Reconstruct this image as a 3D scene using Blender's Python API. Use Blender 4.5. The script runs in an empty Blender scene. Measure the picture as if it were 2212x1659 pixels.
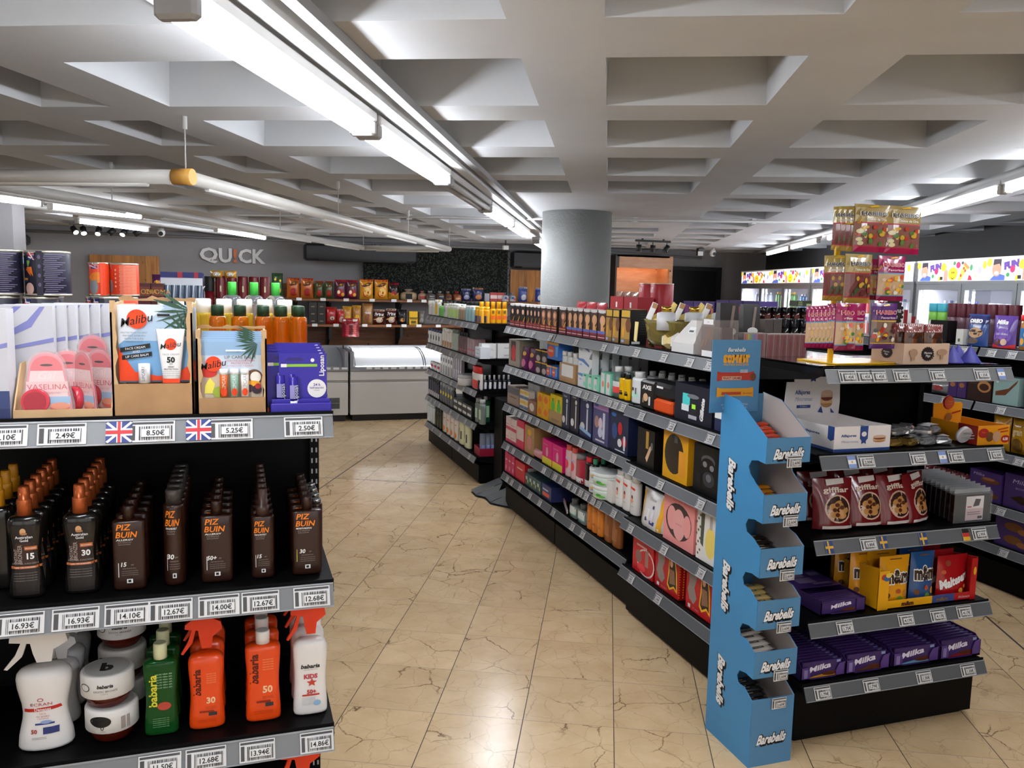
import bpy, math, random
from mathutils import Vector, Matrix
from mathutils.geometry import tessellate_polygon
random.seed(7)
S = bpy.context.scene
COL = S.collection
PI = math.pi
# ---------------------------------------------------------------- camera, world, exposure
FPX, PITCH, ROLL, YAW, CAMZ = 1780.83, .116567, .0225024, .320969, 1.75
PX0, PY0 = 1106., 829.5
_fw = Vector((math.sin(YAW), math.cos(YAW), 0)); _rt = Vector((math.cos(YAW), -math.sin(YAW), 0)); _u0 = Vector((0, 0, 1))
CF = _fw*math.cos(PITCH) - _u0*math.sin(PITCH)
_up = _rt.cross(CF)
CR = _rt*math.cos(ROLL) + _up*math.sin(ROLL)
CU = _up*math.cos(ROLL) - _rt*math.sin(ROLL)
CAMP = Vector((0, 0, CAMZ))
cd = bpy.data.cameras.new('camera'); cam = bpy.data.objects.new('camera', cd); COL.objects.link(cam)
cd.sensor_fit = 'HORIZONTAL'; cd.sensor_width = 36; cd.lens = 36*FPX/2212
cd.clip_start = .05; cd.clip_end = 100
cam.matrix_world = Matrix.Translation(CAMP) @ Matrix((CR, CU, -CF)).transposed().to_4x4()
S.camera = cam
w = bpy.data.worlds.new('world'); S.world = w; w.use_nodes = True
w.node_tree.nodes['Background'].inputs[0].default_value = (1, .97, .93, 1)
w.node_tree.nodes['Background'].inputs[1].default_value = .8
S.cycles.diffuse_bounces = 8; S.cycles.max_bounces = 12; S.cycles.transparent_max_bounces = 20
S.view_settings.view_transform = 'Standard'; S.view_settings.look = 'None'
S.view_settings.exposure = .95; S.view_settings.gamma = 1; S.view_settings.use_curve_mapping = False
TUBE = 27.0          # emission strength of the fluorescent tubes
CZ = 2.38            # underside of the ceiling ribs
SA = math.radians(24.885)
def ST(s, t, z=0): return Vector((s*math.sin(SA) + t*math.cos(SA), s*math.cos(SA) - t*math.sin(SA), z))

def lin_x(px, X, z):     # Y on plane X at height z that shows at column px
    k = (px-PX0)/FPX; a = CF*k - CR
    return -(a.x*X + a.z*(z-CAMZ))/a.y
def lin_y(px, Y, z):
    k = (px-PX0)/FPX; a = CF*k - CR
    return -(a.y*Y + a.z*(z-CAMZ))/a.x
def z_at(X, Y, py):
    k = -(py-PY0)/FPX; a = CF*k - CU
    return CAMZ - (a.x*X + a.y*Y)/a.z
# ---------------------------------------------------------------- materials
_M = {}
_HX = {}
def up(h, g=1.9):
    """print colour read off the dim photo -> colour of the printed surface itself"""
    r = [x for x in hexc(h)[:3]]; L = max(r)
    if L < .012: return h
    k = 1+(g-1)*min(1, (L-.012)/.05); k = min(k, max(1, .86/L))
    r = [min(.9, x*k) for x in r]; s = [12.92*x if x <= .0031308 else 1.055*x**(1/2.4)-.055 for x in r]
    return '#'+''.join('%02x' % round(max(0, x)*255) for x in s)
def hexc(h):
    h = h.lstrip('#'); h = ''.join(c*2 for c in h) if len(h) == 3 else h; r = [int(h[i:i+2], 16)/255 for i in (0, 2, 4)]
    return tuple(x/12.92 if x <= .04045 else ((x+.055)/1.055)**2.4 for x in r) + (1,)
def P(h, rough=.5, metal=0, trans=0, emit=0, alpha=1, coat=0, ior=1.45):
    key = (h, rough, metal, trans, emit, alpha, coat, ior)
    if key in _M: return _M[key]
    m = bpy.data.materials.new('m_%s' % h.strip('#')); m.use_nodes = True
    b = m.node_tree.nodes['Principled BSDF']
    b.inputs['Base Color'].default_value = hexc(h); b.inputs['Roughness'].default_value = rough
    b.inputs['Metallic'].default_value = metal; b.inputs['IOR'].default_value = ior
    if trans: b.inputs['Transmission Weight'].default_value = trans
    if coat: b.inputs['Coat Weight'].default_value = coat; b.inputs['Coat Roughness'].default_value = .12
    if alpha < 1: b.inputs['Alpha'].default_value = alpha
    if emit: b.inputs['Emission Color'].default_value = hexc(h); b.inputs['Emission Strength'].default_value = emit
    _M[key] = m; return m
class NT:
    def __init__(s, name):
        s.m = bpy.data.materials.new(name); s.m.use_nodes = True; s.t = s.m.node_tree
        s.b = s.t.nodes['Principled BSDF']
    def n(s, ty, **kw):
        x = s.t.nodes.new(ty)
        for k, v in kw.items(): setattr(x, k, v)
        return x
    def l(s, a, b): s.t.links.new(a, b)
    def put(s, sock, v):
        if hasattr(v, 'is_linked') or hasattr(v, 'links'): s.l(v, sock)
        else: sock.default_value = v
    def math(s, op, a, b=None, c=None):
        x = s.n('ShaderNodeMath', operation=op)
        s.put(x.inputs[0], a)
        if b is not None: s.put(x.inputs[1], b)
        if c is not None: s.put(x.inputs[2], c)
        return x.outputs[0]
    def ramp(s, f, stops):
        x = s.n('ShaderNodeValToRGB'); e = x.color_ramp.elements
        while len(e) < len(stops): e.new(.5)
        for i, (p, c) in enumerate(stops): e[i].position = p; e[i].color = c
        s.put(x.inputs[0], f); return x.outputs[0]
    def mix(s, f, a, b, ty='MIX'):
        x = s.n('ShaderNodeMix', data_type='RGBA', blend_type=ty)
        s.put(x.inputs[0], f); s.put(x.inputs[6], a); s.put(x.inputs[7], b); return x.outputs[2]
    def noise(s, vec, scale, detail=4, rough=.5, dist=0):
        x = s.n('ShaderNodeTexNoise'); x.inputs['Scale'].default_value = scale; x.inputs['Detail'].default_value = detail
        x.inputs['Roughness'].default_value = rough; x.inputs['Distortion'].default_value = dist
        if vec is not None: s.l(vec, x.inputs['Vector'])
        return x
    def bump(s, h, strength=.3, dist=.01):
        x = s.n('ShaderNodeBump'); x.inputs['Strength'].default_value = strength; x.inputs['Distance'].default_value = dist
        s.l(h, x.inputs['Height']); s.l(x.outputs[0], s.b.inputs['Normal'])
def noisy(name, c1, c2, scale, rough=.6, bump=0, bscale=60, stretch=None, detail=5, metal=0):
    if name in _M: return _M[name]
    q = NT(name); co = q.n('ShaderNodeTexCoord').outputs['Object']
    if stretch:
        mp = q.n('ShaderNodeMapping'); mp.inputs['Scale'].default_value = stretch; q.l(co, mp.inputs[0]); co = mp.outputs[0]
    nz = q.noise(co, scale, detail)
    q.l(q.ramp(nz.outputs[0], [(.3, hexc(c1)), (.7, hexc(c2))]), q.b.inputs['Base Color'])
    q.b.inputs['Roughness'].default_value = rough; q.b.inputs['Metallic'].default_value = metal
    if bump:
        q.bump(q.noise(co, bscale, 4).outputs[0], bump, .004)
    _M[name] = q.m; return q.m
def wood(name, c1, c2, c3, plank=.12, axis='X', rough=.5, stretch=(1, 14, 14)):
    if name in _M: return _M[name]
    q = NT(name); co = q.n('ShaderNodeTexCoord').outputs['Object']
    sep = q.n('ShaderNodeSeparateXYZ'); q.l(co, sep.inputs[0])
    cell = q.math('FLOOR', q.math('DIVIDE', sep.outputs[axis], plank))
    wn = q.n('ShaderNodeTexWhiteNoise', noise_dimensions='1D'); q.l(cell, wn.inputs['W'])
    mp = q.n('ShaderNodeMapping'); mp.inputs['Scale'].default_value = stretch; q.l(co, mp.inputs[0])
    cb = q.n('ShaderNodeVectorMath', operation='ADD'); q.l(mp.outputs[0], cb.inputs[0])
    sc = q.n('ShaderNodeVectorMath', operation='SCALE'); q.l(wn.outputs['Color'], sc.inputs[0]); sc.inputs['Scale'].default_value = 30
    q.l(sc.outputs[0], cb.inputs[1])
    nz = q.noise(cb.outputs[0], 1.6, 6, .6, .6)
    col = q.ramp(nz.outputs[0], [(.3, hexc(c1)), (.55, hexc(c2)), (.72, hexc(c3))])
    kn = q.noise(co, 9, 2); kk = q.ramp(kn.outputs[0], [(.70, (0, 0, 0, 1)), (.75, (1, 1, 1, 1))])
    col = q.mix(kk, col, hexc('#3a1c0c'))
    fr = q.math('FRACT', q.math('DIVIDE', sep.outputs[axis], plank))
    ed = q.math('LESS_THAN', fr, .02)
    col = q.mix(ed, col, hexc('#2a1508'))
    br = q.math('MULTIPLY_ADD', wn.outputs['Value'], .35, .8)
    col = q.mix(1.0, col, br, 'MULTIPLY')
    q.l(col, q.b.inputs['Base Color']); q.b.inputs['Roughness'].default_value = rough
    _M[name] = q.m; return q.m
# ---------------------------------------------------------------- mesh builder
def shade_key(m): return m.name
class MB:
    def __init__(s): s.v = []; s.f = []; s.fm = []; s.sm = []; s.mats = []
    def mi(s, m):
        for i, x in enumerate(s.mats):
            if x is m: return i
        s.mats.append(m); return len(s.mats)-1
    def add(s, vs, fs, m, smooth=False, M=None):
        o = len(s.v); k = s.mi(m)
        s.v += [tuple(M @ Vector(p)) if M else tuple(p) for p in vs]
        for f in fs: s.f.append([i+o for i in f]); s.fm.append(k); s.sm.append(smooth)
        return s
    def box(s, x0, x1, y0, y1, z0, z1, m, M=None, bev=0):
        if bev:
            b = min(bev, (x1-x0)*.45, (y1-y0)*.45, (z1-z0)*.45)
            pts = [(x0+b, y0), (x1-b, y0), (x1, y0+b), (x1, y1-b), (x1-b, y1), (x0+b, y1), (x0, y1-b), (x0, y0+b)]
            ins = [(x0+b*1.4, y0+b), (x1-b*1.4, y0+b), (x1-b, y0+b*1.4), (x1-b, y1-b*1.4), (x1-b*1.4, y1-b), (x0+b*1.4, y1-b), (x0+b, y1-b*1.4), (x0+b, y0+b*1.4)]
            rings = [[(x, y, z0) for x, y in ins], [(x, y, z0+b) for x, y in pts], [(x, y, z1-b) for x, y in pts], [(x, y, z1) for x, y in ins]]
            return s.rings(rings, m, M=M)
        vs = [(x0, y0, z0), (x1, y0, z0), (x1, y1, z0), (x0, y1, z0), (x0, y0, z1), (x1, y0, z1), (x1, y1, z1), (x0, y1, z1)]
        return s.add(vs, [(0, 3, 2, 1), (4, 5, 6, 7), (0, 1, 5, 4), (1, 2, 6, 5), (2, 3, 7, 6), (3, 0, 4, 7)], m, False, M)
    def rings(s, rings, m, cap=True, smooth=False, M=None, close=True):
        n = len(rings[0]); vs = [p for r in rings for p in r]; fs = []
        for i in range(len(rings)-1):
            for j in range(n if close else n-1):
                a = i*n+j; b = i*n+(j+1) % n
                fs.append((a, b, b+n, a+n))
        s.add(vs, fs, m, smooth, M)
        if cap:
            o = len(s.v)-len(vs); k = s.mi(m)
            s.f.append([o+j for j in range(n)][::-1]); s.fm.append(k); s.sm.append(False)
            s.f.append([o+(len(rings)-1)*n+j for j in range(n)]); s.fm.append(k); s.sm.append(False)
        return s
    def lathe(s, prof, m, seg=16, sx=1, sy=1, M=None, cap=True, pw=1, cx=0, cy=0):
        """prof: (radius, z) list; sx/sy flatten; pw<1 squares the outline off"""
        def pt(r, a):
            c, q = math.cos(a), math.sin(a)
            c = math.copysign(abs(c)**pw, c); q = math.copysign(abs(q)**pw, q)
            return (cx+r*sx*c, cy+r*sy*q)
        rings = [[(*pt(r, 2*PI*j/seg), z) for j in range(seg)] for r, z in prof]
        return s.rings(rings, m, cap, True, M)
    def cyl(s, r, z0, z1, m, seg=14, cx=0, cy=0, M=None): return s.lathe([(r, z0), (r, z1)], m, seg, M=M, cx=cx, cy=cy)
    def tube(s, pts, r, m, seg=8, cap=True):
        pts = [Vector(p) for p in pts]; rings = []
        for i, p in enumerate(pts):
            d = (pts[min(i+1, len(pts)-1)] - pts[max(i-1, 0)]).normalized()
            a = d.cross(Vector((0, 0, 1)))
            if a.length < 1e-3: a = Vector((1, 0, 0))
            a.normalize(); b = a.cross(d)
            rr = r[i] if isinstance(r, (list, tuple)) else r
            rings.append([tuple(p + a*rr*math.cos(2*PI*j/seg) + b*rr*math.sin(2*PI*j/seg)) for j in range(seg)])
        return s.rings(rings, m, cap, True)
    def prism(s, poly, y0, y1, m, M=None):     # polygon in XZ, extruded along Y (front y0)
        n = len(poly)
        vs = [(x, y0, z) for x, z in poly] + [(x, y1, z) for x, z in poly]
        fs = [tuple(range(n)), tuple(range(2*n-1, n-1, -1))] + [(i, i+n, (i+1) % n+n, (i+1) % n) for i in range(n)]
        return s.add(vs, fs, m, False, M)
    def art(s, items, W, H, fn, M=None):
        """flat printing: items in fractions of W (centred) and H (from base); fn(x,z,lift)->point on the surface"""
        for k, it in enumerate(items):
            lift = .0005 + .00018*k
            ty = it[0]; m = it[-1] if ty != 't' else it[5]
            if ty == 'r':
                _, x0, z0, x1, z1, m = it; nx = max(1, min(8, int(abs(x1-x0)*8))); nz = max(1, min(8, int(abs(z1-z0)*8)))
                vs = [fn((x0+(x1-x0)*i/nx)*W, (z0+(z1-z0)*j/nz)*H, lift) for j in range(nz+1) for i in range(nx+1)]
                fs = [(j*(nx+1)+i, j*(nx+1)+i+1, (j+1)*(nx+1)+i+1, (j+1)*(nx+1)+i) for j in range(nz) for i in range(nx)]
                s.add(vs, fs, m, False, M)
            elif ty == 'e':
                _, cx, cz, rx, rz, m = it; n = 20     # rx, rz as fractions of W and H
                vs = [fn(cx*W, cz*H, lift)]
                for q in (.5, 1): vs += [fn((cx+q*rx*math.cos(2*PI*j/n))*W, (cz+q*rz*math.sin(2*PI*j/n))*H, lift) for j in range(n)]
                fs = [(0, 1+j, 1+(j+1) % n) for j in range(n)] + [(1+j, 1+n+j, 1+n+(j+1) % n, 1+(j+1) % n) for j in range(n)]
                s.add(vs, fs, m, False, M)
            elif ty == 'p':
                _, pts, m = it
                if not getattr(fn, 'curved', 0): s.add([fn(x*W, z*H, lift) for x, z in pts], [tuple(range(len(pts)))], m, False, M)
                else:      # cut fine enough to follow a rounded surface
                    T = [tuple(pts[i] for i in t) for t in tessellate_polygon([[Vector((x, z, 0)) for x, z in pts]])]
                    for _ in range(3):
                        N = []
                        for a, b_, c in T:
                            if max(abs(a[0]-b_[0]), abs(b_[0]-c[0]), abs(c[0]-a[0]), abs(a[1]-b_[1]), abs(b_[1]-c[1]), abs(c[1]-a[1])) < .16: N.append((a, b_, c)); continue
                            h = lambda p, q: ((p[0]+q[0])/2, (p[1]+q[1])/2); ab, bc, ca = h(a, b_), h(b_, c), h(c, a)
                            N += [(a, ab, ca), (ab, b_, bc), (ca, bc, c), (ab, bc, ca)]
                        T = N
                    s.add([fn(x*W, z*H, lift) for t in T for x, z in t], [(3*i, 3*i+1, 3*i+2) for i in range(len(T))], m, False, M)
            elif ty == 't':
                _, st, cx, cz, th, m = it[:6]; o = it[6] if len(it) > 6 else {}
                vs, fs, tw = text(st, o.get('bold', 0))
                sc = th*H; kx = sc
                if o.get('w'): kx = o['w']*(H if abs(o.get('rot', 0)) > 45 else W)/tw
                sh = o.get('shear', 0); ro = math.radians(o.get('rot', 0)); cr, sr = math.cos(ro), math.sin(ro)
                pts = []
                for x, z in vs:
                    X = x*kx + z*sc*sh; Z = z*sc
                    if o.get('arc'): Z += -o['arc']*(X/W)**2*H
                    pts.append(fn(cx*W + X*cr - Z*sr, cz*H + X*sr + Z*cr, lift))
                s.add(pts, fs, m, False, M)
        return s
    def mesh(s, name):
        me = bpy.data.meshes.new(name); me.from_pydata(s.v, [], s.f)
        for m in s.mats: me.materials.append(m)
        me.polygons.foreach_set('material_index', s.fm); me.polygons.foreach_set('use_smooth', s.sm)
        me.update(); return me
    def obj(s, name, parent=None, loc=None, rz=0):
        o = bpy.data.objects.new(name, s.mesh(name)); COL.objects.link(o)
        if parent: o.parent = parent
        if loc is not None: o.location = loc
        if rz: o.rotation_euler[2] = rz
        return o
_T = {}
def text(st, bold=0):
    """outline of a string, cap height about 1, centred on the origin"""
    key = (st, bold)
    if key in _T: return _T[key]
    cu = bpy.data.curves.new('lettering', 'FONT'); cu.body = st; cu.align_x = 'CENTER'; cu.align_y = 'CENTER'
    cu.size = 1.4; cu.resolution_u = 2; cu.offset = bold
    o = bpy.data.objects.new('lettering', cu); COL.objects.link(o)
    me = o.to_mesh()
    vs = [(v.co.x, v.co.y) for v in me.vertices]; fs = [tuple(p.vertices) for p in me.polygons]
    o.to_mesh_clear(); bpy.data.objects.remove(o); bpy.data.curves.remove(cu)
    if vs:
        x0 = min(v[0] for v in vs); x1 = max(v[0] for v in vs); z0 = min(v[1] for v in vs); z1 = max(v[1] for v in vs)
        vs = [(x-(x0+x1)/2, z-(z0+z1)/2) for x, z in vs]; _T[key] = (vs, fs, max(x1-x0, .01))
    else: _T[key] = ([], [], 1)
    return _T[key]
def flat(y): return lambda x, z, l: (x, y-l, z)
def curved(f): f.curved = 1; return f
def cylf(r, sy=1, y0=0): # wrap on an upright elliptic cylinder seen from -Y
    @curved
    def f(x, z, l):
        a = max(-1, min(1, x/r)); return (x, y0-(math.sqrt(max(0, 1-a*a))*r*sy + l), z)
    return f
# ---------------------------------------------------------------- objects, labels, copies
def tag(o, label, cat, group=None, kind=None):
    if label: o['label'] = label
    if cat: o['category'] = cat
    if group: o['group'] = group
    if kind: o['kind'] = kind
    return o
def empty(name, loc=(0, 0, 0), rz=0):
    o = bpy.data.objects.new(name, None); o.empty_display_size = .05; COL.objects.link(o); o.location = loc; o.rotation_euler[2] = rz; return o
KIDS = {}
def kid(mb, name, root, label=None, under=None):
    o = mb.obj(name, under or root); KIDS.setdefault(root.name, []).append((o, under))
    if label: o['label'] = label
    return o
def dup(root, loc, rz, label, group=None):
    r = root.copy(); COL.objects.link(r); r.location = loc; r.rotation_euler = (0, 0, rz)
    r['label'] = label
    if group: r['group'] = group
    m = {}
    for o, und in KIDS.get(root.name, []):
        c = o.copy(); COL.objects.link(c); c.parent = m.get(und, r) if und else r; m[o] = c
    return r
ORD = 'first second third fourth fifth sixth seventh eighth ninth tenth eleventh twelfth thirteenth fourteenth fifteenth sixteenth seventeenth eighteenth nineteenth twentieth'.split()
def structure(mb, name, **k):
    o = mb.obj(name, **k); o['kind'] = 'structure'; return o
# ---------------------------------------------------------------- floor
def floor_mat():
    q = NT('marble_tile'); geo = q.n('ShaderNodeNewGeometry').outputs['Position']
    mp = q.n('ShaderNodeMapping', vector_type='POINT'); mp.inputs['Rotation'].default_value = (0, 0, SA); q.l(geo, mp.inputs[0])
    sep = q.n('ShaderNodeSeparateXYZ'); q.l(mp.outputs[0], sep.inputs[0])   # x -> t, y -> s
    t, s = sep.outputs[0], sep.outputs[1]
    ut = q.math('DIVIDE', q.math('SUBTRACT', t, .083), .368); us = q.math('DIVIDE', q.math('SUBTRACT', s, 3.557), .39)
    def near(u, wid, size):      # 1 on the joint
        f = q.math('ABSOLUTE', q.math('SUBTRACT', q.math('FRACT', q.math('ADD', u, .5)), .5))
        return q.math('LESS_THAN', f, wid/size)
    jt = near(ut, .0018, .368); js = near(us, .0012, .39)
    def big(x, c, wd): return q.math('LESS_THAN', q.math('ABSOLUTE', q.math('SUBTRACT', x, c)), wd)
    bj = q.math('MAXIMUM', q.math('MAXIMUM', big(t, -2.40, .006), big(s, 7.08, .005)), big(t, 2.14, .006))
    jt = q.math('MAXIMUM', jt, bj)
    ft = q.math('FLOOR', ut); fs_ = q.math('FLOOR', us)
    cmb = q.n('ShaderNodeCombineXYZ'); q.l(ft, cmb.inputs[0]); q.l(fs_, cmb.inputs[1])
    wn = q.n('ShaderNodeTexWhiteNoise', noise_dimensions='3D'); q.l(cmb.outputs[0], wn.inputs['Vector'])
    sc = q.n('ShaderNodeVectorMath', operation='SCALE'); q.l(wn.outputs['Color'], sc.inputs[0]); sc.inputs['Scale'].default_value = 13
    ad = q.n('ShaderNodeVectorMath', operation='ADD'); q.l(mp.outputs[0], ad.inputs[0]); q.l(sc.outputs[0], ad.inputs[1])
    base = q.noise(ad.outputs[0], 5, 6, .6)
    col = q.ramp(base.outputs[0], [(.3, hexc('#d6b588')), (.7, hexc('#e9cba0'))])
    fine = q.noise(ad.outputs[0], 60, 3); col = q.mix(q.math('MULTIPLY', fine.outputs[0], .16), col, hexc('#a58f70'))
    dn = q.noise(ad.outputs[0], 7, 5, .6)
    off = q.n('ShaderNodeVectorMath', operation='SCALE'); q.l(dn.outputs['Color'], off.inputs[0]); off.inputs['Scale'].default_value = .09
    a2 = q.n('ShaderNodeVectorMath', operation='ADD'); q.l(ad.outputs[0], a2.inputs[0]); q.l(off.outputs[0], a2.inputs[1])
    vo = q.n('ShaderNodeTexVoronoi', feature='DISTANCE_TO_EDGE'); vo.inputs['Scale'].default_value = 4.2; q.l(a2.outputs[0], vo.inputs['Vector'])
    msk = q.noise(ad.outputs[0], 3.2, 3); mk = q.ramp(msk.outputs[0], [(.47, (0, 0, 0, 1)), (.6, (1, 1, 1, 1))])
    vein = q.ramp(vo.outputs['Distance'], [(.0, (.95, .95, .95, 1)), (.015, (0, 0, 0, 1))])
    vf = q.mix(1.0, vein, mk, 'MULTIPLY')
    vo2 = q.n('ShaderNodeTexVoronoi', feature='DISTANCE_TO_EDGE'); vo2.inputs['Scale'].default_value = 7; q.l(a2.outputs[0], vo2.inputs['Vector'])
    v2 = q.ramp(vo2.outputs['Distance'], [(0, (.42, .42, .42, 1)), (.018, (0, 0, 0, 1))])
    col = q.mix(v2, col, hexc('#a3896a')); col = q.mix(vf, col, hexc('#6a4a2c'))
    col = q.mix(js, col, hexc('#8d7a62')); col = q.mix(jt, col, hexc('#3a2f28'))
    hs = q.math('MULTIPLY_ADD', wn.outputs['Value'], .10, .93)
    col = q.mix(1.0, col, hs, 'MULTIPLY')
    q.l(col, q.b.inputs['Base Color'])
    jn = q.math('MAXIMUM', jt, js); q.l(q.math('MULTIPLY_ADD', jn, .4, .22), q.b.inputs['Roughness'])
    
    return q.m
b = MB(); b.box(-6.5, 10.5, -3.5, 12.2, -.08, 0, floor_mat()); structure(b, 'floor')
# ---------------------------------------------------------------- waffle ceiling
k_ = 1.0328
def openings(L): return [(a*k_, b_*k_) for a, b_ in L]
s_open = openings([(-4.55, -4.0), (-3.7, -3.15), (-2.85, -2.3), (-2.0, -1.45), (-1.15, -.6), (-.3, .27), (.53, 1.12), (1.38, 1.955), (2.28, 2.857), (3.10, 3.67), (3.96, 4.57), (4.80, 5.39), (5.62, 6.24), (6.50, 7.20),
    (7.48, 8.06), (8.32, 8.85), (9.12, 9.66), (9.92, 10.5), (10.8, 11.4), (11.65, 12.2), (12.5, 13.1), (13.4, 14.0), (14.2, 14.8)])
t_open = openings([(-10.0, -9.47), (-9.24, -8.71), (-8.48, -7.95), (-7.7, -7.17), (-6.94, -6.41), (-6.18, -5.65), (-5.42, -4.9), (-4.4, -3.87), (-3.62, -3.07), (-2.85, -2.30), (-2.06, -1.79), (-1.57, -1.035), (-.805, -.255), (-.03, .49), (.73, 1.28), (1.62, 2.15), (2.38, 2.9), (3.12, 3.65), (3.88, 4.41), (4.64, 5.17), (5.4, 5.93), (6.2, 6.7), (6.9, 7.4), (7.6, 8.1), (8.3, 8.8)])
def ceil_mat(name, c1, c2, bump=.12):
    q = NT(name); geo = q.n('ShaderNodeNewGeometry').outputs['Position']
    nz = q.noise(geo, 1.3, 5, .6); q.l(q.ramp(nz.outputs[0], [(.3, hexc(c1)), (.7, hexc(c2))]), q.b.inputs['Base Color'])
    q.b.inputs['Roughness'].default_value = .75; q.bump(q.noise(geo, 55, 5).outputs[0], bump, .004); return q.m
CM = ceil_mat('ceiling_paint', '#b2b4b6', '#bec0c2')
b = MB(); SS = sorted({x for o in s_open for x in o} | {-5.2, 15.6}); TT = sorted({x for o in t_open for x in o} | {-11, 9.6})
D = .27
for i in range(len(SS)-1):
    for j in range(len(TT)-1):
        s0, s1, t0, t1 = SS[i], SS[i+1], TT[j], TT[j+1]
        hole = any(abs(s0-o[0]) < 1e-6 for o in s_open) and any(abs(t0-o[0]) < 1e-6 for o in t_open)
        if 5.5*k_ < (s0+s1)/2 < 7.9*k_ and -.85*k_ < t0 and t1 < .55*k_: hole = False      # solid head round the column
        c = [ST(s0, t0, CZ), ST(s0, t1, CZ), ST(s1, t1, CZ), ST(s1, t0, CZ)]
        if not hole: b.add(c, [(0, 1, 2, 3)], CM)
        else:
            dp = D; e = .012
            u = [ST(s0+e, t0+e, CZ+dp), ST(s0+e, t1-e, CZ+dp), ST(s1-e, t1-e, CZ+dp), ST(s1-e, t0+e, CZ+dp)]
            b.add(c+u, [(4, 5, 6, 7)] + [(n, (n+1) % 4, (n+1) % 4+4, n+4) for n in range(4)], CM)
structure(b, 'ceiling')
def top_at(x, y):      # height of the ceiling surface above a point
    s, t = x*math.sin(SA)+y*math.cos(SA), x*math.cos(SA)-y*math.sin(SA)
    return CZ+.27 if any(a < s < c for a, c in s_open) and any(a < t < c for a, c in t_open) else CZ
# ---------------------------------------------------------------- walls
WG = ceil_mat('wall_grey', '#8b898b', '#959395', .05); WB = ceil_mat('wall_black', '#262525', '#2c2b2b', .05)
YB = 11.7
b = MB(); b.box(-6.5, 10.5, YB, YB+.2, 0, CZ+.3, WG); structure(b, 'wall_back')
b = MB(); b.box(-6.6, -6.4, -3.5, YB, 0, CZ+.3, WG); structure(b, 'wall_left')
b = MB(); b.box(-6.5, 10.5, -3.6, -3.4, 0, .12, WG); b.box(-6.5, 10.5, -3.6, -3.4, 2.3, CZ+.3, WG)
for k in range(8): b.box(-6.5+2.4*k, -6.3+2.4*k, -3.6, -3.4, .12, 2.3, WG)
structure(b, 'wall_front')      # unseen front behind the camera, glazing added to let in fill light
for k in range(7):
    b = MB(); b.box(-6.3+2.4*k, -4.1+2.4*k, -3.51, -3.5, .12, 2.3, P('#f4f8fa', 0, alpha=.06)); structure(b, 'fill_window_%d' % (k+1))  # added panes, the world light brightens the shelves through them
FA = Vector((7.078, 10.634, 0)); FD = Vector((-.2706, -.9627, 0)); FN = Vector((.9627, -.2706, 0))   # cooler front line, toward camera; into the wall
RW = Matrix.Translation(FA) @ Matrix((( -FD.x, FN.x, 0), (-FD.y, FN.y, 0), (0, 0, 1))).to_4x4()   # local x: away along the wall, y: into the wall
b = MB(); b.box(-15, 2.6, .83, .98, 0, CZ+.3, WB); o = structure(b, 'wall_right'); o.matrix_world = RW
# column
PG = ceil_mat('column_paint', '#6f706e', '#7a7b79', .9)
b = MB(); b.lathe([(.29, 0), (.29, CZ)], PG, 48); structure(b, 'column_concrete', loc=(2.69, 6.47, 0))
b = MB(); b.box(-.25, .25, -.2, .2, 0, CZ, WG); structure(b, 'pillar_left', loc=(lin_x(28, 7.4, 2) if 0 else lin_y(28, 7.4, 2.1)-.25, 7.6, 0))
# door in the back wall
b = MB(); DK = P('#0c0c0d', .4)
b.box(6.40, 7.30, YB-.03, YB-.004, 0, 2.08, DK); structure(b, 'door_1')
b = MB(); TM = P('#1c1c1e', .5)
b.box(6.33, 6.40, YB-.06, YB-.004, 0, 2.14, TM); b.box(7.30, 7.38, YB-.06, YB-.004, 0, 2.14, TM); b.box(6.40, 7.30, YB-.06, YB-.004, 2.08, 2.14, TM); structure(b, 'trim_door')
# conduit along the ceiling crossing the room, and the skirting conduit at the back wall
WM = P('#b9b9b7', .5)
def along_px(pts, z):
    out = []
    for px, py in pts:
        d = CF + CR*((px-PX0)/FPX) - CU*((py-PY0)/FPX); out.append(CAMP + d*((z-CAMZ)/d.z))
    return out
b = MB(); c0 = ST(7.33, -3.4, CZ-.026); c1 = ST(7.33, 2.2, CZ-.026); b.tube([c0, c1], .011, WM, 8); b.tube([c0+Vector((.03, .07, 0)), c1+Vector((.03, .07, 0))], .008, P('#77777a', .5), 8)
for k in range(6): b.box(-.02, .02, -.03, .03, CZ-.045, CZ-.002, WM, Matrix.Translation(ST(7.36, -2.8+k, 0)))
o = b.obj('conduit_pipe'); tag(o, 'thin grey conduit pipes clipped across the underside of the ceiling', 'conduit')
b = MB(); b.tube([(-4, YB-.05, CZ-.07), (5.9, YB-.05, CZ-.07), (7.0, YB-.05, CZ-.10)], .018, P('#8f8f90', .5), 8); o = b.obj('conduit_pipe'); tag(o, 'grey conduit running along the top of the back wall', 'conduit')

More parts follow.
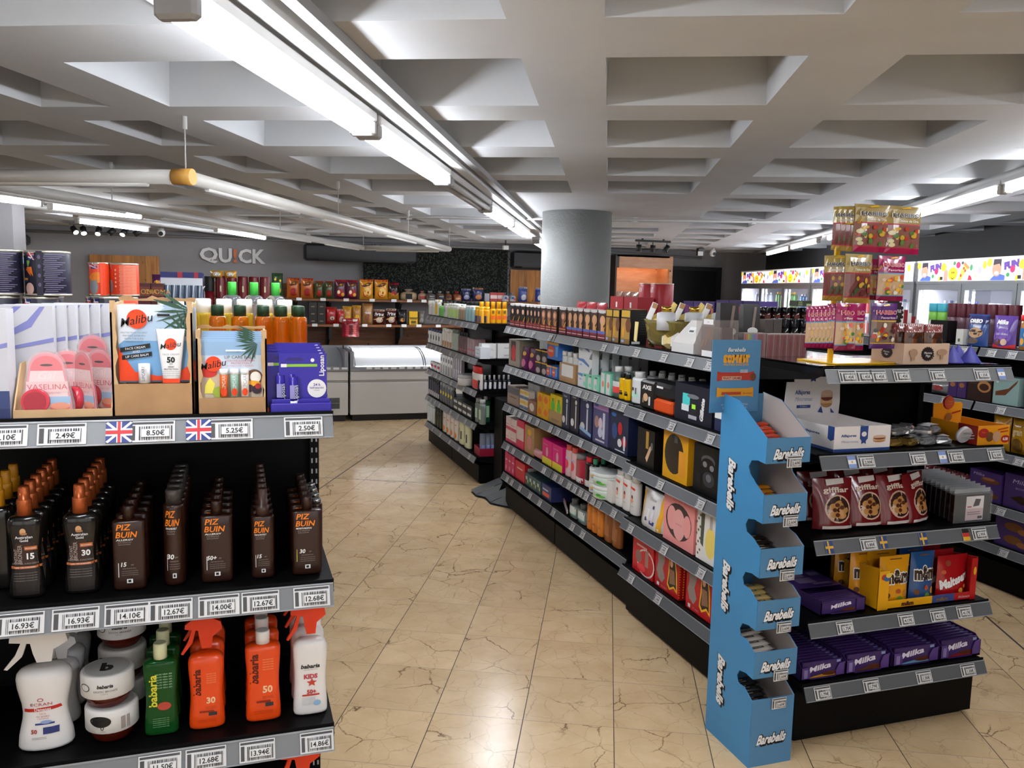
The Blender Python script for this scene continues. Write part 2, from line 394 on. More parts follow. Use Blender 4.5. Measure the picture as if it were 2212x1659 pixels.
# ---------------------------------------------------------------- fluorescent lighting
def tube_mat():
    m = P('#f4f8ff', .5, emit=TUBE); m.name = 'tube_light'; return m
TL = tube_mat(); HW = P('#c4c4c3', .4); HD = P('#6f6f70', .5)
def trunk(name, s0, s1, t, side, label):
    """white ceiling trunking on which the battens hang"""
    root = empty(name); tag(root, label, 'cable trunking')
    b = MB(); M = Matrix.Translation(ST(s0, t, 0)) @ Matrix.Rotation(-SA, 4, 'Z'); L = s1-s0
    b.box(-.025, .025, 0, L, CZ-.045, CZ-.006, HW, M); kid(b, 'cover_channel', root)
    b = MB(); b.box(.05, .085, 0, L, CZ-.03, CZ-.002, P('#8a8a8a', .5), M); kid(b, 'cable_channel', root)
    return root
def batten(s0, s1, t, lit, label, group=None, z=CZ-.05):
    """housing plus a pair of tubes"""
    L = s1-s0; root = empty('fluorescent_light', ST(s0, t, z), -SA); tag(root, label, 'ceiling light', group)
    b = MB(); b.box(-.045, .045, 0, L, -.035, 0, HW, bev=.006); kid(b, 'housing', root)
    for x in (-.026, .026):
        b = MB(); b.tube([(x, .035, -.06), (x, L-.035, -.06)], .0155, TL if lit else P('#b5b5b5', .3), 12); kid(b, 'tube', root)
    for y in (.0, L-.035):
        b = MB(); b.box(-.044, .044, y, y+.035, -.082, -.03, P('#9b9b9b', .4), bev=.008); kid(b, 'lamp_holder', root)
    return root
tc = -.845
trunk('cable_trunking', -3.2, 12.3, tc+.075, 1, 'long white trunking over the twin tubes running towards the round column')
batten(-1.1, .14, tc, 0, 'twin tube light above and behind the camera position on the long trunking')
batten(.20, 1.44, tc, 1, 'twin tube light overhead before the brightest one on the long trunking')
batten(1.56, 2.81, tc, 1, 'largest twin tube ceiling light at the top of the picture')
batten(2.85, 4.15, tc, 1, 'second twin tube light on the long trunking, just beyond the largest')
batten(4.2, 5.58, tc, 0, 'unlit batten between the two lit pairs on the long trunking')
batten(5.62, 6.95, tc, 1, 'small bright twin tube light left of the round column')
batten(6.98, 8.34, tc, 1, 'short bright light touching the edge of the round column, nearer of two')
batten(9.5, 10.8, tc, 1, 'farthest lit tube light disappearing behind the round column')
def lampline(px0, px1, z, label, lit=1, dz=0):
    a, c = along_px([px0, px1], z); d = c-a; L = d.length; rz = math.atan2(-d.x, d.y)
    root = empty('fluorescent_light', (a.x, a.y, z+.045), rz); tag(root, label, 'ceiling light')
    b = MB(); b.box(-.03, .03, -.02, L+.02, -.02, .02, HW, bev=.006); kid(b, 'housing', root)
    b = MB(); b.tube([(0, .03, -.045), (0, L-.03, -.045)], .017, TL, 12); kid(b, 'tube', root)
    for y in (-.01, L-.02):
        b = MB(); b.box(-.022, .022, y, y+.03, -.065, -.015, P('#a9a59b', .4), bev=.006); kid(b, 'lamp_holder', root)
    return a, c
# right-hand line
a, c = along_px([(1658, 549), (2212, 398)], CZ-.09); d = (c-a).normalized()
lampline((1658, 549), (1706, 537), CZ-.09, 'short lit tube nearest the back wall above the drinks coolers')
lampline((1711, 535), (1768, 521), CZ-.09, 'lit tube light second from the back wall above the coolers')
lampline((1790, 515), (1960, 471), CZ-.09, 'lit tube light hidden behind the hanging sweet bags')
lampline((1978, 466), (2166, 412), CZ-.09, 'long bright tube light at the upper right, above the coolers')
lampline((2178, 409), (2330, 366), CZ-.09, 'lit tube light cut by the right edge of the photo')
root = empty('cable_trunking'); tag(root, 'white trunking carrying the tube lights above the row of coolers', 'cable trunking')
b = MB(); e0 = a-d*1.2; e1 = c+d*3; q0 = Vector((e0.x, e0.y, CZ-.028)); q1 = Vector((e1.x, e1.y, CZ-.028)); b.tube([q0, q1], .026, HW, 4); kid(b, 'cover_channel', root)
lampline((2345, 362), (2520, 312), CZ-.09, 'lit tube light of the cooler row, first outside the view on the right')
lampline((2540, 306), (2860, 215), CZ-.09, 'lit tube light of the cooler row, second outside the view on the right')
sd = Vector((d.y, -d.x, 0))*.10; b = MB(); b.tube([q0-sd, q1-sd], .016, P('#8a8a8a', .5), 6); kid(b, 'cable_channel', root)
# left-hand lines
zl = CZ-.09
lampline((-150, 414), (88, 441), zl, 'lit tube light cut by the left edge of the photo')
lampline((107, 447), (305, 469), zl, 'long lit tube light above the spotlights on the left')
lampline((166, 478), (318, 497), zl, 'lit tube light with a dark round end nearest the track spotlights')
lampline((466, 497), (572, 515), zl, 'short lit tube light above the white wall lettering')
a, c = along_px([(-150, 414), (556, 512.8)], CZ-.03)
root = empty('cable_trunking'); tag(root, 'white trunking carrying the tube lights on the left side', 'cable trunking')
b = MB(); b.tube([a, c], .028, HW, 4); kid(b, 'cover_channel', root)
for s_, t_, lb_ in ((1.5, -5.5, 'far to the left'), (-1.5, -3.3, 'behind and left of the camera'), (-2.2, 1.2, 'well behind the camera'), (-.45, 1.3, 'right of the camera, overhead'), (-1.5, 2.9, 'behind and right of the camera'), (.3, 3.3, 'to the right of the camera')):
    batten(s_, s_+1.25, t_, 1, 'added fill light of twin tubes '+lb_)  # unseen battens, added to even out and brighten the room
# suspended tubular frame
root = empty('suspended_light_frame', (0, 0, 0)); tag(root, 'suspended rectangular frame of white tubing with an orange corner joint', 'light fitting')
zf = 2.15; cs = [ST(3.12, -1.655, zf), ST(8.95, -1.74, zf), ST(8.98, -2.71, zf), ST(3.15, -2.72, zf)]
for i in range(4):
    b = MB(); b.tube([cs[i], cs[(i+1) % 4]], .028, P('#c9c7c2', .35), 12); kid(b, 'frame_tube', root)
for i in range(4):
    b = MB(); p0 = cs[i]; dd = (cs[(i+1) % 4]-p0); n = max(1, round(dd.length/1.4))
    for k in range(n):
        x0 = p0+dd*((k+.12)/n); x1 = p0+dd*((k+.85)/n); b.tube([x0+Vector((0, 0, -.027)), x1+Vector((0, 0, -.027))], .011, P('#dddcd8', .3), 8)
    kid(b, 'unlit_lamp', root)
b = MB(); dd = (cs[3]-cs[0]).normalized(); b.tube([cs[0]-dd*.03, cs[0]+dd*.05], .032, P('#cf9a48', .4), 12); kid(b, 'corner_joint', root, 'orange corner joint')
for p0 in (cs[0], cs[1], cs[2], cs[0].lerp(cs[1], .33), cs[0].lerp(cs[1], .66), cs[3].lerp(cs[2], .2), cs[3].lerp(cs[2], .6)):
    b = MB(); b.tube([p0, Vector((p0.x, p0.y, CZ))], .003, WM, 6); b.tube([Vector((p0.x, p0.y, CZ-.05)), Vector((p0.x, p0.y, CZ))], .01, WM, 8); kid(b, 'hanging_rod', root)
# ---------------------------------------------------------------- shelving
BK = P('#060607', .5); BK2 = P('#0d0d0e', .5); BKG = P('#0b0b0c', .22)
for m_ in (BK, BK2): m_.node_tree.nodes['Principled BSDF'].inputs['Specular IOR Level'].default_value = .12
RAIL_LIT = P('#77797b', .38); RD = P('#5a5c5f', .4); PAP = P('#d9d8d6', .5); INK = P('#1b1b1d', .6); GRT = P('#4a4a4c', .6)  # upper price rails get a lighter grey, light on them put into colour
_TG = {}
def tag_mesh(price, w=.085, h=.042, flag=None):
    key = (price, w, h, flag)
    if key in _TG: return _TG[key]
    b = MB(); b.box(-w/2, w/2, -.0012, 0, 0, h, PAP)
    f = flat(-.0012)
    if flag:
        fl = {'uk': [('r', -.5, 0, .5, 1, P('#27387e')), ('p', [(-.5, .06), (-.42, 0), (.5, .94), (.42, 1)], P('#e8e8e8')), ('p', [(.42, 0), (.5, .06), (-.42, 1), (-.5, .94)], P('#e8e8e8')),
                     ('r', -.5, .33, .5, .67, P('#e8e8e8')), ('r', -.1, 0, .1, 1, P('#e8e8e8')), ('r', -.5, .41, .5, .59, P('#c62a2f')), ('r', -.055, 0, .055, 1, P('#c62a2f'))],
              'se': [('r', -.5, 0, .5, 1, P('#2a3f72')), ('r', -.5, .4, .5, .6, P('#d9a52e')), ('r', -.2, 0, 0, 1, P('#d9a52e'))],
              'ar': [('r', -.5, 0, .5, 1, P('#7f93c4')), ('r', -.5, .33, .5, .67, P('#e6e6e6')), ('e', 0, .5, .09, .09, P('#b78f2e'))],
              'de': [('r', -.5, .66, .5, 1, P('#1b1b1b')), ('r', -.5, .33, .5, .66, P('#b32b2b')), ('r', -.5, 0, .5, .33, P('#d8a52c'))],
              'es': [('r', -.5, 0, .5, 1, P('#b32b2b')), ('r', -.5, .28, .5, .72, P('#d8a52c'))]}[flag]
        b.art(fl, w, h, f)
    else:
        it = [('r', -.47, .84, .47, .95, GRT), ('r', -.46, .08, -.36, .78, GRT)]
        x = -.28
        rnd = random.Random(price)
        while x < .42:
            ww = rnd.choice((.012, .02, .03)); it.append(('r', x, .08, x+ww, .74, P('#3c3c3e', .6))); x += ww+rnd.choice((.014, .022, .03))
        it.append(('r', -.22, .22, .38, .60, PAP)); it.append(('t', price, .08, .41, .24, INK, {'bold': .03}))
        b.art(it, w, h, f)
    _TG[key] = b.mesh('price_tag'); return _TG[key]
def module(name, label, org, rz, L, depth, shelves, group=None, kick=.17, back=1, upr=1, colb=BK, topz=None, slots=False):
    """one bay of gondola shelving; local x along the bay, front at -y. shelves: (z_top, depth, [(x, price, flag)], overhang)"""
    root = empty(name, org, rz); tag(root, label, 'store shelving', group)
    zt = topz or shelves[0][0]-.02
    b = MB(); b.box(.004, L-.004, .015, depth, .02, kick, colb); b.box(.03, L-.03, .04, depth, 0, .02, BK2); kid(b, 'base_plinth', root)
    if back: b = MB(); b.box(0, L, depth, depth+.03, kick, zt, colb); kid(b, 'back_panel', root)
    if upr:
        for x in (0, L-.025):
            b = MB(); b.box(x, x+.025, depth-.03, depth+.005, kick, zt, BK2)
            if slots:
                for k in range(int((zt-kick)/.03)): b.box(x+.004, x+.008, depth-.0312, depth-.03, kick+.03*k, kick+.03*k+.013, P('#b5b5b5')); b.box(x+.016, x+.02, depth-.0312, depth-.03, kick+.03*k, kick+.03*k+.013, P('#b5b5b5'))
            kid(b, 'upright', root)
    for (z, dp, tags, *ex) in shelves:
        rl = ex[0] if ex else RD
        y0 = depth-dp
        b = MB(); b.box(.002, L-.002, y0, depth, z-.028, z-.0013, BKG if z > 1.3 else BK); b.box(.002, L-.002, y0-.006, y0, z-.03, z+.004, BK2)
        for x in (.0, L-.004):
            b.prism([(y0+.0, z-.028), (depth, z-.028), (depth, z-.09), (y0+.04, z-.045)], x, x+.004, BK2, Matrix(((0, 1, 0, 0), (1, 0, 0, 0), (0, 0, 1, 0), (0, 0, 0, 1))))
        sh = kid(b, 'shelf', root)
        Mr = Matrix.Translation((0, y0-.008, z-.004)) @ Matrix.Rotation(math.radians(-24), 4, 'X')
        b = MB(); b.box(.004, L-.004, -.003, 0, -.056, 0, rl, Mr); b.box(.004, L-.004, -.005, -.003, -.056, -.053, P('#8f9193', .3), Mr); b.box(.004, L-.004, -.005, -.003, -.004, 0, P('#8f9193', .3), Mr)
        kid(b, 'price_rail', root, under=sh)
        for (x, price, *fl) in tags:
            if not .02 < x < L-.03: continue
            f = fl[0] if fl else None; me = tag_mesh(price, fl[1] if len(fl) > 1 else (.048 if f else .075), .046, f)
            o = bpy.data.objects.new('flag_tag' if f else 'price_tag', me); COL.objects.link(o); o.parent = sh
            o.matrix_local = Mr @ Matrix.Translation((x, -.006, -.052)); KIDS.setdefault(root.name, []).append((o, sh))
    return root
PR = ['1.95€', '2.49€', '3.20€', '2.75€', '4.10€', '1.60€', '5.25€', '3.95€']
def tagsx(pxs, X, z, yl, prices=None):
    return [(yl-lin_x(p, X, z-.03), (prices or PR)[i % len(prices or PR)], None, .062) for i, p in enumerate(pxs)]
XF = 1.985; ZS = (1.452, 1.146, .842, .537, .29)
GX = 2.0
def shl(yl, D, dd=.44): return [(z, dd if i < 4 else .44, tagsx(D[i], XF-.02, z, yl), RAIL_LIT if i < 2 else RD) for i, z in enumerate(ZS)]
HALF = -PI/2
# aisle face of the middle gondola: far, middle, near bay
module('gondola_bay', 'far bay of the long black gondola, holding dark hair dye boxes on top', (GX, 6.16, 0), HALF, 1.09, .44,
       shl(6.16, [(1096, 1108, 1118, 1130, 1149, 1186), (1100, 1112, 1122, 1134, 1149, 1172, 1182), (1098, 1110, 1120, 1132, 1142, 1158, 1186), (1094, 1106, 1128, 1140, 1172), (1093, 1103, 1120, 1142, 1163)]), 'bays of the middle gondola')
module('gondola_bay', 'middle bay of the long black gondola, with toothbrush boxes on its third shelf', (GX, 5.065, 0), HALF, 1.135, .44,
       shl(5.065, [(1241, 1301, 1327), (1200, 1226, 1248, 1263, 1283, 1313, 1326, 1342), (1202, 1225, 1251, 1280, 1321), (1196, 1209, 1226, 1238, 1251, 1263, 1278, 1290, 1322), (1192, 1233, 1255)]), 'bays of the middle gondola')
module('gondola_bay', 'near bay of the long black gondola, holding gift boxes and wash bags', (GX-.03, 3.915, 0), HALF, .94, .46,
       [(z, .47, tagsx(D, XF-.05, z, 3.915), RAIL_LIT if i == 0 else RD) for i, (z, D) in enumerate(zip((1.462, 1.146, .842, .537, .275), [(1375, 1434, 1490, 1532), (1386, 1451, 1534), (1365, 1426, 1513), (1362, 1434, 1514), (1363, 1421)]))], 'bays of the middle gondola')
# the back half of the same gondola, seen only over its top
for i, (ya, L, lb) in enumerate(((2.98, .935, 'rear near bay'), (3.92, 1.14, 'rear middle bay'), (5.065, 1.09, 'rear far bay'))):
    module('gondola_bay', lb+' of the middle gondola, facing the sweets aisle away from the camera', (2.89, ya, 0), PI/2, L-.004, .40,
           [(z, .40, [], RD) for z in ZS], 'bays of the middle gondola', back=0)
# end cap
ZE = (1.482, 1.160, .838, .515, .262)
def tagsy(L, z, Y=2.46, x0=2.02): return [(lin_y(p, Y, z-.03)-x0, pr, *fl) for p, pr, *fl in L]
b_ = [(ZE[0], .45, tagsy([(1833, '1.45€'), (1869, '1.45€'), (1899, '1.45€'), (1950, '1.45€'), (2027, '1.99€'), (2123, '1.35€'), (2165, '', 'ar', .035)], ZE[0]), RAIL_LIT),
      (ZE[1], .45, tagsy([(1842, '', 'ar', .035), (1873, '2.00€'), (1985, '2.00€'), (2038, '', 'ar', .035), (2067, '1.00€'), (2152, '0.30€'), (2177, '', 'ar', .035)], ZE[1]), RD),
      (ZE[2], .45, tagsy([(1793, '', 'se', .035), (1878, '3.80€'), (1910, '', 'se', .035), (1996, '', 'se', .035), (2088, '', 'de', .035), (2118, '2.95€')], ZE[2]), RD),
      (ZE[3], .45, tagsy([(1827, '1.75€'), (1959, '4.17€'), (2028, '4.17€'), (2085, '4.17€')], ZE[3]), RD),
      (ZE[4], .45, tagsy([(1779, '1.79€'), (1884, '1.79€'), (1998, '1.30€'), (2093, '1.30€')], ZE[4]), RD)]
module('end_cap_shelf', 'black end cap shelving with five shelves of sweets and chocolate', (2.02, 2.51, 0), 0, .90, .43, b_, kick=.22)
# far gondola, seen between the aisle and the round column
for i, (yl, L, D, lb) in enumerate(((8.96, 1.07, [(922, 930, 938, 946, 954), (922, 930, 940, 950), (922, 932, 942, 950), (922, 930, 938, 948), (920, 934, 950)], 'far bay of the short gondola nearest the freezers'),
                              (7.885, .97, [(972, 984, 996, 1008, 1022), (972, 984, 998, 1012, 1026), (974, 986, 1000, 1016), (972, 988, 1004, 1018), (970, 990, 1012)], 'near bay of the short gondola, with an open end facing the camera'))):
    module('gondola_bay', lb, (1.99, yl, 0), HALF, L, .43, [(z, .43, tagsx(d, 1.96, z, yl), RAIL_LIT) for z, d in zip((1.43, 1.122, .838, .545, .245), D)], 'bays of the short gondola')
module('gondola_bay', 'rear bays of the short gondola, facing away from the camera aisle', (2.89, 6.915, 0), PI/2, 1.94, .40, [(z, .40, [], RD) for z in (1.43, 1.122, .838, .545, .245)], 'bays of the short gondola')
# left-hand unit
ZL = (1.452, 1.048, .686, .33)
LT = 1.924
lt = lambda L, z: tagsy(L, z, LT-.02, -.9)
module('end_cap_shelf', 'black shelf unit on the left, stocked with sun care bottles', (-.9, LT+.01, 0), 0, 1.107, .42,
       [(ZL[0], .42, lt([(4, '3.10€', None, .092), (133, '2.49€', None, .092), (257, '', 'uk', .052), (328, '8.50€', None, .092), (429, '', 'uk', .052), (499, '5.25€', None, .092), (656, '2.50€', None, .085)], ZL[0]), RAIL_LIT),
        (ZL[1], .42, lt([(42, '16.93€', None, .092), (163, '16.93€', None, .092), (274, '14.10€', None, .09), (369, '12.67€', None, .09), (473, '14.00€', None, .088), (563, '12.67€', None, .083), (674, '12.68€', None, .083)], ZL[1]), RAIL_LIT),
        (ZL[2], .42, lt([(345, '11.50€', None, .09), (445, '12.68€', None, .088), (556, '13.94€', None, .08), (685, '14.86€', None, .078)], ZL[2]), RAIL_LIT),
        (ZL[3], .42, [], RD)], slots=True, kick=.17)
for y0, L, lb in ((2.40, 1.2, 'nearer bay'), (3.60, 1.2, 'middle bay'), (4.80, 1.2, 'farther bay')):
    module('gondola_bay', lb+' of the gondola behind the left shelf unit, only its top visible', (.17, y0, 0), PI/2, L, .44, [(z, .44, [], RD) for z in (1.43, 1.05, .69, .33)], 'bays behind the left unit')
    module('gondola_bay', lb+' of that left gondola, the half facing the far left aisle', (-.77, y0+L, 0), -PI/2, L, .44, [(z, .44, [], RD) for z in (1.43, 1.05, .69, .33)], 'bays behind the left unit', back=0)
# right gondola across the sweets aisle
ZR = (1.452, 1.12, .84, .52, .28)
for i, (yl, L, lb, D) in enumerate(((6.30, 1.2, 'far bay', [()]*5), (5.09, 1.2, 'middle bay', [(2078, ), (2040, ), (), (), ()]), (3.88, 1.2, 'near bay', [(2098, 2140, 2184), (2055, 2103, 2160), (2199,), (2160,), (2166,)]))):
    module('gondola_bay', lb+' of the gondola behind the end cap, across the sweets aisle', (4.31, yl, 0), HALF, L, .44,
           [(z, .44, tagsx(D[k], 4.28, z, yl), RD) for k, z in enumerate(ZR)], 'bays of the right gondola')
# ---------------------------------------------------------------- product shapes: each returns [(part name, MB, label, index of parent part)]
def mk(name, label, cat, parts, loc, rz=0, group=None, rx=None):
    if len(parts) == 1:
        o = parts[0][1].obj(name, None, loc, rz); tag(o, label, cat, group)
    else:
        o = empty(name, loc, rz); tag(o, label, cat, group); ks = []
        for p in parts:
            und = ks[p[3]] if len(p) > 3 and p[3] is not None else None
            ks.append(kid(p[1], p[0], o, p[2] if len(p) > 2 else None, under=und))
    if rx: o.rotation_euler = rx
    return o
def carton(w, d, h, m, art=(), side=(), top=(), topm=None, bev=0):
    b = MB(); b.box(-w/2, w/2, -d/2, d/2, 0, h, m, bev=bev)
    if topm: b.add([(-w/2, -d/2, h+.0003), (w/2, -d/2, h+.0003), (w/2, d/2, h+.0003), (-w/2, d/2, h+.0003)], [(0, 1, 2, 3)], topm)
    b.art(art, w, h, flat(-d/2))
    if side: b.art(side, d, h, lambda x, z, l: (w/2+l, x, z)); b.art(side, d, h, lambda x, z, l: (-w/2-l, -x, z))
    if top: b.art(top, w, d, lambda x, z, l: (x, z-d/2, h+.0003+l))
    return [('carton', b)]
def interp(L, z):
    for i in range(len(L)-1):
        if L[i][1] <= z <= L[i+1][1]:
            q = L[i+1][1]-L[i][1]; t = 0 if q < 1e-9 else (z-L[i][1])/q
            return L[i][0]+(L[i+1][0]-L[i][0])*t
    return L[-1][0]
def bottle(w, d, h, m, capm, cw=.4, ch=.18, sh=.12, art=(), pw=1, waist=0, neck=None, capprof=None, seg=20, capname='cap', liquid=None):
    hb = h*(1-ch); z1 = hb-h*sh
    pr = [(.86, 0), (.97, .012*h), (1, .04*h)]
    for k in range(1, 8):
        t = k/8; pr.append((1-waist*math.sin(PI*t)**2, .04*h+(z1-.04*h)*t))
    pr += [(1, z1)]
    for k in range(1, 5):
        t = k/4; pr.append((cw*1.02+(1-cw*1.02)*math.cos(t*PI/2)**(.7), z1+h*sh*math.sin(t*PI/2)))
    pr.sort(key=lambda p: p[1])
    b = MB(); b.lathe(pr, m, seg, w/2, d/2, pw=pw)
    e = 2/pw
    @curved
    def fn(x, z, l):
        r = interp(pr, max(0, min(hb, z))); a = max(1e-4, w/2*r)
        u = min(.999, abs(x)/a); return (x, -(d/2*r*(1-u**e)**(1/e) + l), z)
    b.art(art, w, h, fn)
    c = MB(); rc = w/2*cw; sy = min(1, (d/2)/(w/2)*1.15) if cw > .6 else 1
    if capprof: c.lathe([(rc*a, hb+h*ch*t) for a, t in capprof], capm, seg, 1, sy)
    else: c.lathe([(rc*1.0, hb), (rc, hb+h*ch*.9), (rc*.9, hb+h*ch)], capm, 16, 1, sy)
    return [('body', b), (capname, c)]
def tubebot(w, h, m, capm, art=(), ch=.12, d=None):
    """squeeze tube standing on its cap"""
    d = d or w*.55; b = MB(); rs = []
    n = 18
    for k in range(9):
        t = k/8; z = ch*h+(h-ch*h)*t; sy = d/2*(1-t)**.7*.95+.002; sx = w/2*(.82+.18*t)
        rs.append([(sx*math.cos(2*PI*j/n), sy*math.sin(2*PI*j/n), z) for j in range(n)])
    b.rings(rs, m, smooth=True)
    @curved
    def fn(x, z, l):
        t = max(0, min(1, (z-ch*h)/(h-ch*h))); sx = w/2*(.82+.18*t); sy = d/2*(1-t)**.7*.95+.002
        u = min(.99, abs(x)/sx); return (x, -(sy*math.sqrt(1-u*u)+l), z)
    b.art(art, w, h, fn)
    c = MB(); c.lathe([(w*.36, 0), (w*.36, ch*h)], capm, n, 1, d/w)
    return [('body', b), ('cap', c)]
def jar(w, h, m, lidm, lf=.22, art=(), seg=20, lidart=(), bowl=0):
    b = MB(); hb = h*(1-lf); r = w/2
    pr = [(r*(.9-bowl), 0), (r*(.98-bowl), h*.03), (r*.98, hb*.75), (r*.96, hb)]
    b.lathe(pr, m, seg); b.art(art, w, h, curved(lambda x, z, l: cylf(interp(pr, min(z, hb)))(x, z, l)))
    c = MB(); c.lathe([(r*.99, hb), (r, hb+.002), (r, h-.002), (r*.96, h)], lidm, seg)
    if lidart: c.art(lidart, w, w, lambda x, z, l: (x, z-w/2, h+l))
    return [('body', b), ('lid', c)]
def tin(w, h, m, art=(), rim=None, seg=24):
    b = MB(); r = w/2; rim = rim or P('#c9c3b4', .3, .8)
    b.lathe([(r*.97, .004), (r*.985, .006), (r*.985, h-.006), (r*.97, h-.004)], m, seg)
    b.art(art, w*.97, h, cylf(r*.985))
    c0 = MB(); c0.lathe([(r*.97, 0), (r, .002), (r, .006), (r*.97, .008)], rim, seg); c = MB(); c.lathe([(r*.97, h-.008), (r, h-.006), (r, h-.001), (r*.95, h), (r*.93, h-.004), (0.001, h-.004)], rim, seg)
    return [('body', b), ('rim', c0), ('rim', c)]
def pfn(w, h, t, stand, seed=0):
    def T(x, z):
        u = max(-1, min(1, 2*x/w)); v = max(0, min(1, z/h))
        if stand: q = (1-abs(u)**3.5)*(1-v**2.2*.9)*(1 if v > .02 else .9)
        else: q = (1-abs(u)**3.5)*(1-abs(2*v-1)**3.2)
        wr = .06*math.sin(9*u+seed+5*v)*math.sin(11*v+seed*2+3*u)
        return t/2*max(0, q*(1+wr))+.0012
    return T
def pouch(w, h, t, m, art=(), stand=False, seed=0, seal=None, name='pouch', backm=None):
    T = pfn(w, h, t, stand, seed); nx, nz = 10, 12; b = MB()
    for sgn, mm in ((-1, m), (1, backm or m)):
        vs = [(w*(i/nx-.5)*(1-.03*math.sin(PI*j/nz)), sgn*T(w*(i/nx-.5), h*j/nz), h*j/nz) for j in range(nz+1) for i in range(nx+1)]
        fs = [(j*(nx+1)+i, j*(nx+1)+i+1, (j+1)*(nx+1)+i+1, (j+1)*(nx+1)+i) for j in range(nz) for i in range(nx)]
        if sgn > 0: fs = [f[::-1] for f in fs]
        b.add(vs, fs, mm, True)
    if stand: b.add([(w*(i/nx-.5), -T(w*(i/nx-.5), 0), 0) for i in range(nx+1)]+[(w*(i/nx-.5), T(w*(i/nx-.5), 0), 0) for i in range(nx+1)], [(i, i+nx+1, i+nx+2, i+1) for i in range(nx)], m)
    b.art(art, w, h, curved(lambda x, z, l: (x*(1-.03*math.sin(PI*min(1, max(0, z/h)))), -(T(x, z)+l+.0006), z)))
    parts = [(name, b)]
    return parts
def flowpack(w, h, t, m, art=()):     # a bar lying flat: width w along x, depth h along y, thickness t, ends crimped
    b = MB(); n = 12; rs = []
    for k, (x, f) in enumerate(((-.5, .12), (-.44, .15), (-.41, .8), (-.36, 1), (.36, 1), (.41, .8), (.44, .15), (.5, .12))):
        rs.append([(x*w, h/2*(1 if f > .5 else 1.05)*math.copysign(abs(math.cos(2*PI*j/n))**.6, math.cos(2*PI*j/n)), t/2+t/2*f*math.copysign(abs(math.sin(2*PI*j/n))**.7, math.sin(2*PI*j/n))) for j in range(n)])
    b.rings(rs, m, smooth=True)
    b.art(art, w, h, lambda x, z, l: (x, z-h/2, t+l))
    return [('wrapper', b)]
def trayp(w, d, hf, hb, m, inm=None, art=(), side=(), th=.003, cut=None):
    """open cardboard tray: low front hf, sides rising to hb"""
    inm = inm or m; b = MB()
    b.box(-w/2, w/2, -d/2, d/2, 0, th, m); b.box(-w/2, w/2, d/2-th, d/2, th, hb, m)
    b.box(-w/2, w/2, -d/2, -d/2+th, th, hf, m)
    for x in (-w/2, w/2-th):
        b.prism([(-d/2+th, th), (d/2-th, th), (d/2-th, hb), (-d/2+min(d*.45, .1), hb*.97), (-d/2+.02, hf+(hb-hf)*.25), (-d/2+th, hf)], x, x+th, m, Matrix(((0, 1, 0, 0), (1, 0, 0, 0), (0, 0, 1, 0), (0, 0, 0, 1))))
    b.box(-w/2+th, w/2-th, d/2-th-.0006, d/2-th-.0002, th, hb-.001, inm)
    b.art(art, w, hf, flat(-d/2)); b.art(side, d, hb, lambda x, z, l: (-w/2-l, -x, z))
    return [('tray', b)]
def trigger(w, d, h, m, hm, art=(), pw=.8, waist=.12, hh=.28, s=1, tm=None):
    """pump spray bottle; the nozzle points to local -x"""
    P_ = bottle(w, d, h*(1-hh), m, hm, .38, .06, .12, art, pw, waist)
    b = MB(); z0 = h*(1-hh); q = h*hh; th = d*.17*s
    poly = [(-.10*w, 0), (.16*w, 0), (.20*w, .38*q), (.46*w, .62*q), (.42*w, .86*q), (.2*w, q), (-.38*w, .98*q), (-.55*w, .84*q), (-.56*w, .70*q), (-.2*w, .62*q), (-.16*w, .3*q)]
    b.prism([(x, z+z0) for x, z in poly], -th, th, hm)
    t = MB(); t.prism([(x, z+z0) for x, z in [(-.36*w, .68*q), (-.26*w, .68*q), (-.36*w, .2*q), (-.62*w, -.18*q), (-.68*w, -.15*q), (-.48*w, .25*q)]], -th*.6, th*.6, tm or hm)
    return [('body', P_[0][1]), ('spray_head', b), ('trigger', t, None, 1)]
def pumpb(w, d, h, m, capm, art=(), pw=.8, waist=.1, cw=.42):
    return bottle(w, d, h, m, capm, cw, .26, .07, art, pw, waist, capprof=[(1, 0), (1, .52), (.96, .54), (.78, .56), (.78, .9), (.7, 1)])
def blisterp(w, h, d, m, art=(), bub=()):
    b = MB(); b.box(-w/2, w/2, -.0008, .0008, 0, h, m); b.art(art, w, h, flat(-.0008))
    return [('card', b)] + [(n, bb) for n, bb in bub]
def bagtie(w, h, d, m, tiem, art=(), seed=0):
    """loaf or bun bag gathered at the top"""
    b = MB(); n = 16; rs = []
    for r, z in ((.86, 0), (1, .06), (1.02, .35), (.98, .62), (.6, .76), (.16, .83)):
        rs.append([(w/2*r*math.copysign(abs(math.cos(2*PI*j/n))**.7, math.cos(2*PI*j/n))*(1+.04*math.sin(3*j+seed)), d/2*r*math.copysign(abs(math.sin(2*PI*j/n))**.7, math.sin(2*PI*j/n)), z*h) for j in range(n)])
    b.rings(rs, m, smooth=True); b.art(art, w, h, lambda x, z, l: (x, -(d/2*1.03*(1-min(.99, abs(2*x/w)/1.03)**2.9)**.35+l+.001), z))
    c = MB(); rs = []
    for r, z in ((.16, .83), (.14, .86), (.3, .93), (.42, 1)):
        rs.append([(w/2*r*math.cos(2*PI*j/n)*(1+.2*math.sin(5*j+seed)), d/2*r*math.sin(2*PI*j/n), z*h+.01*math.sin(4*j)) for j in range(n)])
    c.rings(rs, tiem, smooth=True)
    return [('bag', b), ('gathered_top', c)]
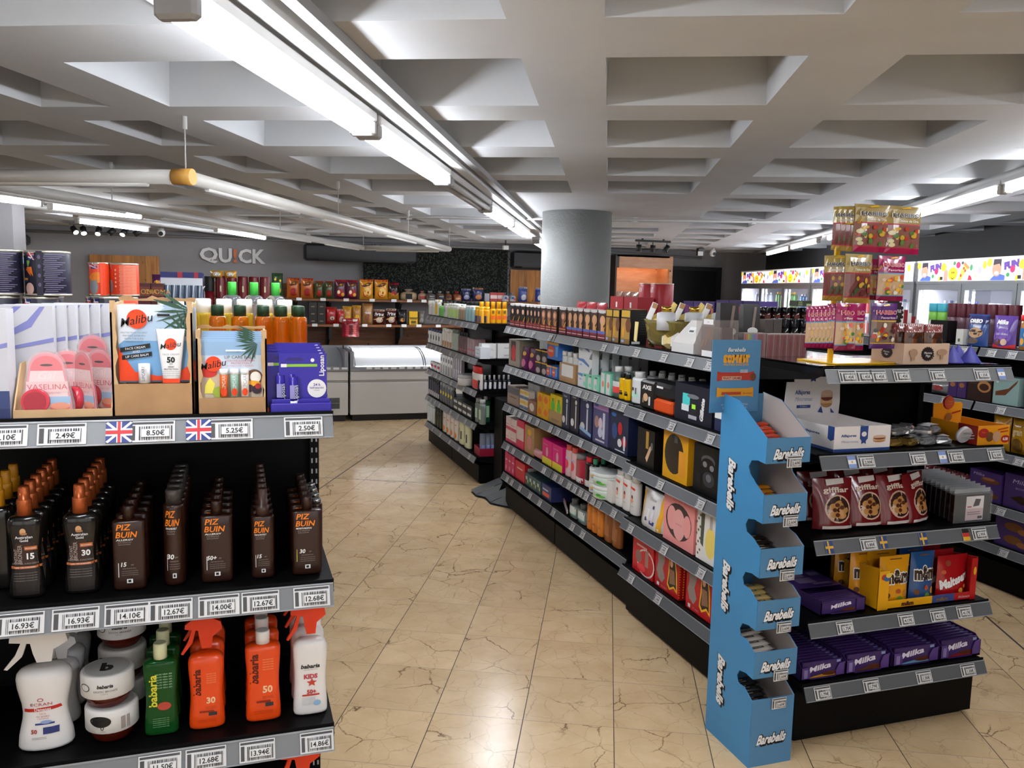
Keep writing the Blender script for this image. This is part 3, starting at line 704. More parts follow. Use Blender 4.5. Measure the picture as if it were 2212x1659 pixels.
# ---------------------------------------------------------------- shelf placing
def words(s): return len(s.split())
def lab(desc, pos, where):
    for L in (f'{desc}, {pos} {where}', f'{desc}, {pos}', f'{desc} {where}'):
        if words(L) <= 16: return L
    return desc
class Face:
    def __init__(s, ax, c, z, where, word):  # ax 'x': faces -X at X=c ; 'y': faces -Y at Y=c
        s.ax, s.c, s.z, s.where, s.word = ax, c, z, where, word
    def a(s, px, z=None): return lin_x(px, s.c, z or s.z) if s.ax == 'x' else lin_y(px, s.c, z or s.z)
    def top(s, a, py): return (z_at(s.c, a, py) if s.ax == 'x' else z_at(a, s.c, py)) - s.z
    def loc(s, a, dep, dz=0): return (s.c+dep, a, s.z+dz+.0013) if s.ax == 'x' else (a, s.c+dep, s.z+dz+.0013)
    @property
    def rz(s): return -PI/2 if s.ax == 'x' else 0
def row(F, px0, px1, py, name, desc, cat, gen, n=1, nd=1, d=.08, inset=.012, lv=1, h=None, fill=.94, group=None, back='', dd=None, dz=0, jit=0, skipfront=0, pos=None, lz=None, mindepth=0):
    """n alike things between two photo columns on shelf face F; nd deep, lv levels stacked; gen(w, d, h)->parts"""
    a0, a1 = F.a(px0), F.a(px1); H = h or F.top(a0, py)/lv - dz/lv
    W = abs(a1-a0)/n; w = W*fill; sgn = 1 if a1 > a0 else -1; proto = None
    group = group or (f'{desc} {F.where}' if n*nd*lv > 1 else None); tot = n*nd*lv
    for l in range(lv):
        for j in range(nd):
            for i in range(n):
                if j < mindepth: continue
                a = a0 + sgn*W*(i+.5); dep = inset + d/2 + (dd or d*1.03)*j
                loc = F.loc(a + (random.uniform(-1, 1)*jit*W if jit else 0), dep, dz+l*H*1.002)
                rz = F.rz + (random.uniform(-1, 1)*jit if jit else 0)
                if tot == 1: L = lab(desc, pos or '', F.where).replace(', ,', ',').replace(',  ', ', ')
                elif j == 0 or nd*n <= 1:
                    ps = (f'{ORD[i]} {F.word}' if n > 1 else ''); 
                    if lv > 1: ps = (ps+' ' if ps else '') + ('bottom' if l == 0 else 'top' if l == lv-1 else 'middle') + ' level'
                    if nd > 1: ps = (ps+' ' if ps else '')+'at the front'
                    L = lab(desc, ps, F.where)
                else: L = lab(desc, 'standing behind the front ones', F.where)
                if proto is None: proto = mk(name, L, cat, gen(w, d, H), loc, rz, group)
                else: dup(proto, loc, rz, L, group)
    return proto
def G_c(m, art=(), side=(), top=(), topm=None): return lambda w, d, h: carton(w, d, h, m, art, side, top, topm)
def G_b(m, capm, cw=.4, ch=.18, sh=.12, art=(), pw=1, waist=0): return lambda w, d, h: bottle(w, d, h, m, capm, cw, ch, sh, art, pw, waist)
def G_p(m, art=(), stand=False, t=None, seed=0): return lambda w, d, h: pouch(w, h, t or d, m, art, stand, seed)
def G_j(m, lidm, lf=.22, art=(), bowl=0, lidart=()): return lambda w, d, h: jar(w, h, m, lidm, lf, art, bowl=bowl, lidart=lidart)
def G_t(m, capm, art=(), ch=.12): return lambda w, d, h: tubebot(w, h, m, capm, art, ch, d)
gloss = lambda c: P(up(c), .18, coat=.3)
film = lambda c: P(up(c, 1.25), .22, coat=.5)
clear = lambda c='#f2f6f8', r=.08: P(c, r, trans=.9, ior=1.3)
# ================================================================ left shelf unit (front faces the camera)
W_ = P('#e9e8e6', .35); K_ = P('#141414', .5)
FL = [Face('y', LT+.012, z, wh, 'from left') for z, wh in zip(ZL, ('on the left unit\'s top', 'on the left unit\'s middle shelf', 'on the left unit\'s lower shelf', 'on the bottom shelf of the left unit'))]
F0, F1, F2, F3 = FL
def at(px, F, inset=.04): return lin_y(px, F.c+inset, F.z)
# --- cartons with lilac stripes at the far left of the top
LV = P('#7a7db4', .5); WCT = P('#bcbcc0', .5)
stripe = [('p', [(-.5, .80), (-.1, .99), (.02, .99), (-.5, .72)], LV), ('p', [(-.5, .66), (.1, .86), (.3, .99), (.38, .99), (.16, .80), (-.5, .62)], LV), ('p', [(-.5, .58), (.5, .70), (.5, .66), (-.5, .55)], LV),
          ('r', -.5, .10, .5, .26, P('#39456f')), ('r', -.5, .0, .5, .1, P('#2b3560'))]
row(F0, -100, 26, 668, 'remedy_carton', 'tall white carton with lilac stripes cut by the photo edge', 'carton', G_c(WCT, stripe), d=.06, inset=.005)
for k in range(6):
    x = lin_y(14+24*k+34, F0.c+.1+.03*k, 1.45)
    args = ((x, F0.c+.14+.045*k, F0.z), .06, )
    L = 'white carton with lilac stripes, %s in the fanned row behind the pink packs' % ORD[k]
    if k == 0: sc0 = mk('remedy_carton', L, 'carton', carton(.125, .04, .235, WCT, stripe + [('t', 'OR', -.3, .30, .05, P('#b03040'), {'bold': .03}), ('r', -.42, .22, -.3, .235, P('#444')), ]), args[0], .05, 'fanned striped cartons')
    else: dup(sc0, args[0], args[1], L, 'fanned striped cartons')
# --- pink blister packs in a cardboard tray
CB = noisy('cardboard_brown', '#9c7650', '#b08a60', 14, .8, .1, 90); CB2 = noisy('cardboard_light', '#b9966b', '#c6a67c', 14, .8, .1, 90)
x0, x1 = at(28, F0, .0), at(243, F0, .0); tw = x1-x0; tx = (x0+x1)/2
mk('display_tray', 'open brown cardboard tray holding the pink blister packs', 'cardboard tray', trayp(tw, .17, .02, .115, CB2, CB), (tx, F0.c+.088, F0.z), 0)
def vaselina(_=0):
    w, h = .094, .135; card = MB(); pk = P('#d9636c', .35); n = 22
    poly = []
    for j in range(n): 
        a = PI*j/(n-1); poly.append((w*.36*math.cos(a), .74*h+.26*h*math.sin(a)))
    poly = [(w/2, .03*h), (w*.49, .2*h)] + poly + [(-w*.49, .2*h), (-w/2, .03*h)]
    card.prism(poly, 0, .0012, P('#d98c92', .4))
    inner = [(x*.9, z*.92+.03*h) for x, z in poly]
    pts = [(x/w, z/h) for x, z in inner]
    card.art([('p', [p for p in pts], P('#e6cccc', .4)), ('p', [p for p in pts if p[1] > .42]+[], pk), ('e', -.0, .80, .13, .018, K_), ('t', 'Gal', 0, .64, .13, P('#f0dada'), {'shear': .3}), ('r', -.42, .37, .42, .54, P('#e7bcbc')), ('t', 'VASELINA', 0, .455, .085, P('#b9474f'), {'w': .82}),
              ('t', 'PERFECTED', .12, .355, .03, P('#c98f8f')), ('r', .03, .19, .46, .30, P('#8fb6d6')), ('e', .25, .12, .2, .075, P('#d8512f')), ('e', .25, .15, .2, .055, P('#e08a66'))], w, h, flat(0))
    po = MB(); po.cyl(.0265, 0, .017, P('#c73444', .25, coat=.4), 24, M=Matrix.Translation((-.021, -.018, .032)) @ Matrix.Rotation(-PI/2, 4, 'X'))
    po.cyl(.0215, 0, .0012, P('#a83340', .35), 24, M=Matrix.Translation((-.021, -.0192, .032)) @ Matrix.Rotation(-PI/2, 4, 'X'))
    sh = MB(); sh.prism([(x*1.12, z*1.05-.002) for x, z in poly], .0013, .0018, P('#c9b4b6', .15, alpha=.3)); sh.prism([(x*1.02, z*1.01) for x, z in poly], -.004, -.0034, P('#ffffff', .05, alpha=.06))
    return [('card', card), ('tin', po, 'round pink tin'), ('plastic_blister', sh)]
vs_ = [(105, .03, .0, .09, 'standing upright at the front of the tray'), (150, .075, .0, .1, 'just behind the front one'), (182, .05, -.9, .05, 'turned sideways in the middle of the tray'), (218, .10, -.55, .05, 'leaning higher at the right of the tray'), (205, .135, -.35, .03, 'tallest at the back by the torn carton')]
vp = None
for i, (px, dp, rz, tl, t) in enumerate(vs_):
    loc = (at(px, F0, dp), F0.c+dp, F0.z+.004+(.03 if i == 4 else 0)); L = 'pink vaseline blister pack ' + t
    if vp is None: vp = mk('blister_pack', L, 'blister pack', vaselina(), loc, rz, 'pink vaseline blister packs')
    else: dup(vp, loc, rz, L, 'pink vaseline blister packs')
    o = bpy.data.objects[-1] if 0 else None
# --- torn display cartons with sun cream cards
OR = P('#e2410f', .4); SKY = P('#6f9ec6', .45); PALM = P('#31513b', .5)
def palm(cx, cz, s, rot=0):
    out = []
    for k in range(7):
        a = rot+k*.28; ca, sa = math.cos(a), math.sin(a)
        out.append(('p', [(cx, cz), (cx+s*ca*.5-.02*sa, cz+s*sa*.5+.02*ca), (cx+s*ca, cz+s*sa), (cx+s*ca*.5+.02*sa, cz+s*sa*.5-.02*ca)], PALM))
    return out
def malibu_logo(cx, cz, r, asp, txt=.12): return [('e', cx, cz, r, r*asp, OR), ('t', 'Malibu', cx, cz-.01, txt, K_, {'shear': .35, 'bold': .006, 'rot': 12})]
def sun_burst(m1='#c9d6e2'): return [('r', -.5, 0, .5, 1, SKY), ('r', -.5, .55, .5, 1, P('#a9bfd3', .45)), ('p', [(-.5, 1), (.1, 1), (-.5, .5)], P('#d5dde5', .45))]
def torn_box(w, d, h, hf, right=True):
    b = MB(); t = .004; rnd = random.Random(3)
    b.box(-w/2, w/2, -d/2, -d/2+t, 0, hf, CB); b.box(-w/2, w/2, -d/2, d/2, 0, t, CB); b.box(-w/2, w/2, d/2-t, d/2, 0, h*.93, CB)
    for sx in (-1, 1):
        pts = [(-d/2, 0), (d/2, 0), (d/2, h*.98)] + [(d/2-d*k/8, h*(.99-.03*rnd.random())) for k in range(1, 8)] + [(-d/2, h*.9)]
        b.prism(pts, sx*w/2-(t if sx > 0 else 0), sx*w/2+(0 if sx > 0 else t), CB2, Matrix(((0, 1, 0, 0), (1, 0, 0, 0), (0, 0, 1, 0), (0, 0, 0, 1))))
        fl = [(sx*w/2, hf)] + [(sx*(w/2-.006-.008*rnd.random()), hf+(h-hf)*k/9) for k in range(0, 10)] + [(sx*w/2, h)]
        b.prism(fl if sx < 0 else fl[::-1], -d/2, -d/2+.002, CB2)
    tp = [(-w/2, h*.985)] + [(-w/2+w*k/14, h*(1.0+.035*rnd.random())) for k in range(15)] + [(w/2, h*.985)]
    b.prism(tp[::-1], d/2-.05, d/2-.046, CB)
    return b
def face_card():
    w, h = .158, .165; b = MB(); b.box(-w/2, w/2, 0, .0015, 0, h, P('#dfe6ee', .4))
    b.art(sun_burst() + palm(.42, .62, .42, 1.5) + palm(.45, .95, .5, 2.6) + [('p', [(-.5, .02), (.5, .02), (.5, .30), (.25, .12), (0, .08), (-.3, .14), (-.5, .45)], OR)] + malibu_logo(-.26, .84, .13, .98, .11) +
          [('r', .0, .88, .16, .91, K_), ('p', [(-.48, .40), (-.10, .46), (-.10, .52), (-.48, .46)], K_), ('p', [(-.46, .30), (-.08, .35), (-.08, .41), (-.46, .36)], K_), ('t', 'FACE CREAM', -.29, .458, .03, W_, {'rot': 7}), ('t', 'AND', -.28, .41, .03, W_, {'rot': 7}), ('t', 'LIP CARE BALM', -.27, .355, .03, W_, {'rot': 7})] +
          [('t', s, -.3, .66-.04*i, .022, P('#5c6f86')) for i, s in enumerate(('PROTECTION TO HELP', 'PREVENT SUNBURN', 'FROM THE SUNS', 'HARMFUL RAYS'))], w, h, flat(0))
    t = MB(); rs = []
    for k in range(8):
        q = k/7; z = .0+.118*q; sx = .017+.013*q; sy = .011*(1-q)**.5+.0012
        rs.append([(.027+sx*math.cos(2*PI*j/16), -.013+sy*math.sin(2*PI*j/16), z) for j in range(16)])
    t.rings(rs, W_, smooth=True)
    f = lambda x, z, l: (.027+x, -.013-(.011*(1-min(.999, max(0, z/.118)))**.5+.0012)*math.sqrt(max(0, 1-min(1, abs(x)/.03)**2))-l, z)
    t.art([('r', -.35, 0, .35, .08, OR), ('e', .0, .72, .25, .11, OR), ('t', 'Malibu', 0, .70, .10, K_, {'shear': .35, 'bold': .004, 'rot': 10}), ('t', 'FACE CREAM', 0, .53, .035, P('#888')), ('t', '50', 0, .43, .10, K_, {'bold': .06}), ('t', 'SPF', 0, .35, .03, K_), ('t', 'HIGH', 0, .30, .03, K_, {'bold': .03}), ('t', 'PROTECTION', 0, .255, .028, K_, {'bold': .02})] + [('t', 'MOISTURISING NON GREASY', 0, .21-.035*i, .016, P('#666')) for i in range(3)], .05, .118, f)
    l = MB(); l.cyl(.012, .0, .042, P('#ececec', .3), 16, cx=-.028, cy=-.013); l.art([('r', -.5, .2, .5, .75, P('#c9c9cd')), ('t', 'LIPCARE', -.1, .5, .15, P('#555'), {'rot': 90})], .012, .042, lambda x, z, q: (-.028+x, -.0255-q, z))
    return [('card', b), ('cream_tube', t, 'white cream tube marked 50'), ('lip_balm', l)]
xa, xb = at(243, F0, 0), at(421, F0, 0)
mk('display_box', 'tall torn brown carton holding a face cream card', 'cardboard box', [('box', torn_box(xb-xa-.002, .2, .252, .072))], ((xa+xb)/2, F0.c+.102, F0.z), 0)
fc = mk('sun_cream_pack', 'face cream and lip balm card with orange sun, front one in tall torn carton', 'sun cream pack', face_card(), ((at(263, F0, 0)+at(419, F0, 0))/2+.001, F0.c+.030, F0.z+.073), 0, 'face cream cards')
for k in range(4): dup(fc, ((at(263, F0, 0)+at(419, F0, 0))/2-.004-.003*k, F0.c+.06+.03*k, F0.z+.075), 0, 'face cream card hidden behind the front one in the tall torn carton', 'face cream cards')
def lip_card():
    w, h = .132, .128; b = MB(); b.box(-w/2, w/2, 0, .0015, 0, h, P('#dfe6ee', .4))
    b.art([('r', -.5, .42, .5, 1, P('#c3d0dc', .45)), ('r', -.5, .75, .5, 1, P('#8fb0cf', .45)), ('r', -.5, 0, .5, .42, P('#c8b9a0', .5))] + palm(.42, .95, .38, 2.7) +
          [('e', -.38, .46, .14, .10, P('#c93226')), ('p', [(-.45, .08), (-.32, .08), (-.28, .25), (-.36, .36), (-.44, .22)], P('#e8dc5a')), ('e', -.22, .1, .1, .1, P('#9ab13f')), ('e', .36, .36, .14, .14, P('#6b4a30')), ('e', .38, .36, .09, .1, P('#efe9df')), ('e', .33, .24, .13, .06, P('#e9a51f')), ('e', .28, .16, .07, .07, P('#4a2a3a')), ('e', .40, .14, .08, .08, P('#2f2333')), ('e', .42, .2, .05, .05, P('#b02a2a')), ('r', -.10, .82, .22, .85, P('#dfe6ee'))] +
          malibu_logo(-.30, .60, .13, 1.05, .12) + [('t', 'LIP CARE BALM', .13, .72, .055, P('#444')), ('t', 'UVA/UVB SUNSCREEN', .13, .655, .035, P('#c66')), ('t', 'PROTECTION', .13, .61, .035, P('#c66')), ('t', 'SUITABLE FOR CHILDREN', .13, .565, .028, P('#c66'))], w, h, flat(0))
    out = [('card', b)]
    for i, (c, n) in enumerate((('#d9692c', 'orange'), ('#8fb7a6', 'green'), ('#e9e4df', 'white'))):
        t = MB(); x = -.018+.0225*i; t.cyl(.0088, .004, .062, P(c, .3), 16, cx=x, cy=-.0095); t.cyl(.0092, .054, .066, P('#f1f1ef', .3), 16, cx=x, cy=-.0095)
        t.art([('t', 'LIPCARE', 0, .58, .11, W_ if i < 2 else P('#888'), {'rot': 90}), ('e', 0, .22, .35, .13, OR)], .0176, .066, (lambda x0: lambda a, z, q: (x0+a, -.0185-q+abs(a)*.3, z))(x))
        out.append(('lip_balm', t, n+' lip balm stick'))
    return out
xa, xb = at(425, F0, 0), at(579, F0, 0)
mk('display_box', 'shorter torn brown carton holding lip balm cards', 'cardboard box', [('box', torn_box(xb-xa-.002, .16, .19, .038))], ((xa+xb)/2, F0.c+.082, F0.z), 0)
lc = mk('lip_balm_pack', 'lip care balm card with three sticks, front one in the shorter torn carton', 'lip balm pack', lip_card(), ((xa+xb)/2, F0.c+.022, F0.z+.036), 0, 'lip care balm cards')
for k in range(5): dup(lc, ((xa+xb)/2, F0.c+.045+.015*k, F0.z+.038+.004*k), 0, 'lip care balm card behind the front one in the shorter torn carton', 'lip care balm cards')
# --- violet lip balm cards in a violet stand
VI = P('#33279a', .4); VD = P('#2a2070', .35)
def lipo():
    w, h = .108, .128; b = MB(); b.box(-w/2, w/2, 0, .0012, 0, h, VI)
    b.art([('r', -.46, .76, .30, .81, P('#8fc23a')), ('r', -.46, .755, -.34, .815, W_), ('p', [(-.38, .87), (-.30, .93), (-.05, .93), (.04, .87)], VD), ('t', 'Liposan', .41, .78, .09, W_, {'rot': 90, 'bold': .03}), ('e', .20, .88, .04, .035, W_), ('e', .29, .36, .20, .17, W_), ('t', '24 h', .29, .43, .05, P('#4a3a90'), {'bold': .03}), ('t', 'hidratación', .29, .375, .04, P('#4a3a90'), {'bold': .02}), ('t', 'intensa', .29, .33, .025, P('#777')), ('t', 'ORIGINAL', .18, .13, .035, W_, {'bold': .03})], w, h, flat(0))
    s = MB(); s.cyl(.0098, .006, .075, P('#2f2588', .25), 16, cx=-.022, cy=-.010); s.cyl(.0102, .006, .019, P('#ecebf4', .3), 16, cx=-.022, cy=-.010)
    s.art([('r', -.45, .33, .15, .75, P('#8e8cc0')), ('t', 'Liposan', .33, .50, .12, W_, {'rot': 90})], .0196, .075, lambda x, z, q: (-.022+x, -.020-q+abs(x)*.35, z))
    return [('card', b), ('lip_balm', s)]
xa, xb = at(585, F0, 0), at(717, F0, 0); xm = (xa+xb)/2
b = MB(); hw = (xb-xa)/2; b.box(-hw, hw, -.05, .06, 0, .004, VD); b.box(-hw, hw, -.052, -.048, 0, .022, VI, bev=.003); b.box(-hw*.97, hw*.97, -.036, -.033, 0, .03, VI, bev=.003); b.box(-hw, -hw+.003, -.05, .06, 0, .02, VI); b.box(hw-.003, hw, -.05, .06, 0, .02, VI); b.box(-hw, hw, .058, .061, 0, .09, VI)
mk('display_stand', 'violet plastic stand holding the violet lip balm cards', 'display stand', [('stand', b)], (xm, F0.c+.055, F0.z))
lp = None
for k in range(9):
    loc = (xm+.006-(.028 if k % 2 else 0)-.001*k, F0.c+.035+.009*k, F0.z+.006+.0025*k); L = 'violet lip balm card with white lettering, %s from the front of its stand' % ORD[k]
    if lp is None: lp = mk('lip_balm_card', L, 'lip balm pack', lipo(), loc, 0, 'violet lip balm cards')
    else: dup(lp, loc, 0, L, 'violet lip balm cards')
# --- oil and shampoo bottles standing behind
FB = Face('y', 2.30, 1.445, 'behind the lip balm cartons', 'from left')
AM = P('#e88a18', .06, trans=.8, ior=1.35); YL = P('#f0c83a', .08, trans=.7, ior=1.35); GC = P('#1e3a22', .4); WC = P('#f0efe6', .4); CL = clear('#e6ecef'); GR = P('#49c24a', .45)
row(FB, 552, 668, 662, 'oil_bottle', 'amber oil bottle with dark green cap', 'bottle', G_b(AM, GC, .72, .12, .08, [('t', 'oil', .1, .4, .05, P('#7a3a08'))]), n=3, d=.055, fill=.95, nd=2, dd=.07)
row(FB, 448, 545, 660, 'oil_bottle', 'amber oil bottle with green cap left of the violet cards', 'bottle', G_b(AM, GC, .72, .12, .08), n=2, d=.055, fill=.8)
FB2 = Face('y', 2.50, 1.445, 'in the second bottle row', 'from left')
row(FB2, 418, 640, 646, 'oil_bottle', 'pale yellow oil bottle with wide white cap', 'bottle', G_b(YL, WC, .85, .16, .05), n=5, d=.07, fill=.9, group='pale yellow bottles with white caps')
FB3 = Face('y', 2.78, 1.445, 'behind the amber bottles', 'from left')
row(FB3, 480, 622, 609, 'gel_bottle', 'clear bottle with a bright green cap', 'bottle', G_b(CL, GR, .42, .14, .12), n=3, d=.09, fill=.97)
row(Face('y', 2.46, 1.445, 'behind the tall torn carton', 'from left'), 330, 412, 652, 'oil_bottle', 'clear bottle showing only its white cap', 'bottle', G_b(YL, WC, .7, .12, .08), n=2, d=.06, fill=.6)
# --- pet food tins
NV = P('#1d1c2c', .35); TXT = P('#5f5870', .6); UKB = P('#27387e'); RDD = P('#c02a30')
def flagart(x0, z0, x1, z1):
    X = lambda u: x0+(x1-x0)*u; Z = lambda v: z0+(z1-z0)*v
    return [('r', x0, z0, x1, z1, UKB), ('p', [(X(0), Z(.5)), (X(1), Z(0)), (X(1), Z(.14)), (X(.12), Z(.6))], W_), ('p', [(X(.4), Z(1)), (X(.5), Z(1)), (X(1), Z(.1)), (X(.9), Z(.05))], W_), ('r', x0, Z(.5), x1, Z(.78), W_), ('r', x0, Z(.56), x1, Z(.72), RDD), ('p', [(X(0), Z(.9)), (X(.1), Z(1)), (X(1), Z(.2)), (X(1), Z(.06))], RDD)]
def carrots(cx, cz, s=1): return [('p', [(cx, cz), (cx-.03*s, cz+.16*s), (cx+.03*s, cz+.18*s), (cx+.06*s, cz+.14*s)], P('#6f9a4a')), ('p', [(cx-.04*s, cz), (cx+.10*s, cz+.02*s), (cx+.14*s, cz-.22*s)], P('#df7423')), ('p', [(cx-.07*s, cz-.04*s), (cx+.04*s, cz), (cx+.08*s, cz-.22*s)], P('#c9601a'))]
dog = flagart(-.42, .80, .36, .99) + [('e', -.16, .76, .27, .10, NV), ('e', -.16, .76, .25, .085, P('#b7b4bd')), ('e', -.16, .76, .24, .078, NV), ('t', "Butcher's", -.16, .765, .075, W_, {'bold': .03, 'w': .44}), ('t', 'SUPER', -.14, .56, .06, W_, {'bold': .03}), ('t', 'FOODS', -.14, .48, .06, W_, {'bold': .03})] + carrots(.24, .50, 1) + [('r', -.40, .365, .16, .405, P('#d08a2a')), ('r', -.40, .325, .16, .355, P('#33507e'))] + [('r', .40, .1+.05*i, .49, .12+.05*i, TXT) for i in range(16)] + [('e', -.35+.14*i, .20, .04, .04, P('#5a586a')) for i in range(4)]
dogside = flagart(-.49, .78, -.20, .99) + carrots(-.36, .62, .9) + [('e', -.33, .16, .10, .13, P('#cfa79a')), ('r', -.48, .35, -.37, .39, P('#d08a2a')), ('r', -.48, .31, -.37, .345, P('#33507e')), ('r', -.16, 0.02, -.02, .98, P('#2c2a38'))] + [('e', -.09, .25+.2*i, .035, .045, TXT) for i in range(4)] + [('r', .0+.02*(i % 3), .06+.042*i, .44-.05*(i*7 % 4), .078+.042*i, TXT) for i in range(21)]
def doggy(art): return lambda w, d, h: tin(w, h, NV, art)
ORD_ = P('#d8401f', .35)
cat_ = flagart(-.45, .80, .0, .98) + [('e', .0, .55, .42, .16, P('#d9771f')), ('e', -.20, .26, .22, .20, P('#7d8084')), ('p', [(-.4, .40), (-.36, .52), (-.28, .42)], P('#7d8084')), ('p', [(-.12, .42), (-.05, .52), (-.02, .38)], P('#7d8084')), ('r', .12, .02, .5, .98, ORD_)]
catside = flagart(-.5, .80, -.38, .98) + [('e', -.42, .3, .08, .2, P('#7d8084'))] + [('r', -.12+.01*(i % 3), .05+.044*i, .44, .075+.044*i, P('#ee8a6c')) for i in range(20)] + [('e', -.24, .3+.12*i, .03, .035, P('#f0a58c')) for i in range(5)]
T1 = 'on the top of the unit behind the pink packs'
def tinrow(y, z, px0, px1, h, art, name, desc, lab2, m='dog', n=1):
    w = abs(lin_y(px1, y, z)-lin_y(px0, y, z)); g = tin(w, h, NV if m == 'dog' else ORD_, art)
    return mk(name, desc, 'tin', g, ((lin_y(px1, y, z)+lin_y(px0, y, z))/2, y+w/2, z), 0, lab2)
hz = .162
tinrow(2.40, 1.445, 131, 236, .165, dog, 'pet_food_tin', 'dark pet food tin with carrots, its whole front label showing', None)
zt_ = z_at(lin_y(90, 2.5, 1.6), 2.5, 640); h2 = z_at(lin_y(90, 2.5, 1.7), 2.5, 540)-zt_
tinrow(2.5, 1.445, 48, 128, zt_-1.446, dogside, 'pet_food_tin', 'dark pet food tin at the bottom of the stack above the striped cartons', None)
tinrow(2.5, 1.445, -50, 42, zt_-1.446, dogside, 'pet_food_tin', 'dark pet food tin in the bottom stack cut by the left photo edge', None)
tinrow(2.5, zt_, 44, 148, h2, dogside, 'pet_food_tin', 'dark pet food tin with carrots and small print, right one on the upper layer', None)
tinrow(2.5, zt_, -62, 42, h2, dogside, 'pet_food_tin', 'dark pet food tin with small print, left one on the upper layer', None)
tinrow(2.66, 1.445, 76, 140, zt_-1.446, dogside, 'pet_food_tin', 'dark pet food tin in the bottom layer behind the right stack', None)
tinrow(2.66, zt_, 76, 140, h2, dogside, 'pet_food_tin', 'dark pet food tin behind the right one of the upper layer', None)
for k, (p0, p1) in enumerate(((196, 268), )):
    tinrow(2.64, 1.445, p0, p1, zt_-1.446, dogside, 'pet_food_tin', 'dark pet food tin of the bottom layer behind the tall torn carton', None)
yr = 3.1; zr0 = z_at(lin_y(240, yr, 1.65), yr, 640); hr = z_at(lin_y(240, yr, 1.75), yr, 567)-zr0
tinrow(yr, 1.445, 186, 232, zr0-1.446, dogside, 'pet_food_tin', 'dark tin under the kitten tin, mostly hidden', None)
tinrow(yr, 1.445, 236, 300, zr0-1.446, catside, 'cat_food_tin', 'orange tin in the layer under the other two orange tins', None, 'cat')
tinrow(yr, zr0, 189, 235, hr, cat_, 'cat_food_tin', 'orange pet food tin with a grey kitten on its label', None, 'cat')
tinrow(yr, zr0, 233, 299, hr, catside, 'cat_food_tin', 'orange pet food tin mostly showing small print, beside the kitten tin', None, 'cat')
# --- boxes and pouches on the far end of that top
FD_ = Face('y', 3.9, 1.43, 'on the far end of the left gondola', 'from left')
MR = P('#4a1416', .35); GD = P('#c8963a', .4)
row(FD_, 300, 358, 612, 'coffee_pack', 'dark red carton with gold lettering', 'carton', G_c(MR, [('r', -.45, .82, .45, .95, P('#6a3020')), ('t', 'CROMA', 0, .88, .07, GD), ('e', .2, .5, .25, .1, GD), ('e', 0, .25, .3, .2, P('#2a0d0a'))]), n=2, d=.1)
row(FD_, 356, 440, 616, 'coffee_bag', 'blue grey pouch standing in a white topped display carton', 'pouch', G_p(film('#39485a'), [('r', -.3, .62, .3, .7, P('#2a3340')), ('e', 0, .3, .25, .2, P('#223'))], True), n=6, d=.05, group='blue grey pouches in a display carton')
b = MB(); wx = lin_y(440, 4.0, 1.5)-lin_y(350, 4.0, 1.5); b.box(-wx/2, wx/2, 0, .004, 0, .355, P('#c9ccd2', .5)); b.box(-wx/2, wx/2, -.002, .0, .33, .355, P('#252c66')); b.box(-wx*.1, wx*.02, -.003, -.0021, .33, .355, P('#a32030')); b.box(wx*.3, wx*.4, -.003, -.0021, .33, .355, P('#a32030'))
mk('display_carton', 'pale display carton with a navy and red top edge behind the blue pouches', 'carton', [('carton', b)], ((lin_y(440, 4.0, 1.5)+lin_y(350, 4.0, 1.5))/2, 4.0, 1.43))
FE_ = Face('y', 4.6, 1.43, 'far along the left gondola top', 'from left')
pk_ = [('e', 0, .45, .42, .30, P('#e89a2c')), ('e', 0, .36, .36, .22, P('#e85a7c')), ('t', 'Jelly', 0, .40, .20, W_, {'bold': .06, 'shear': .2})]
row(Face('y', 4.6, 1.66, 'on the display carton top', 'from left'), 328, 398, 593, 'sweet_bag', 'purple sweets bag with a pink and yellow logo', 'sweet bag', G_p(film('#4a1c4c'), pk_), n=3, d=.05, fill=1)
row(Face('y', 4.62, 1.66, 'on the display carton top', 'from left'), 398, 440, 590, 'sweet_bag', 'navy sweets bag with a pink and yellow logo', 'sweet bag', G_p(film('#252a66'), pk_), n=2, d=.05, fill=1)
b = MB(); wx = lin_y(441, 4.65, 1.5)-lin_y(326, 4.65, 1.5); b.box(-wx/2, wx/2, 0, .22, 0, .228, P('#3a3230', .6)); mk('display_carton', 'dark carton under the purple sweets bags', 'carton', [('carton', b)], ((lin_y(441, 4.65, 1.5)+lin_y(326, 4.65, 1.5))/2, 4.55, 1.431))
RDT = P('#6e1118', .3); rt = [('r', -.5, .62, .5, .64, P('#4c0c10')), ('r', -.08, .74, .08, .84, P('#d8c9a0')), ('r', -.35, .3, .35, .34, P('#93303a'))]
row(Face('y', 5.0, 1.43, 'at the far end of the left gondola', 'from left'), 466, 586, 596, 'red_tin', 'dark red tin canister', 'tin', lambda w, d, h: tin(w, h, RDT, rt, RDT), n=5, d=.12)
row(Face('y', 5.0, 1.43, 'beside the red canisters', 'from left'), 441, 465, 597, 'red_tin', 'dark red canister with a black lid', 'tin', lambda w, d, h: jar(w, h, RDT, K_, .25), n=1, d=.12)
row(Face('y', 5.0, z_at(lin_y(525, 5.0, 1.7), 5.0, 596)+.003, 'on top of the red canisters', 'from left'), 453, 512, 584, 'crisp_bag', 'yellow crisps bag lying', 'crisp bag', G_p(film('#dfa62a'), [('e', 0, .5, .3, .3, W_)]), n=2, d=.1, dz=-.02)

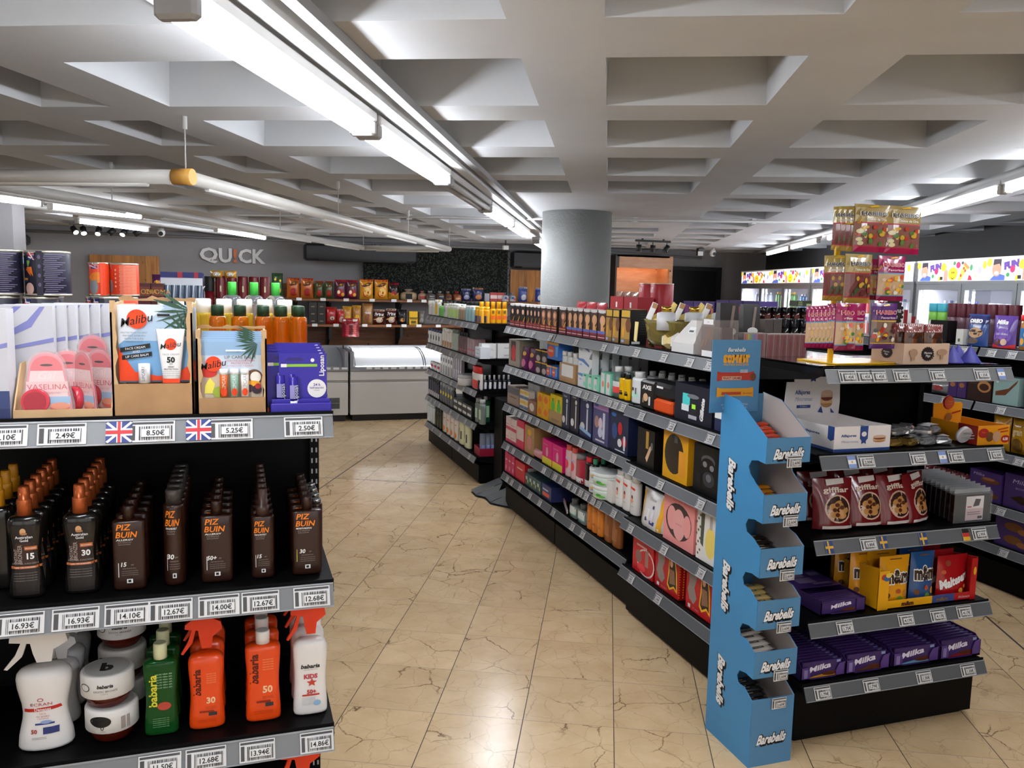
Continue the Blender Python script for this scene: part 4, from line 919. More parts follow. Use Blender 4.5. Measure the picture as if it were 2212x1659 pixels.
# ================================================================ middle shelf: sun care bottles
BR = P('#b45a2c', .3, .5); BKG_ = P('#141210', .18, coat=.4); DB = P('#2b130b', .3, coat=.2); OG = P('#ee8118', .45); OB = P('#b4612e', .5); T2 = P('#9a8f88', .6)
aus = lambda n: [('p', [(-.36, .03), (.36, .03), (.39, .25), (.27, .52), (.34, .66), (-.34, .66), (-.27, .52), (-.39, .25)], P('#1b1412', .4)), ('p', [(-.30, .30), (.36, .30), (.28, .50), (-.24, .50)], P('#352019', .4)), ('e', -.02, .605, .085, .03, P('#c99a6a')), ('e', 0, .585, .10, .012, P('#a8744a')), ('t', 'Australian', 0, .555, .024, W_, {'bold': .02}), ('t', 'Gold', 0, .525, .024, W_, {'bold': .02}),
        ('t', 'INSTANT', -.25, .385, .028, P('#b9aca4'), {'rot': 90, 'w': .13}), ('t', 'BRONZER', -.13, .40, .034, P('#b9aca4'), {'rot': 90, 'w': .17}), ('r', .0, .435, .34, .47, OB), ('t', 'BRONZERS', .17, .452, .012, W_), ('t', n, .16, .38, .052, W_, {'bold': .05}), ('t', 'SPRAY GEL SUNSCREEN', .0, .315, .014, T2), ('r', -.40, .27, .43, .292, OB), ('t', 'DARK TAN SUNSCREEN', 0, .281, .011, W_)] + [('t', 'WATER RESISTANT COCOA BUTTER', 0, .23-.022*i, .008, T2) for i in range(4)]
def piz(nm, spf, xo=-.08, s=1):
    A = [('t', 'PIZ', xo-.06, .755, .07, OG, {'bold': .025, 'shear': .2, 'w': .42}), ('t', 'BUIN', xo+.02, .665, .07, OG, {'bold': .025, 'shear': .2, 'w': .62}), ('t', nm, xo-.03, .605, .02, W_, {'bold': .03, 'shear': .2, 'w': .52}), ('t', 'SUN SENSITIVE', xo-.04, .575, .015, T2, {'shear': .2, 'w': .4}), ('t', 'SUN LOTION', xo-.05, .55, .015, T2, {'shear': .2, 'w': .36}),
        ('r', -.33, .16, -.31, .33, W_), ('t', spf, -.16, .31, .05, W_, {'bold': .04, 'shear': .15}), ('t', 'SPF', .1, .30, .016, T2), ('t', 'HIGH PROTECTION', .0, .26, .013, T2, {'w': .4})] + [('t', 'UVA UVB WATER RESISTANT', .02, .23-.024*i, .010, T2, {'w': .5}) for i in range(3)] + [('r', -.08, .085, .10, .135, W_), ('r', -.04, .095, .05, .125, K_)]
    return [(a[:3]+(a[3]*s, a[4]*s)+a[5:]) if a[0] == 't' else (a[0], a[1], a[2]*s, a[3], a[4]*s, a[5]) for a in A]

F1.where = 'on the left unit\'s middle shelf'
FP = Face('y', LT+.045, ZL[1], 'on the middle shelf', 'from left')
def column(px0, px1, py, name, desc, cat, gen, nd, d, dd, F=FP, lean=1, **k):
    row(F, px0, px1, py, name, desc, cat, gen, n=1, nd=nd, d=d, dd=dd, **k)
# receding rows drift right in the photo because the shelf is seen from its right
column(12, 96, 1060, 'sun_spray_bottle', 'black copper pumped tanning spray marked 15, first column from left', 'sunscreen bottle', lambda w, d, h: pumpb(w, d, h, BKG_, BR, aus('15'), .75, .2), 6, .04, .058)
column(132, 216, 1056, 'sun_spray_bottle', 'black copper pumped tanning spray marked 30, second column', 'sunscreen bottle', lambda w, d, h: pumpb(w, d, h, BKG_, BR, aus('30'), .75, .2), 6, .04, .058)
flatb = lambda a: (lambda w, d, h: bottle(w, d, h, DB, DB, .36, .17, .025, a, .45))
column(241, 318, 1101, 'sun_lotion_bottle', 'flat dark brown sun lotion marked 15, third column', 'sunscreen bottle', flatb(piz('ALLERGY', '15')), 5, .03, .06)
column(352, 402, 1066, 'sun_spray_can', 'round dark sun spray can with clear cap, fourth column', 'sunscreen can', lambda w, d, h: bottle(w, d, h, DB, P('#4a4340', .12, trans=.3), .78, .15, .05, piz('TAN & PROTECT', '30'), 1), 6, .048, .056)
column(433, 506, 1090, 'sun_lotion_bottle', 'flat dark brown sun lotion marked 50+, fifth column', 'sunscreen bottle', flatb(piz('ALLERGY', '50+')), 5, .03, .06)
column(543, 596, 1063, 'sun_spray_bottle', 'narrow dark brown sun oil spray, sixth column', 'sunscreen bottle', lambda w, d, h: bottle(w, d, h, DB, P('#3a2118', .35), .6, .3, .02, piz('TAN & PROTECT', '15', s=.82), .55, capprof=[(1, 0), (1, .35), (.7, .38), (.7, .95), (.6, 1)]), 6, .035, .056)
column(631, 699, 1080, 'sun_lotion_bottle', 'flat dark brown sun lotion marked 30, rightmost column', 'sunscreen bottle', flatb([x for x in piz('MOISTURISING', '30') if not (x[0] == 'r' and x[1] == -.33)] + [('r', -.36, .18, -.34, .34, P('#c9b93a'))]), 5, .03, .06)
FPy = Face('y', LT+.12, ZL[1], 'at the left photo edge', 'from left')
row(FPy, -40, 34, 1040, 'sun_spray_bottle', 'dark spray bottle with a yellow cap', 'sunscreen bottle', lambda w, d, h: pumpb(w, d, h, BKG_, P('#d9941c', .35), (), .75, .1), n=1, nd=3, d=.04, dd=.07)
row(Face('y', LT+.10, ZL[1], 'at the right end of the middle shelf', 'from left'), 672, 700, 1085, 'sun_spray_can', 'slim dark can with a shiny silver rim', 'sunscreen can', lambda w, d, h: bottle(w, d, h, DB, P('#9a9a9a', .2, .9), .8, .06, .04, (), 1), n=1, nd=4, d=.035, dd=.055)
# ================================================================ lower shelf
FQ = Face('y', LT+.05, ZL[2], 'on the left unit\'s lower shelf', 'from left')
EC = P('#e6e3e0', .3, coat=.3); ER = P('#a8301f', .5)
ecr = [('e', -.03, .60, .055, .022, ER), ('e', -.03, .60, .038, .014, EC), ('t', 'ECRAN', -.02, .545, .036, ER, {'w': .38}), ('p', [(-.33, .455), (.33, .475), (.31, .515), (-.33, .495)], P('#c2281f')), ('t', 'Denenes', 0, .485, .034, W_, {'bold': .03}), ('t', 'ESPECIAL', 0, .43, .012, ER), ('t', 'PIEL SENSIBLE', 0, .40, .016, ER), ('t', 'Y ATOPICA', 0, .375, .016, ER), ('r', -.14, .305, .2, .325, P('#2b3a78')), ('e', .05, .335, .1, .02, P('#8fa3cc')), ('t', '50', -.16, .235, .045, ER, {'bold': .05}), ('r', .0, .20, .28, .275, P('#26326e')), ('r', -.2, .165, .06, .17, T2), ('r', -.2, .15, .06, .155, T2)]
row(FQ, 25, 158, 1385, 'sunscreen_spray', 'large white hourglass sunscreen spray with a trigger head, front one', 'sunscreen bottle', lambda w, d, h: trigger(w, d, h, EC, EC, ecr, .9, .20, .27), d=.075)
FQ2 = Face('y', LT+.16, ZL[2], 'behind the large white spray', 'from left')
row(FQ2, 92, 170, 1392, 'sunscreen_spray', 'white sunscreen spray seen only in part', 'sunscreen bottle', lambda w, d, h: trigger(w, d, h, EC, EC, (), .9, .2, .27), nd=3, d=.075, dd=.085)
jl = P('#5b1a0e', .15, trans=.3); jt_ = P('#b6b4b1', .4); wl = P('#d9d7d3', .4)
jarart = [('t', 'babaria', .02, .74, .10, K_, {'bold': .05, 'shear': .2}), ('t', 'EXOTIC BRONZE', .02, .60, .055, P('#555')), ('e', -.36, .68, .085, .11, K_), ('e', -.36, .68, .07, .09, wl), ('t', 'TANNING', .0, .53, .03, T2)]
def bj(art):
    def g(w, d, h):
        b = MB(); r = w/2; b.lathe([(r*.62, 0), (r*.74, .006), (r*.92, h*.36), (r*.9, h*.42)], jl, 28)
        c = MB(); c.lathe([(r*.97, h*.36), (r, h*.38), (r, h*.93), (r*.96, h*.99), (r*.9, h)], wl, 28); c.art(art, w, h, cylf(r))
        c.art([('e', 0, .5, .42, .42, jt_), ('t', 'b', 0, .5, .34, K_, {'bold': .08})], w, w, lambda x, z, l: (x, z-w/2, h+l))
        return [('body', b), ('lid', c)]
    return g
jr2 = [('e', -.15, .72, .2, .16, K_), ('t', '0', -.12, .55, .14, K_), ('r', .22, .44, .5, .80, T2), ('t', 'aceite', -.1, .45, .04, T2)]
FJ = Face('y', LT+.03, ZL[2], 'on the lower left shelf', 'from left')
h1 = .083
row(FJ, 170, 298, 0, 'cosmetic_jar', 'white lidded jar of brown tanning jelly, lower one of the front stack', 'jar', bj(jr2), d=.115, h=h1)
row(FJ, 163, 291, 0, 'cosmetic_jar', 'white lidded jar of tanning jelly, upper one of the front stack', 'jar', bj(jarart), d=.115, h=h1, dz=h1)
FJ2 = Face('y', LT+.16, ZL[2], 'on the lower left shelf', 'from left')
row(FJ2, 203, 318, 0, 'cosmetic_jar', 'shaded white lidded jar, lowest of the stack behind', 'jar', bj(jarart), d=.115, h=h1)
row(FJ2, 203, 318, 0, 'cosmetic_jar', 'shaded white lidded jar, middle of the stack behind', 'jar', bj(jarart), d=.115, h=h1, dz=h1)
row(FJ2, 203, 318, 0, 'cosmetic_jar', 'shaded white lidded jar, top of the stack behind', 'jar', bj(jarart), d=.115, h=h1, dz=2*h1)
GG = P('#1f6a2a', .12, trans=.55, ior=1.35); YT = P('#d9cc3a', .5)
gel = [('t', 'babaria', -.22, .50, .08, YT, {'rot': 90, 'bold': .04, 'w': .36}), ('e', .1, .32, .2, .045, P('#b3402f'))] + [('t', 'ALOE VERA GEL', .12, .68-.03*i, .016, P('#a9c9a5')) for i in range(6)] + [('t', 'MOISTURISING BODY GEL', 0, .19-.022*i, .010, P('#7fae7d')) for i in range(5)]
row(FQ, 308, 388, 1405, 'gel_bottle', 'green aloe gel bottle with a white cap', 'gel bottle', lambda w, d, h: bottle(w, d, h, GG, P('#dfe3b8', .4), .4, .17, .06, gel, .5, .12), nd=3, d=.04, dd=.075)
OO = P('#e84a10', .3, coat=.3)
def kar(n): return [('t', 'babaria', -.25, .60, .085, P('#5a1505'), {'rot': 90, 'bold': .05, 'w': .34}), ('t', n, .12, .36, .075, P('#f3c79a'), {'bold': .05})] + [('t', 'PROTECTIVE', .14, .70-.028*i, .014, P('#f7b07a')) for i in range(5)] + [('t', 'SPRAY LOTION', .12, .28-.02*i, .012, P('#9a2a08')) for i in range(2)] + [('r', -.2, .215, .2, .235, P('#8a2406')), ('r', .05, .17, .28, .21, P('#333'))] + [('t', 'WATER RESISTANT SUNSCREEN', 0, .12-.02*i, .010, P('#9a2a08')) for i in range(2)]
row(FQ, 405, 489, 1352, 'sunscreen_spray', 'orange trigger spray sunscreen marked 30', 'sunscreen bottle', lambda w, d, h: trigger(w, d, h, OO, P('#e23a12', .35), kar('30'), .6, .10, .27), nd=3, d=.045, dd=.08)
row(FQ, 529, 611, 1378, 'sunscreen_bottle', 'orange sunscreen bottle with a white and orange cap marked 50', 'sunscreen bottle', lambda w, d, h: bottle(w, d, h, OO, P('#ece9e4', .4), .4, .14, .06, kar('50'), .55, .10), nd=3, d=.045, dd=.08)
kd = [('t', 'babaria', 0, .62, .05, K_, {'bold': .05, 'shear': .2, 'w': .55}), ('t', 'SUN PROTECTION', 0, .575, .014, T2), ('t', 'KIDS', .0, .49, .055, P('#c2414f'), {'bold': .07}), ('p', [(math.cos(PI/2+i*PI/5)*(.16 if i % 2 == 0 else .07)+.03, .41+math.sin(PI/2+i*PI/5)*(.055 if i % 2 == 0 else .024)) for i in range(10)], P('#c8402c')), ('t', '50+', .02, .295, .05, P('#c2352b'), {'bold': .06}), ('r', -.25, .245, .25, .265, P('#c2352b')), ('r', -.25, .14, .12, .225, P('#c9c9c9')), ('e', .18, .15, .11, .035, P('#8fb6d6'))]
row(FQ, 633, 712, 1320, 'sunscreen_spray', 'white children\'s sunscreen spray with a red trigger and star marked 50+', 'sunscreen bottle', lambda w, d, h: trigger(w, d, h, EC, P('#e23a12', .35), kd, .6, .08, .27), nd=3, d=.045, dd=.08)
FR = Face('y', LT+.06, ZL[3], 'on the bottom left shelf', 'from left')
row(FR, 612, 700, 0, 'sunscreen_spray', 'orange trigger spray on the bottom left shelf, only its top showing', 'sunscreen bottle', lambda w, d, h: trigger(w, d, h, OO, P('#e23a12', .35), (), .6, .1, .27), n=1, nd=1, d=.045, h=.255)
row(FR, 530, 600, 0, 'sunscreen_bottle', 'orange bottle with white cap just below the lower shelf', 'sunscreen bottle', lambda w, d, h: bottle(w, d, h, OO, WC, .4, .14, .06, (), .55, .1), n=1, nd=1, d=.045, h=.2)
film = lambda c: P(c, .22, coat=.5)
# ================================================================ end cap of sweets
FE = [Face('y', 2.50, z, w_, 'from left') for z, w_ in zip(ZE, ('on the end cap\'s glass top', 'on the end cap\'s second shelf', 'on the end cap\'s third shelf', 'on the end cap\'s fourth shelf', 'on the end cap\'s bottom shelf'))]
E0, E1, E2, E3, E4 = FE
# glass sheet over the top, joining the aisle gondola
b = MB(); b.box(2.03, 2.90, 2.52, 2.94, 1.483, 1.488, P('#0c0c0e', .08, coat=.5)); mk('glass_sheet', 'dark glossy sheet covering the end cap top under the sweets stand', 'glass sheet', [('glass_sheet', b)], (0, 0, 0))
# --- wire sweets stand: yellow foot, yellow post, bags on hooks
YE = P('#e8b40c', .3, coat=.2)
Z0 = 1.489
st = empty('sweets_stand', (2.20, 2.67, Z0)); tag(st, 'yellow sweets stand with a flat yellow foot and post, holding three tiers of bags', 'display stand')
b = MB(); b.prism([(-.085, .09), (.24, .10), (.26, -.10), (-.075, -.13)], 0, .005, YE, Matrix(((1, 0, 0, 0), (0, 0, 1, 0), (0, 1, 0, 0), (0, 0, 0, 1)))); kid(b, 'foot_plate', st)
ph = 2.03-Z0; b = MB(); b.box(-.011, .011, -.006, .006, 0, ph, YE, bev=.002); kid(b, 'post', st)
TW = [(2.018, -.02), (1.850, -.045), (1.683, -.065)]
SX = st.location.x; SY = st.location.y
for k, (z, o) in enumerate(TW):
    b = MB(); zz = z-Z0
    for x in (.0, .105):
        b.tube([(x-.005, -.002, zz), (x-.005, -.12, zz), (x-.005, -.128, zz+.012)], .0022, YE, 6)
    b.tube([(-.01, -.0, zz), (.11, -.0, zz)], .003, YE, 6); kid(b, 'hook_bar', st)
hl = lambda c1, c2: [('t', 'HARIBO', 0, .81, .085, c1, {'bold': .06, 'w': .72})]
def sweets(top, bot, txt, sub, win, bits, seed=0, line='#b0203a'):
    tm, bm = film(top), film(bot); rnd = random.Random(seed)
    A = [('r', -.49, .62, .49, .93, tm), ('r', -.49, .60, .49, .625, P(line)), ('r', -.49, .12, .49, .60, P(win, .15, coat=.6)), ('r', -.49, .0, .49, .115, bm), ('r', -.49, .11, .49, .13, P(line))]
    for i in range(22): A.append(('e', rnd.uniform(-.42, .42), rnd.uniform(.17, .54), rnd.uniform(.035, .09), rnd.uniform(.03, .06), P(bits[i % len(bits)], .2, coat=.5)))
    A += [('t', 'HARIBO', .0, .80, .085, P(txt[0]), {'bold': .08, 'w': .80}), ('t', 'HARIBO', .0, .80, .085, P(txt[1]), {'bold': .035, 'w': .76}), ('t', sub, .05, .685, .05, P(txt[0]), {'bold': .02, 'w': .58}), ('p', [(-.12, .955), (.12, .985), (.15, .955), (-.1, .935)], YE)]
    return lambda w, d, h: pouch(w, h, .030, tm, A, False, seed)
gold = sweets('#a08848', '#a01848', ('#e8e4dc', '#2c2c30'), 'Ositos de Oro', '#8a5a50', ['#c9a23a', '#b8402c', '#d8d0a0', '#5a7a3a'], 1)
gold2 = sweets('#a8904c', '#a88434', ('#e8e4dc', '#2c2c30'), 'Ositos de Oro', '#7a4440', ['#6a3430', '#8a3a3a', '#c9a23a', '#4a5a3a'], 2, '#b02030')
pink = sweets('#a01858', '#8a1040', ('#e8d8dc', '#c02838'), 'Favoritos', '#c9a880', ['#e8a82c', '#e8e0d4', '#d85a4a', '#e8b43a', '#4a8a4a', '#d8b8a0'], 3, '#4a9ac0')
pur = sweets('#5a2a70', '#5a2a70', ('#e8d8dc', '#c02838'), 'Favoritos', '#8a7060', ['#b83a2c', '#e8e0d4', '#3a3a3a', '#e0b02c', '#6a2a3a'], 4, '#d8b02c')
bagp = {}
def sweetbag(key, gen, px0, px1, py0, py1, y, desc, rz=0, grp=None):
    xa = lin_y(px0, y, 1.8); xb = lin_y(px1, y, 1.8); xc = (xa+xb)/2; zt = z_at(xc, y, py0); zb = z_at(xc, y, py1)
    k2 = (key, round(xb-xa, 2), round(zt-zb, 2))
    if k2 in bagp: dup(bagp[k2], (xc, y, zb), rz, desc, grp)
    else: bagp[k2] = mk('sweet_bag', desc, 'sweet bag', gen(xb-xa, .03, zt-zb), (xc, y, zb), rz, grp)
yb = SY-.10
sweetbag('g', gold, 1835, 1910, 442, 545, yb, 'gold sweets bag at the front left hook of the stand\'s top tier')
sweetbag('g', gold, 1903, 1978, 446, 549, yb, 'gold sweets bag on the right hook of the stand\'s top tier')
for k in range(4): sweetbag('g3', gold2, 1796+11*k, 1836+11*k, 446-1*k, 540+k, yb+.085-.018*k, 'gold bag seen edge on behind the front left one, top tier, %s from left' % ORD[k], -.75, 'edge on gold bags, top tier')
sweetbag('g2', gold2, 1822, 1880, 549, 655, yb-.012, 'gold sweets bag with a red seam at the front left of the middle tier')
sweetbag('p', pink, 1893, 1952, 553, 650, yb-.006, 'pink sweets bag at the front right of the middle tier')
for k in range(3): sweetbag('g4', gold2, 1784+14*k, 1828+14*k, 552-k, 650, yb+.06-.018*k, 'gold bag seen edge on in the middle tier, %s from left' % ORD[k], -.75, 'edge on gold bags, middle tier')
for k in range(2): sweetbag('p2', pink, 1872+9*k, 1905+9*k, 560, 648, yb+.04-.018*k, 'pink bag edge on behind the middle tier pink one, %s from left' % ORD[k], -.7, 'edge on pink bags, middle tier')
sweetbag('p', pink, 1809, 1874, 655, 757, yb-.03, 'pink sweets bag at the front left of the bottom tier')
sweetbag('v', pur, 1886, 1942, 655, 753, yb-.02, 'purple sweets bag with a yellow band at the front right of the bottom tier')
for k in range(7): sweetbag('p3', pink, 1752+9*k, 1796+9*k, 662-1.0*k, 752, yb+.07-.016*k, 'pink bag seen edge on in the bottom tier, %s from left' % ORD[k], -.7, 'edge on pink bags, bottom tier')
# --- striped sweets box with a header and chocolates
KR = P('#c9ab92', .6); STR = P('#8e1a24', .5)
xa, xb = lin_y(1950, 2.53, Z0), lin_y(2048, 2.53, Z0); w = xb-xa; hf = z_at(xb, 2.53, 742)-Z0
mam = lambda cx, cz, r, a: [('e', cx, cz, r, r*a, P('#241612', .5))] + [('e', cx+r*math.cos(i*PI/9), cz+r*a*math.sin(i*PI/9), r*.12, r*a*.12, P('#241612', .5)) for i in range(18)] + [('t', 'Mamma', cx, cz+.12*a*r/.15*.2, .16*a*r*2.2, W_, {'shear': .3}), ('t', 'Miga', cx, cz-.35*a*r, .16*a*r*2.2, W_, {'shear': .3})]
tr = trayp(w, .17, hf, hf, KR, CB, mam(.02, .5, .13, 2.4) + [('e', -.30, .55, .09, .2, P('#a8856a')), ('r', -.34, .2, -.26, .4, P('#a8856a')), ('e', .33, .58, .11, .16, P('#a8856a')), ('r', .30, .25, .36, .45, P('#a8856a'))], mam(-.0, .5, .16, 1.6))
hd = MB(); n = 11
for i in range(n):
    x0_ = -w/2+w*i/n; zt0 = hf+.05+(.13*(1-abs((i+.5)/n-.3)*1.1))
    hd.box(x0_, x0_+w/n, .078, .081, hf*.9, zt0, STR if i % 2 else W_)
hd.art(mam(-.12, .72, .22, .9), w, hf+.19, flat(.078))
mk('bakery_display_box', 'kraft display box with a red and white striped header and round black sign', 'display box', tr+[('striped_header', hd, 'red and white striped header')], ((xa+xb)/2, 2.53+.085, Z0))
CH = [('r', -.5, .80, .5, 1, W_)] + [('r', -.5+.1*i, .80, -.45+.1*i, 1, STR) for i in range(10)] + [('r', -.42, .0, .42, .78, P('#4a2412', .15, coat=.6))] + [('e', -.2+.2*(i % 3), .15+.2*(i//3), .12, .1, P('#6b3a1c', .2, coat=.5)) for i in range(9)] + [('e', .1, .55, .16, .15, P('#1c100c'))]
Fm = Face('y', 2.535, Z0+.004, 'in the striped display box', 'from left')
row(Fm, 1958, 2042, 702, 'cookie_bag', 'striped topped bag of chocolate biscuits', 'biscuit bag', G_p(film('#7a4a30'), CH), n=2, nd=3, d=.04, dd=.048, inset=.006)
# purple paper cones
def cone(w, d, h):
    b = MB(); b.lathe([(w*.5, 0), (w*.47, .004), (w*.05, h*.96), (w*.02, h)], P('#4a49a0', .5), 9, 1, .9); b.tube([(0, 0, h*.9), (.003, 0, h*1.06)], .002, P('#5a59b4'), 6); return [('cone', b)]
Fc = Face('y', 2.535, Z0, 'beside the striped display box', 'from left')
row(Fc, 2052, 2130, 750, 'paper_cone', 'violet paper cone with a twisted tip', 'sweet cone', cone, n=2, nd=2, d=.05, dd=.06, fill=1.0)
# --- striped make-up boxes and dark jars at the back of the top
ss = [('r', -.46+.115*i, .04, -.40+.115*i, .96, P(c, .4)) for i, c in enumerate(['#a8485a', '#8a3448', '#b8604a', '#8e2e4a', '#a0484a', '#7e2c40', '#b05a50', '#8a3a4a'])]
rb = [('r', -.48+.12*i, .04, -.37+.12*i, .96, P(c, .4)) for i, c in enumerate(['#c87880', '#d89a70', '#e0cc6a', '#a8c078', '#8ab0a0', '#8a9ac8', '#9a8ac0', '#c08ab0'])]
Fs = Face('y', 3.16, 1.463, 'on the gondola top behind the blue display', 'from left')
row(Fs, 1655, 1740, 722, 'striped_box', 'narrow box with brown red vertical stripes', 'carton', G_c(P('#b8a8a0'), ss, topm=P('#c9bcb4')), n=6, d=.05, inset=.0, fill=.97)
row(Fs, 1603, 1653, 720, 'striped_box', 'wide box striped in rainbow pastel colours', 'carton', lambda w, d, h: carton(w, d, h, P('#b8a8a0'), [(a[0], a[1]*.6-.18, a[2], a[3]*.6-.18, a[4], a[5]) for a in rb] + [(a[0], a[1]*.36+.30, a[2], a[3]*.36+.30, a[4], a[5]) for a in ss], topm=P('#c9bcb4')), d=.05, inset=.0)
JK = P('#141010', .15, coat=.4); jl_ = [('r', -.3, .2, .3, .6, P('#5a2418'))]
Fj = Face('y', 3.55, 1.445, 'behind the striped boxes', 'from left')
row(Fj, 1690, 1752, 690, 'dark_jar', 'small black jar with a shiny black lid', 'jar', G_j(JK, P('#26262a', .12, .3), .25, jl_), n=3, nd=2, d=.06, lv=1)
row(Fj, 1652, 1689, 691, 'grey_box', 'grey brown cube carton', 'carton', G_c(P('#5a504c', .5), topm=P('#6a605c')), n=2, d=.06)
Fj2 = Face('y', 4.1, 1.445, 'deeper behind the grey cartons', 'from left')
row(Fj2, 1650, 1755, 664, 'dark_jar', 'black lidded jar with dark red contents', 'jar', G_j(P('#2a0f0c', .15, coat=.4), P('#1c1c20', .12, .3), .28, jl_), n=5, nd=1, d=.08, lv=2)
row(Face('y', 4.11, z_at(lin_y(1740, 4.11, 1.6), 4.11, 664)+.003, 'on top of the dark jars', 'from left'), 1722, 1757, 650, 'green_box', 'dark olive green gift carton with pale labels', 'carton', G_c(P('#3a4430', .4), [('r', -.4, .1, -.1, .55, P('#7a8468')), ('r', .15, .1, .45, .5, P('#a8b088')), ('e', -.25, .75, .15, .12, P('#8a9a50'))], topm=P('#a8b0a0')), d=.07)
# black boot-like gift cartons with a photo of legs
bt = [('p', [(-.1, .45), (.0, .45), (-.12, .1), (-.2, .1)], P('#c9a898')), ('p', [(.12, .45), (.22, .45), (.28, .1), (.2, .1)], P('#c9a898')), ('e', .05, .48, .30, .07, W_), ('r', -.2, .02, -.12, .10, P('#c02a20')), ('r', .2, .02, .28, .10, P('#c02a20')), ('p', [(0, .55), (.15, .55), (.3, .95), (.15, .95)], P('#8a7468')), ('e', -.25, .3, .1, .1, P('#5a3030'))]
def lean(w, d, h):
    b = MB(); m = P('#17100f', .3, coat=.3); b.add([(-w/2, -d/2, 0), (w/2, -d/2, 0), (w/2, d/2, 0), (-w/2, d/2, 0), (-w*.30, d*.1, h), (w*.62, d*.1, h), (w*.62, d*.5, h), (-w*.30, d*.5, h)], [(0, 3, 2, 1), (4, 5, 6, 7), (0, 1, 5, 4), (1, 2, 6, 5), (2, 3, 7, 6), (3, 0, 4, 7)], m)
    b.art(bt, w, h, lambda x, z, l: (x+.16*w*z/h, -d/2+(d*.6)*z/h-l-.0005, z)); return [('carton', b)]
row(Face('y', 3.12, 1.463, 'above the blue display header', 'from left'), 1552, 1597, 655, 'gift_carton', 'black slanted gift carton with a photo of legs', 'gift carton', lean, d=.07, inset=0)
row(Face('y', 3.24, 1.463, 'left of the striped boxes', 'from left'), 1603, 1643, 658, 'gift_carton', 'black slanted gift carton, shaded one on the right', 'gift carton', lean, d=.07, inset=0)
# ================================================================ shelf 2: cakes
AW = P('#dcd5d2', .5); AB = P('#26427e', .5)
cake = lambda cx, cz, s=1: [('e', cx, cz-.10*s, .11*s, .07*s, P('#a8764a')), ('r', cx-.11*s, cz-.10*s, cx+.11*s, cz, P('#c9a070')), ('e', cx, cz, .11*s, .06*s, P('#6a3020')), ('r', cx-.11*s, cz, cx+.11*s, cz+.07*s, P('#bf9a78')), ('e', cx, cz+.07*s, .11*s, .05*s, P('#caa890'))]
alf = [('t', 'Alfajores', -.25, .62, .10, AB, {'bold': .04, 'w': .27}), ('t', 'Minicremas', -.22, .40, .09, P('#8a94b0'), {'shear': .4, 'w': .3})]
xa, xb = lin_y(1800, 2.515, ZE[1]), lin_y(1921, 2.515, ZE[1]); w = xb-xa; hf = z_at(xb, 2.515, 918)-ZE[1]
tr = trayp(w, .30, hf, hf, AW, P('#d8d2d0'), [('r', -.5, 0, .5, .12, AB)] + alf + [('p', [(-.05, 1), (.09, 1), (.09, .5), (.06, .42), (.06, .28), (.02, .34), (-.02, .28), (-.02, .42), (-.05, .5)], AB), ('e', .02, .68, .045, .1, AW)] + cake(.30, .50, 1.0), [('r', -.5, 0, .5, .12, AB)] + [(alf[0][0], alf[0][1], .05, .6, .09, AB, {'bold': .04, 'w': .35}), ('p', [(.38, 1), (.5, 1), (.5, .5), (.44, .42), (.38, .5)], AB)])
lid = MB(); lh = .155; lid.prism([(-w/2, hf*.6), (w/2, hf*.6), (w*.52, hf+.05), (w/2, hf+lh-.02), (w*.36, hf+lh-.02), (w*.36, hf+lh), (-w*.36, hf+lh), (-w*.36, hf+lh-.02), (-w/2, hf+lh-.02), (-w*.52, hf+.05)], .149, .153, AW)
lid.art([('t', 'Alfajores', -.2, .74, .07, AB, {'bold': .04, 'w': .28}), ('t', 'Minicremas', -.17, .64, .07, P('#8a94b0'), {'shear': .4, 'w': .32}), ('r', -.3, .49, -.04, .54, AB), ('t', '27 alfajores', -.17, .515, .022, AW), ('p', [(-.06, 1), (.03, 1), (.03, .92), (-.015, .94), (-.06, .92)], AB)] + cake(.26, .66, 1) + [('p', [(.1, .42), (.2, .40), (.16, .52)], AB), ('p', [(.35, .40), (.42, .40), (.34, .48)], AB)], w, hf+lh, flat(.149))
mk('cake_display_box', 'white display box with a blue base and a raised lid showing layered biscuits', 'display box', tr+[('raised_lid', lid)], ((xa+xb)/2, 2.515+.15, ZE[1]))
SF = P('#c9c9cb', .22, .8); SG = P('#9a7a3a', .25, .7); DKF = P('#33281c', .25, .5)
def foil(w, d, h, m=SF, m2=None):
    b = MB(); rnd = random.Random(int(w*1e5)); n = 14; rs = []
    for r, z in ((.75, 0), (1, .2), (.98, .55), (.6, .9), (.3, 1)):
        rs.append([(w/2*r*math.copysign(abs(math.cos(2*PI*j/n))**.6, math.cos(2*PI*j/n))*rnd.uniform(.92, 1.08), d/2*r*math.copysign(abs(math.sin(2*PI*j/n))**.6, math.sin(2*PI*j/n))*rnd.uniform(.92, 1.08), z*h*rnd.uniform(.92, 1.06)) for j in range(n)])
    b.rings(rs, m)
    if m2: b.art([('r', -.32, .18, .32, .82, m2)], w, d, lambda x, z, l: (x, z-d/2, h*1.03+l))
    return [('foil', b)]
rnd = random.Random(11); fp = {}
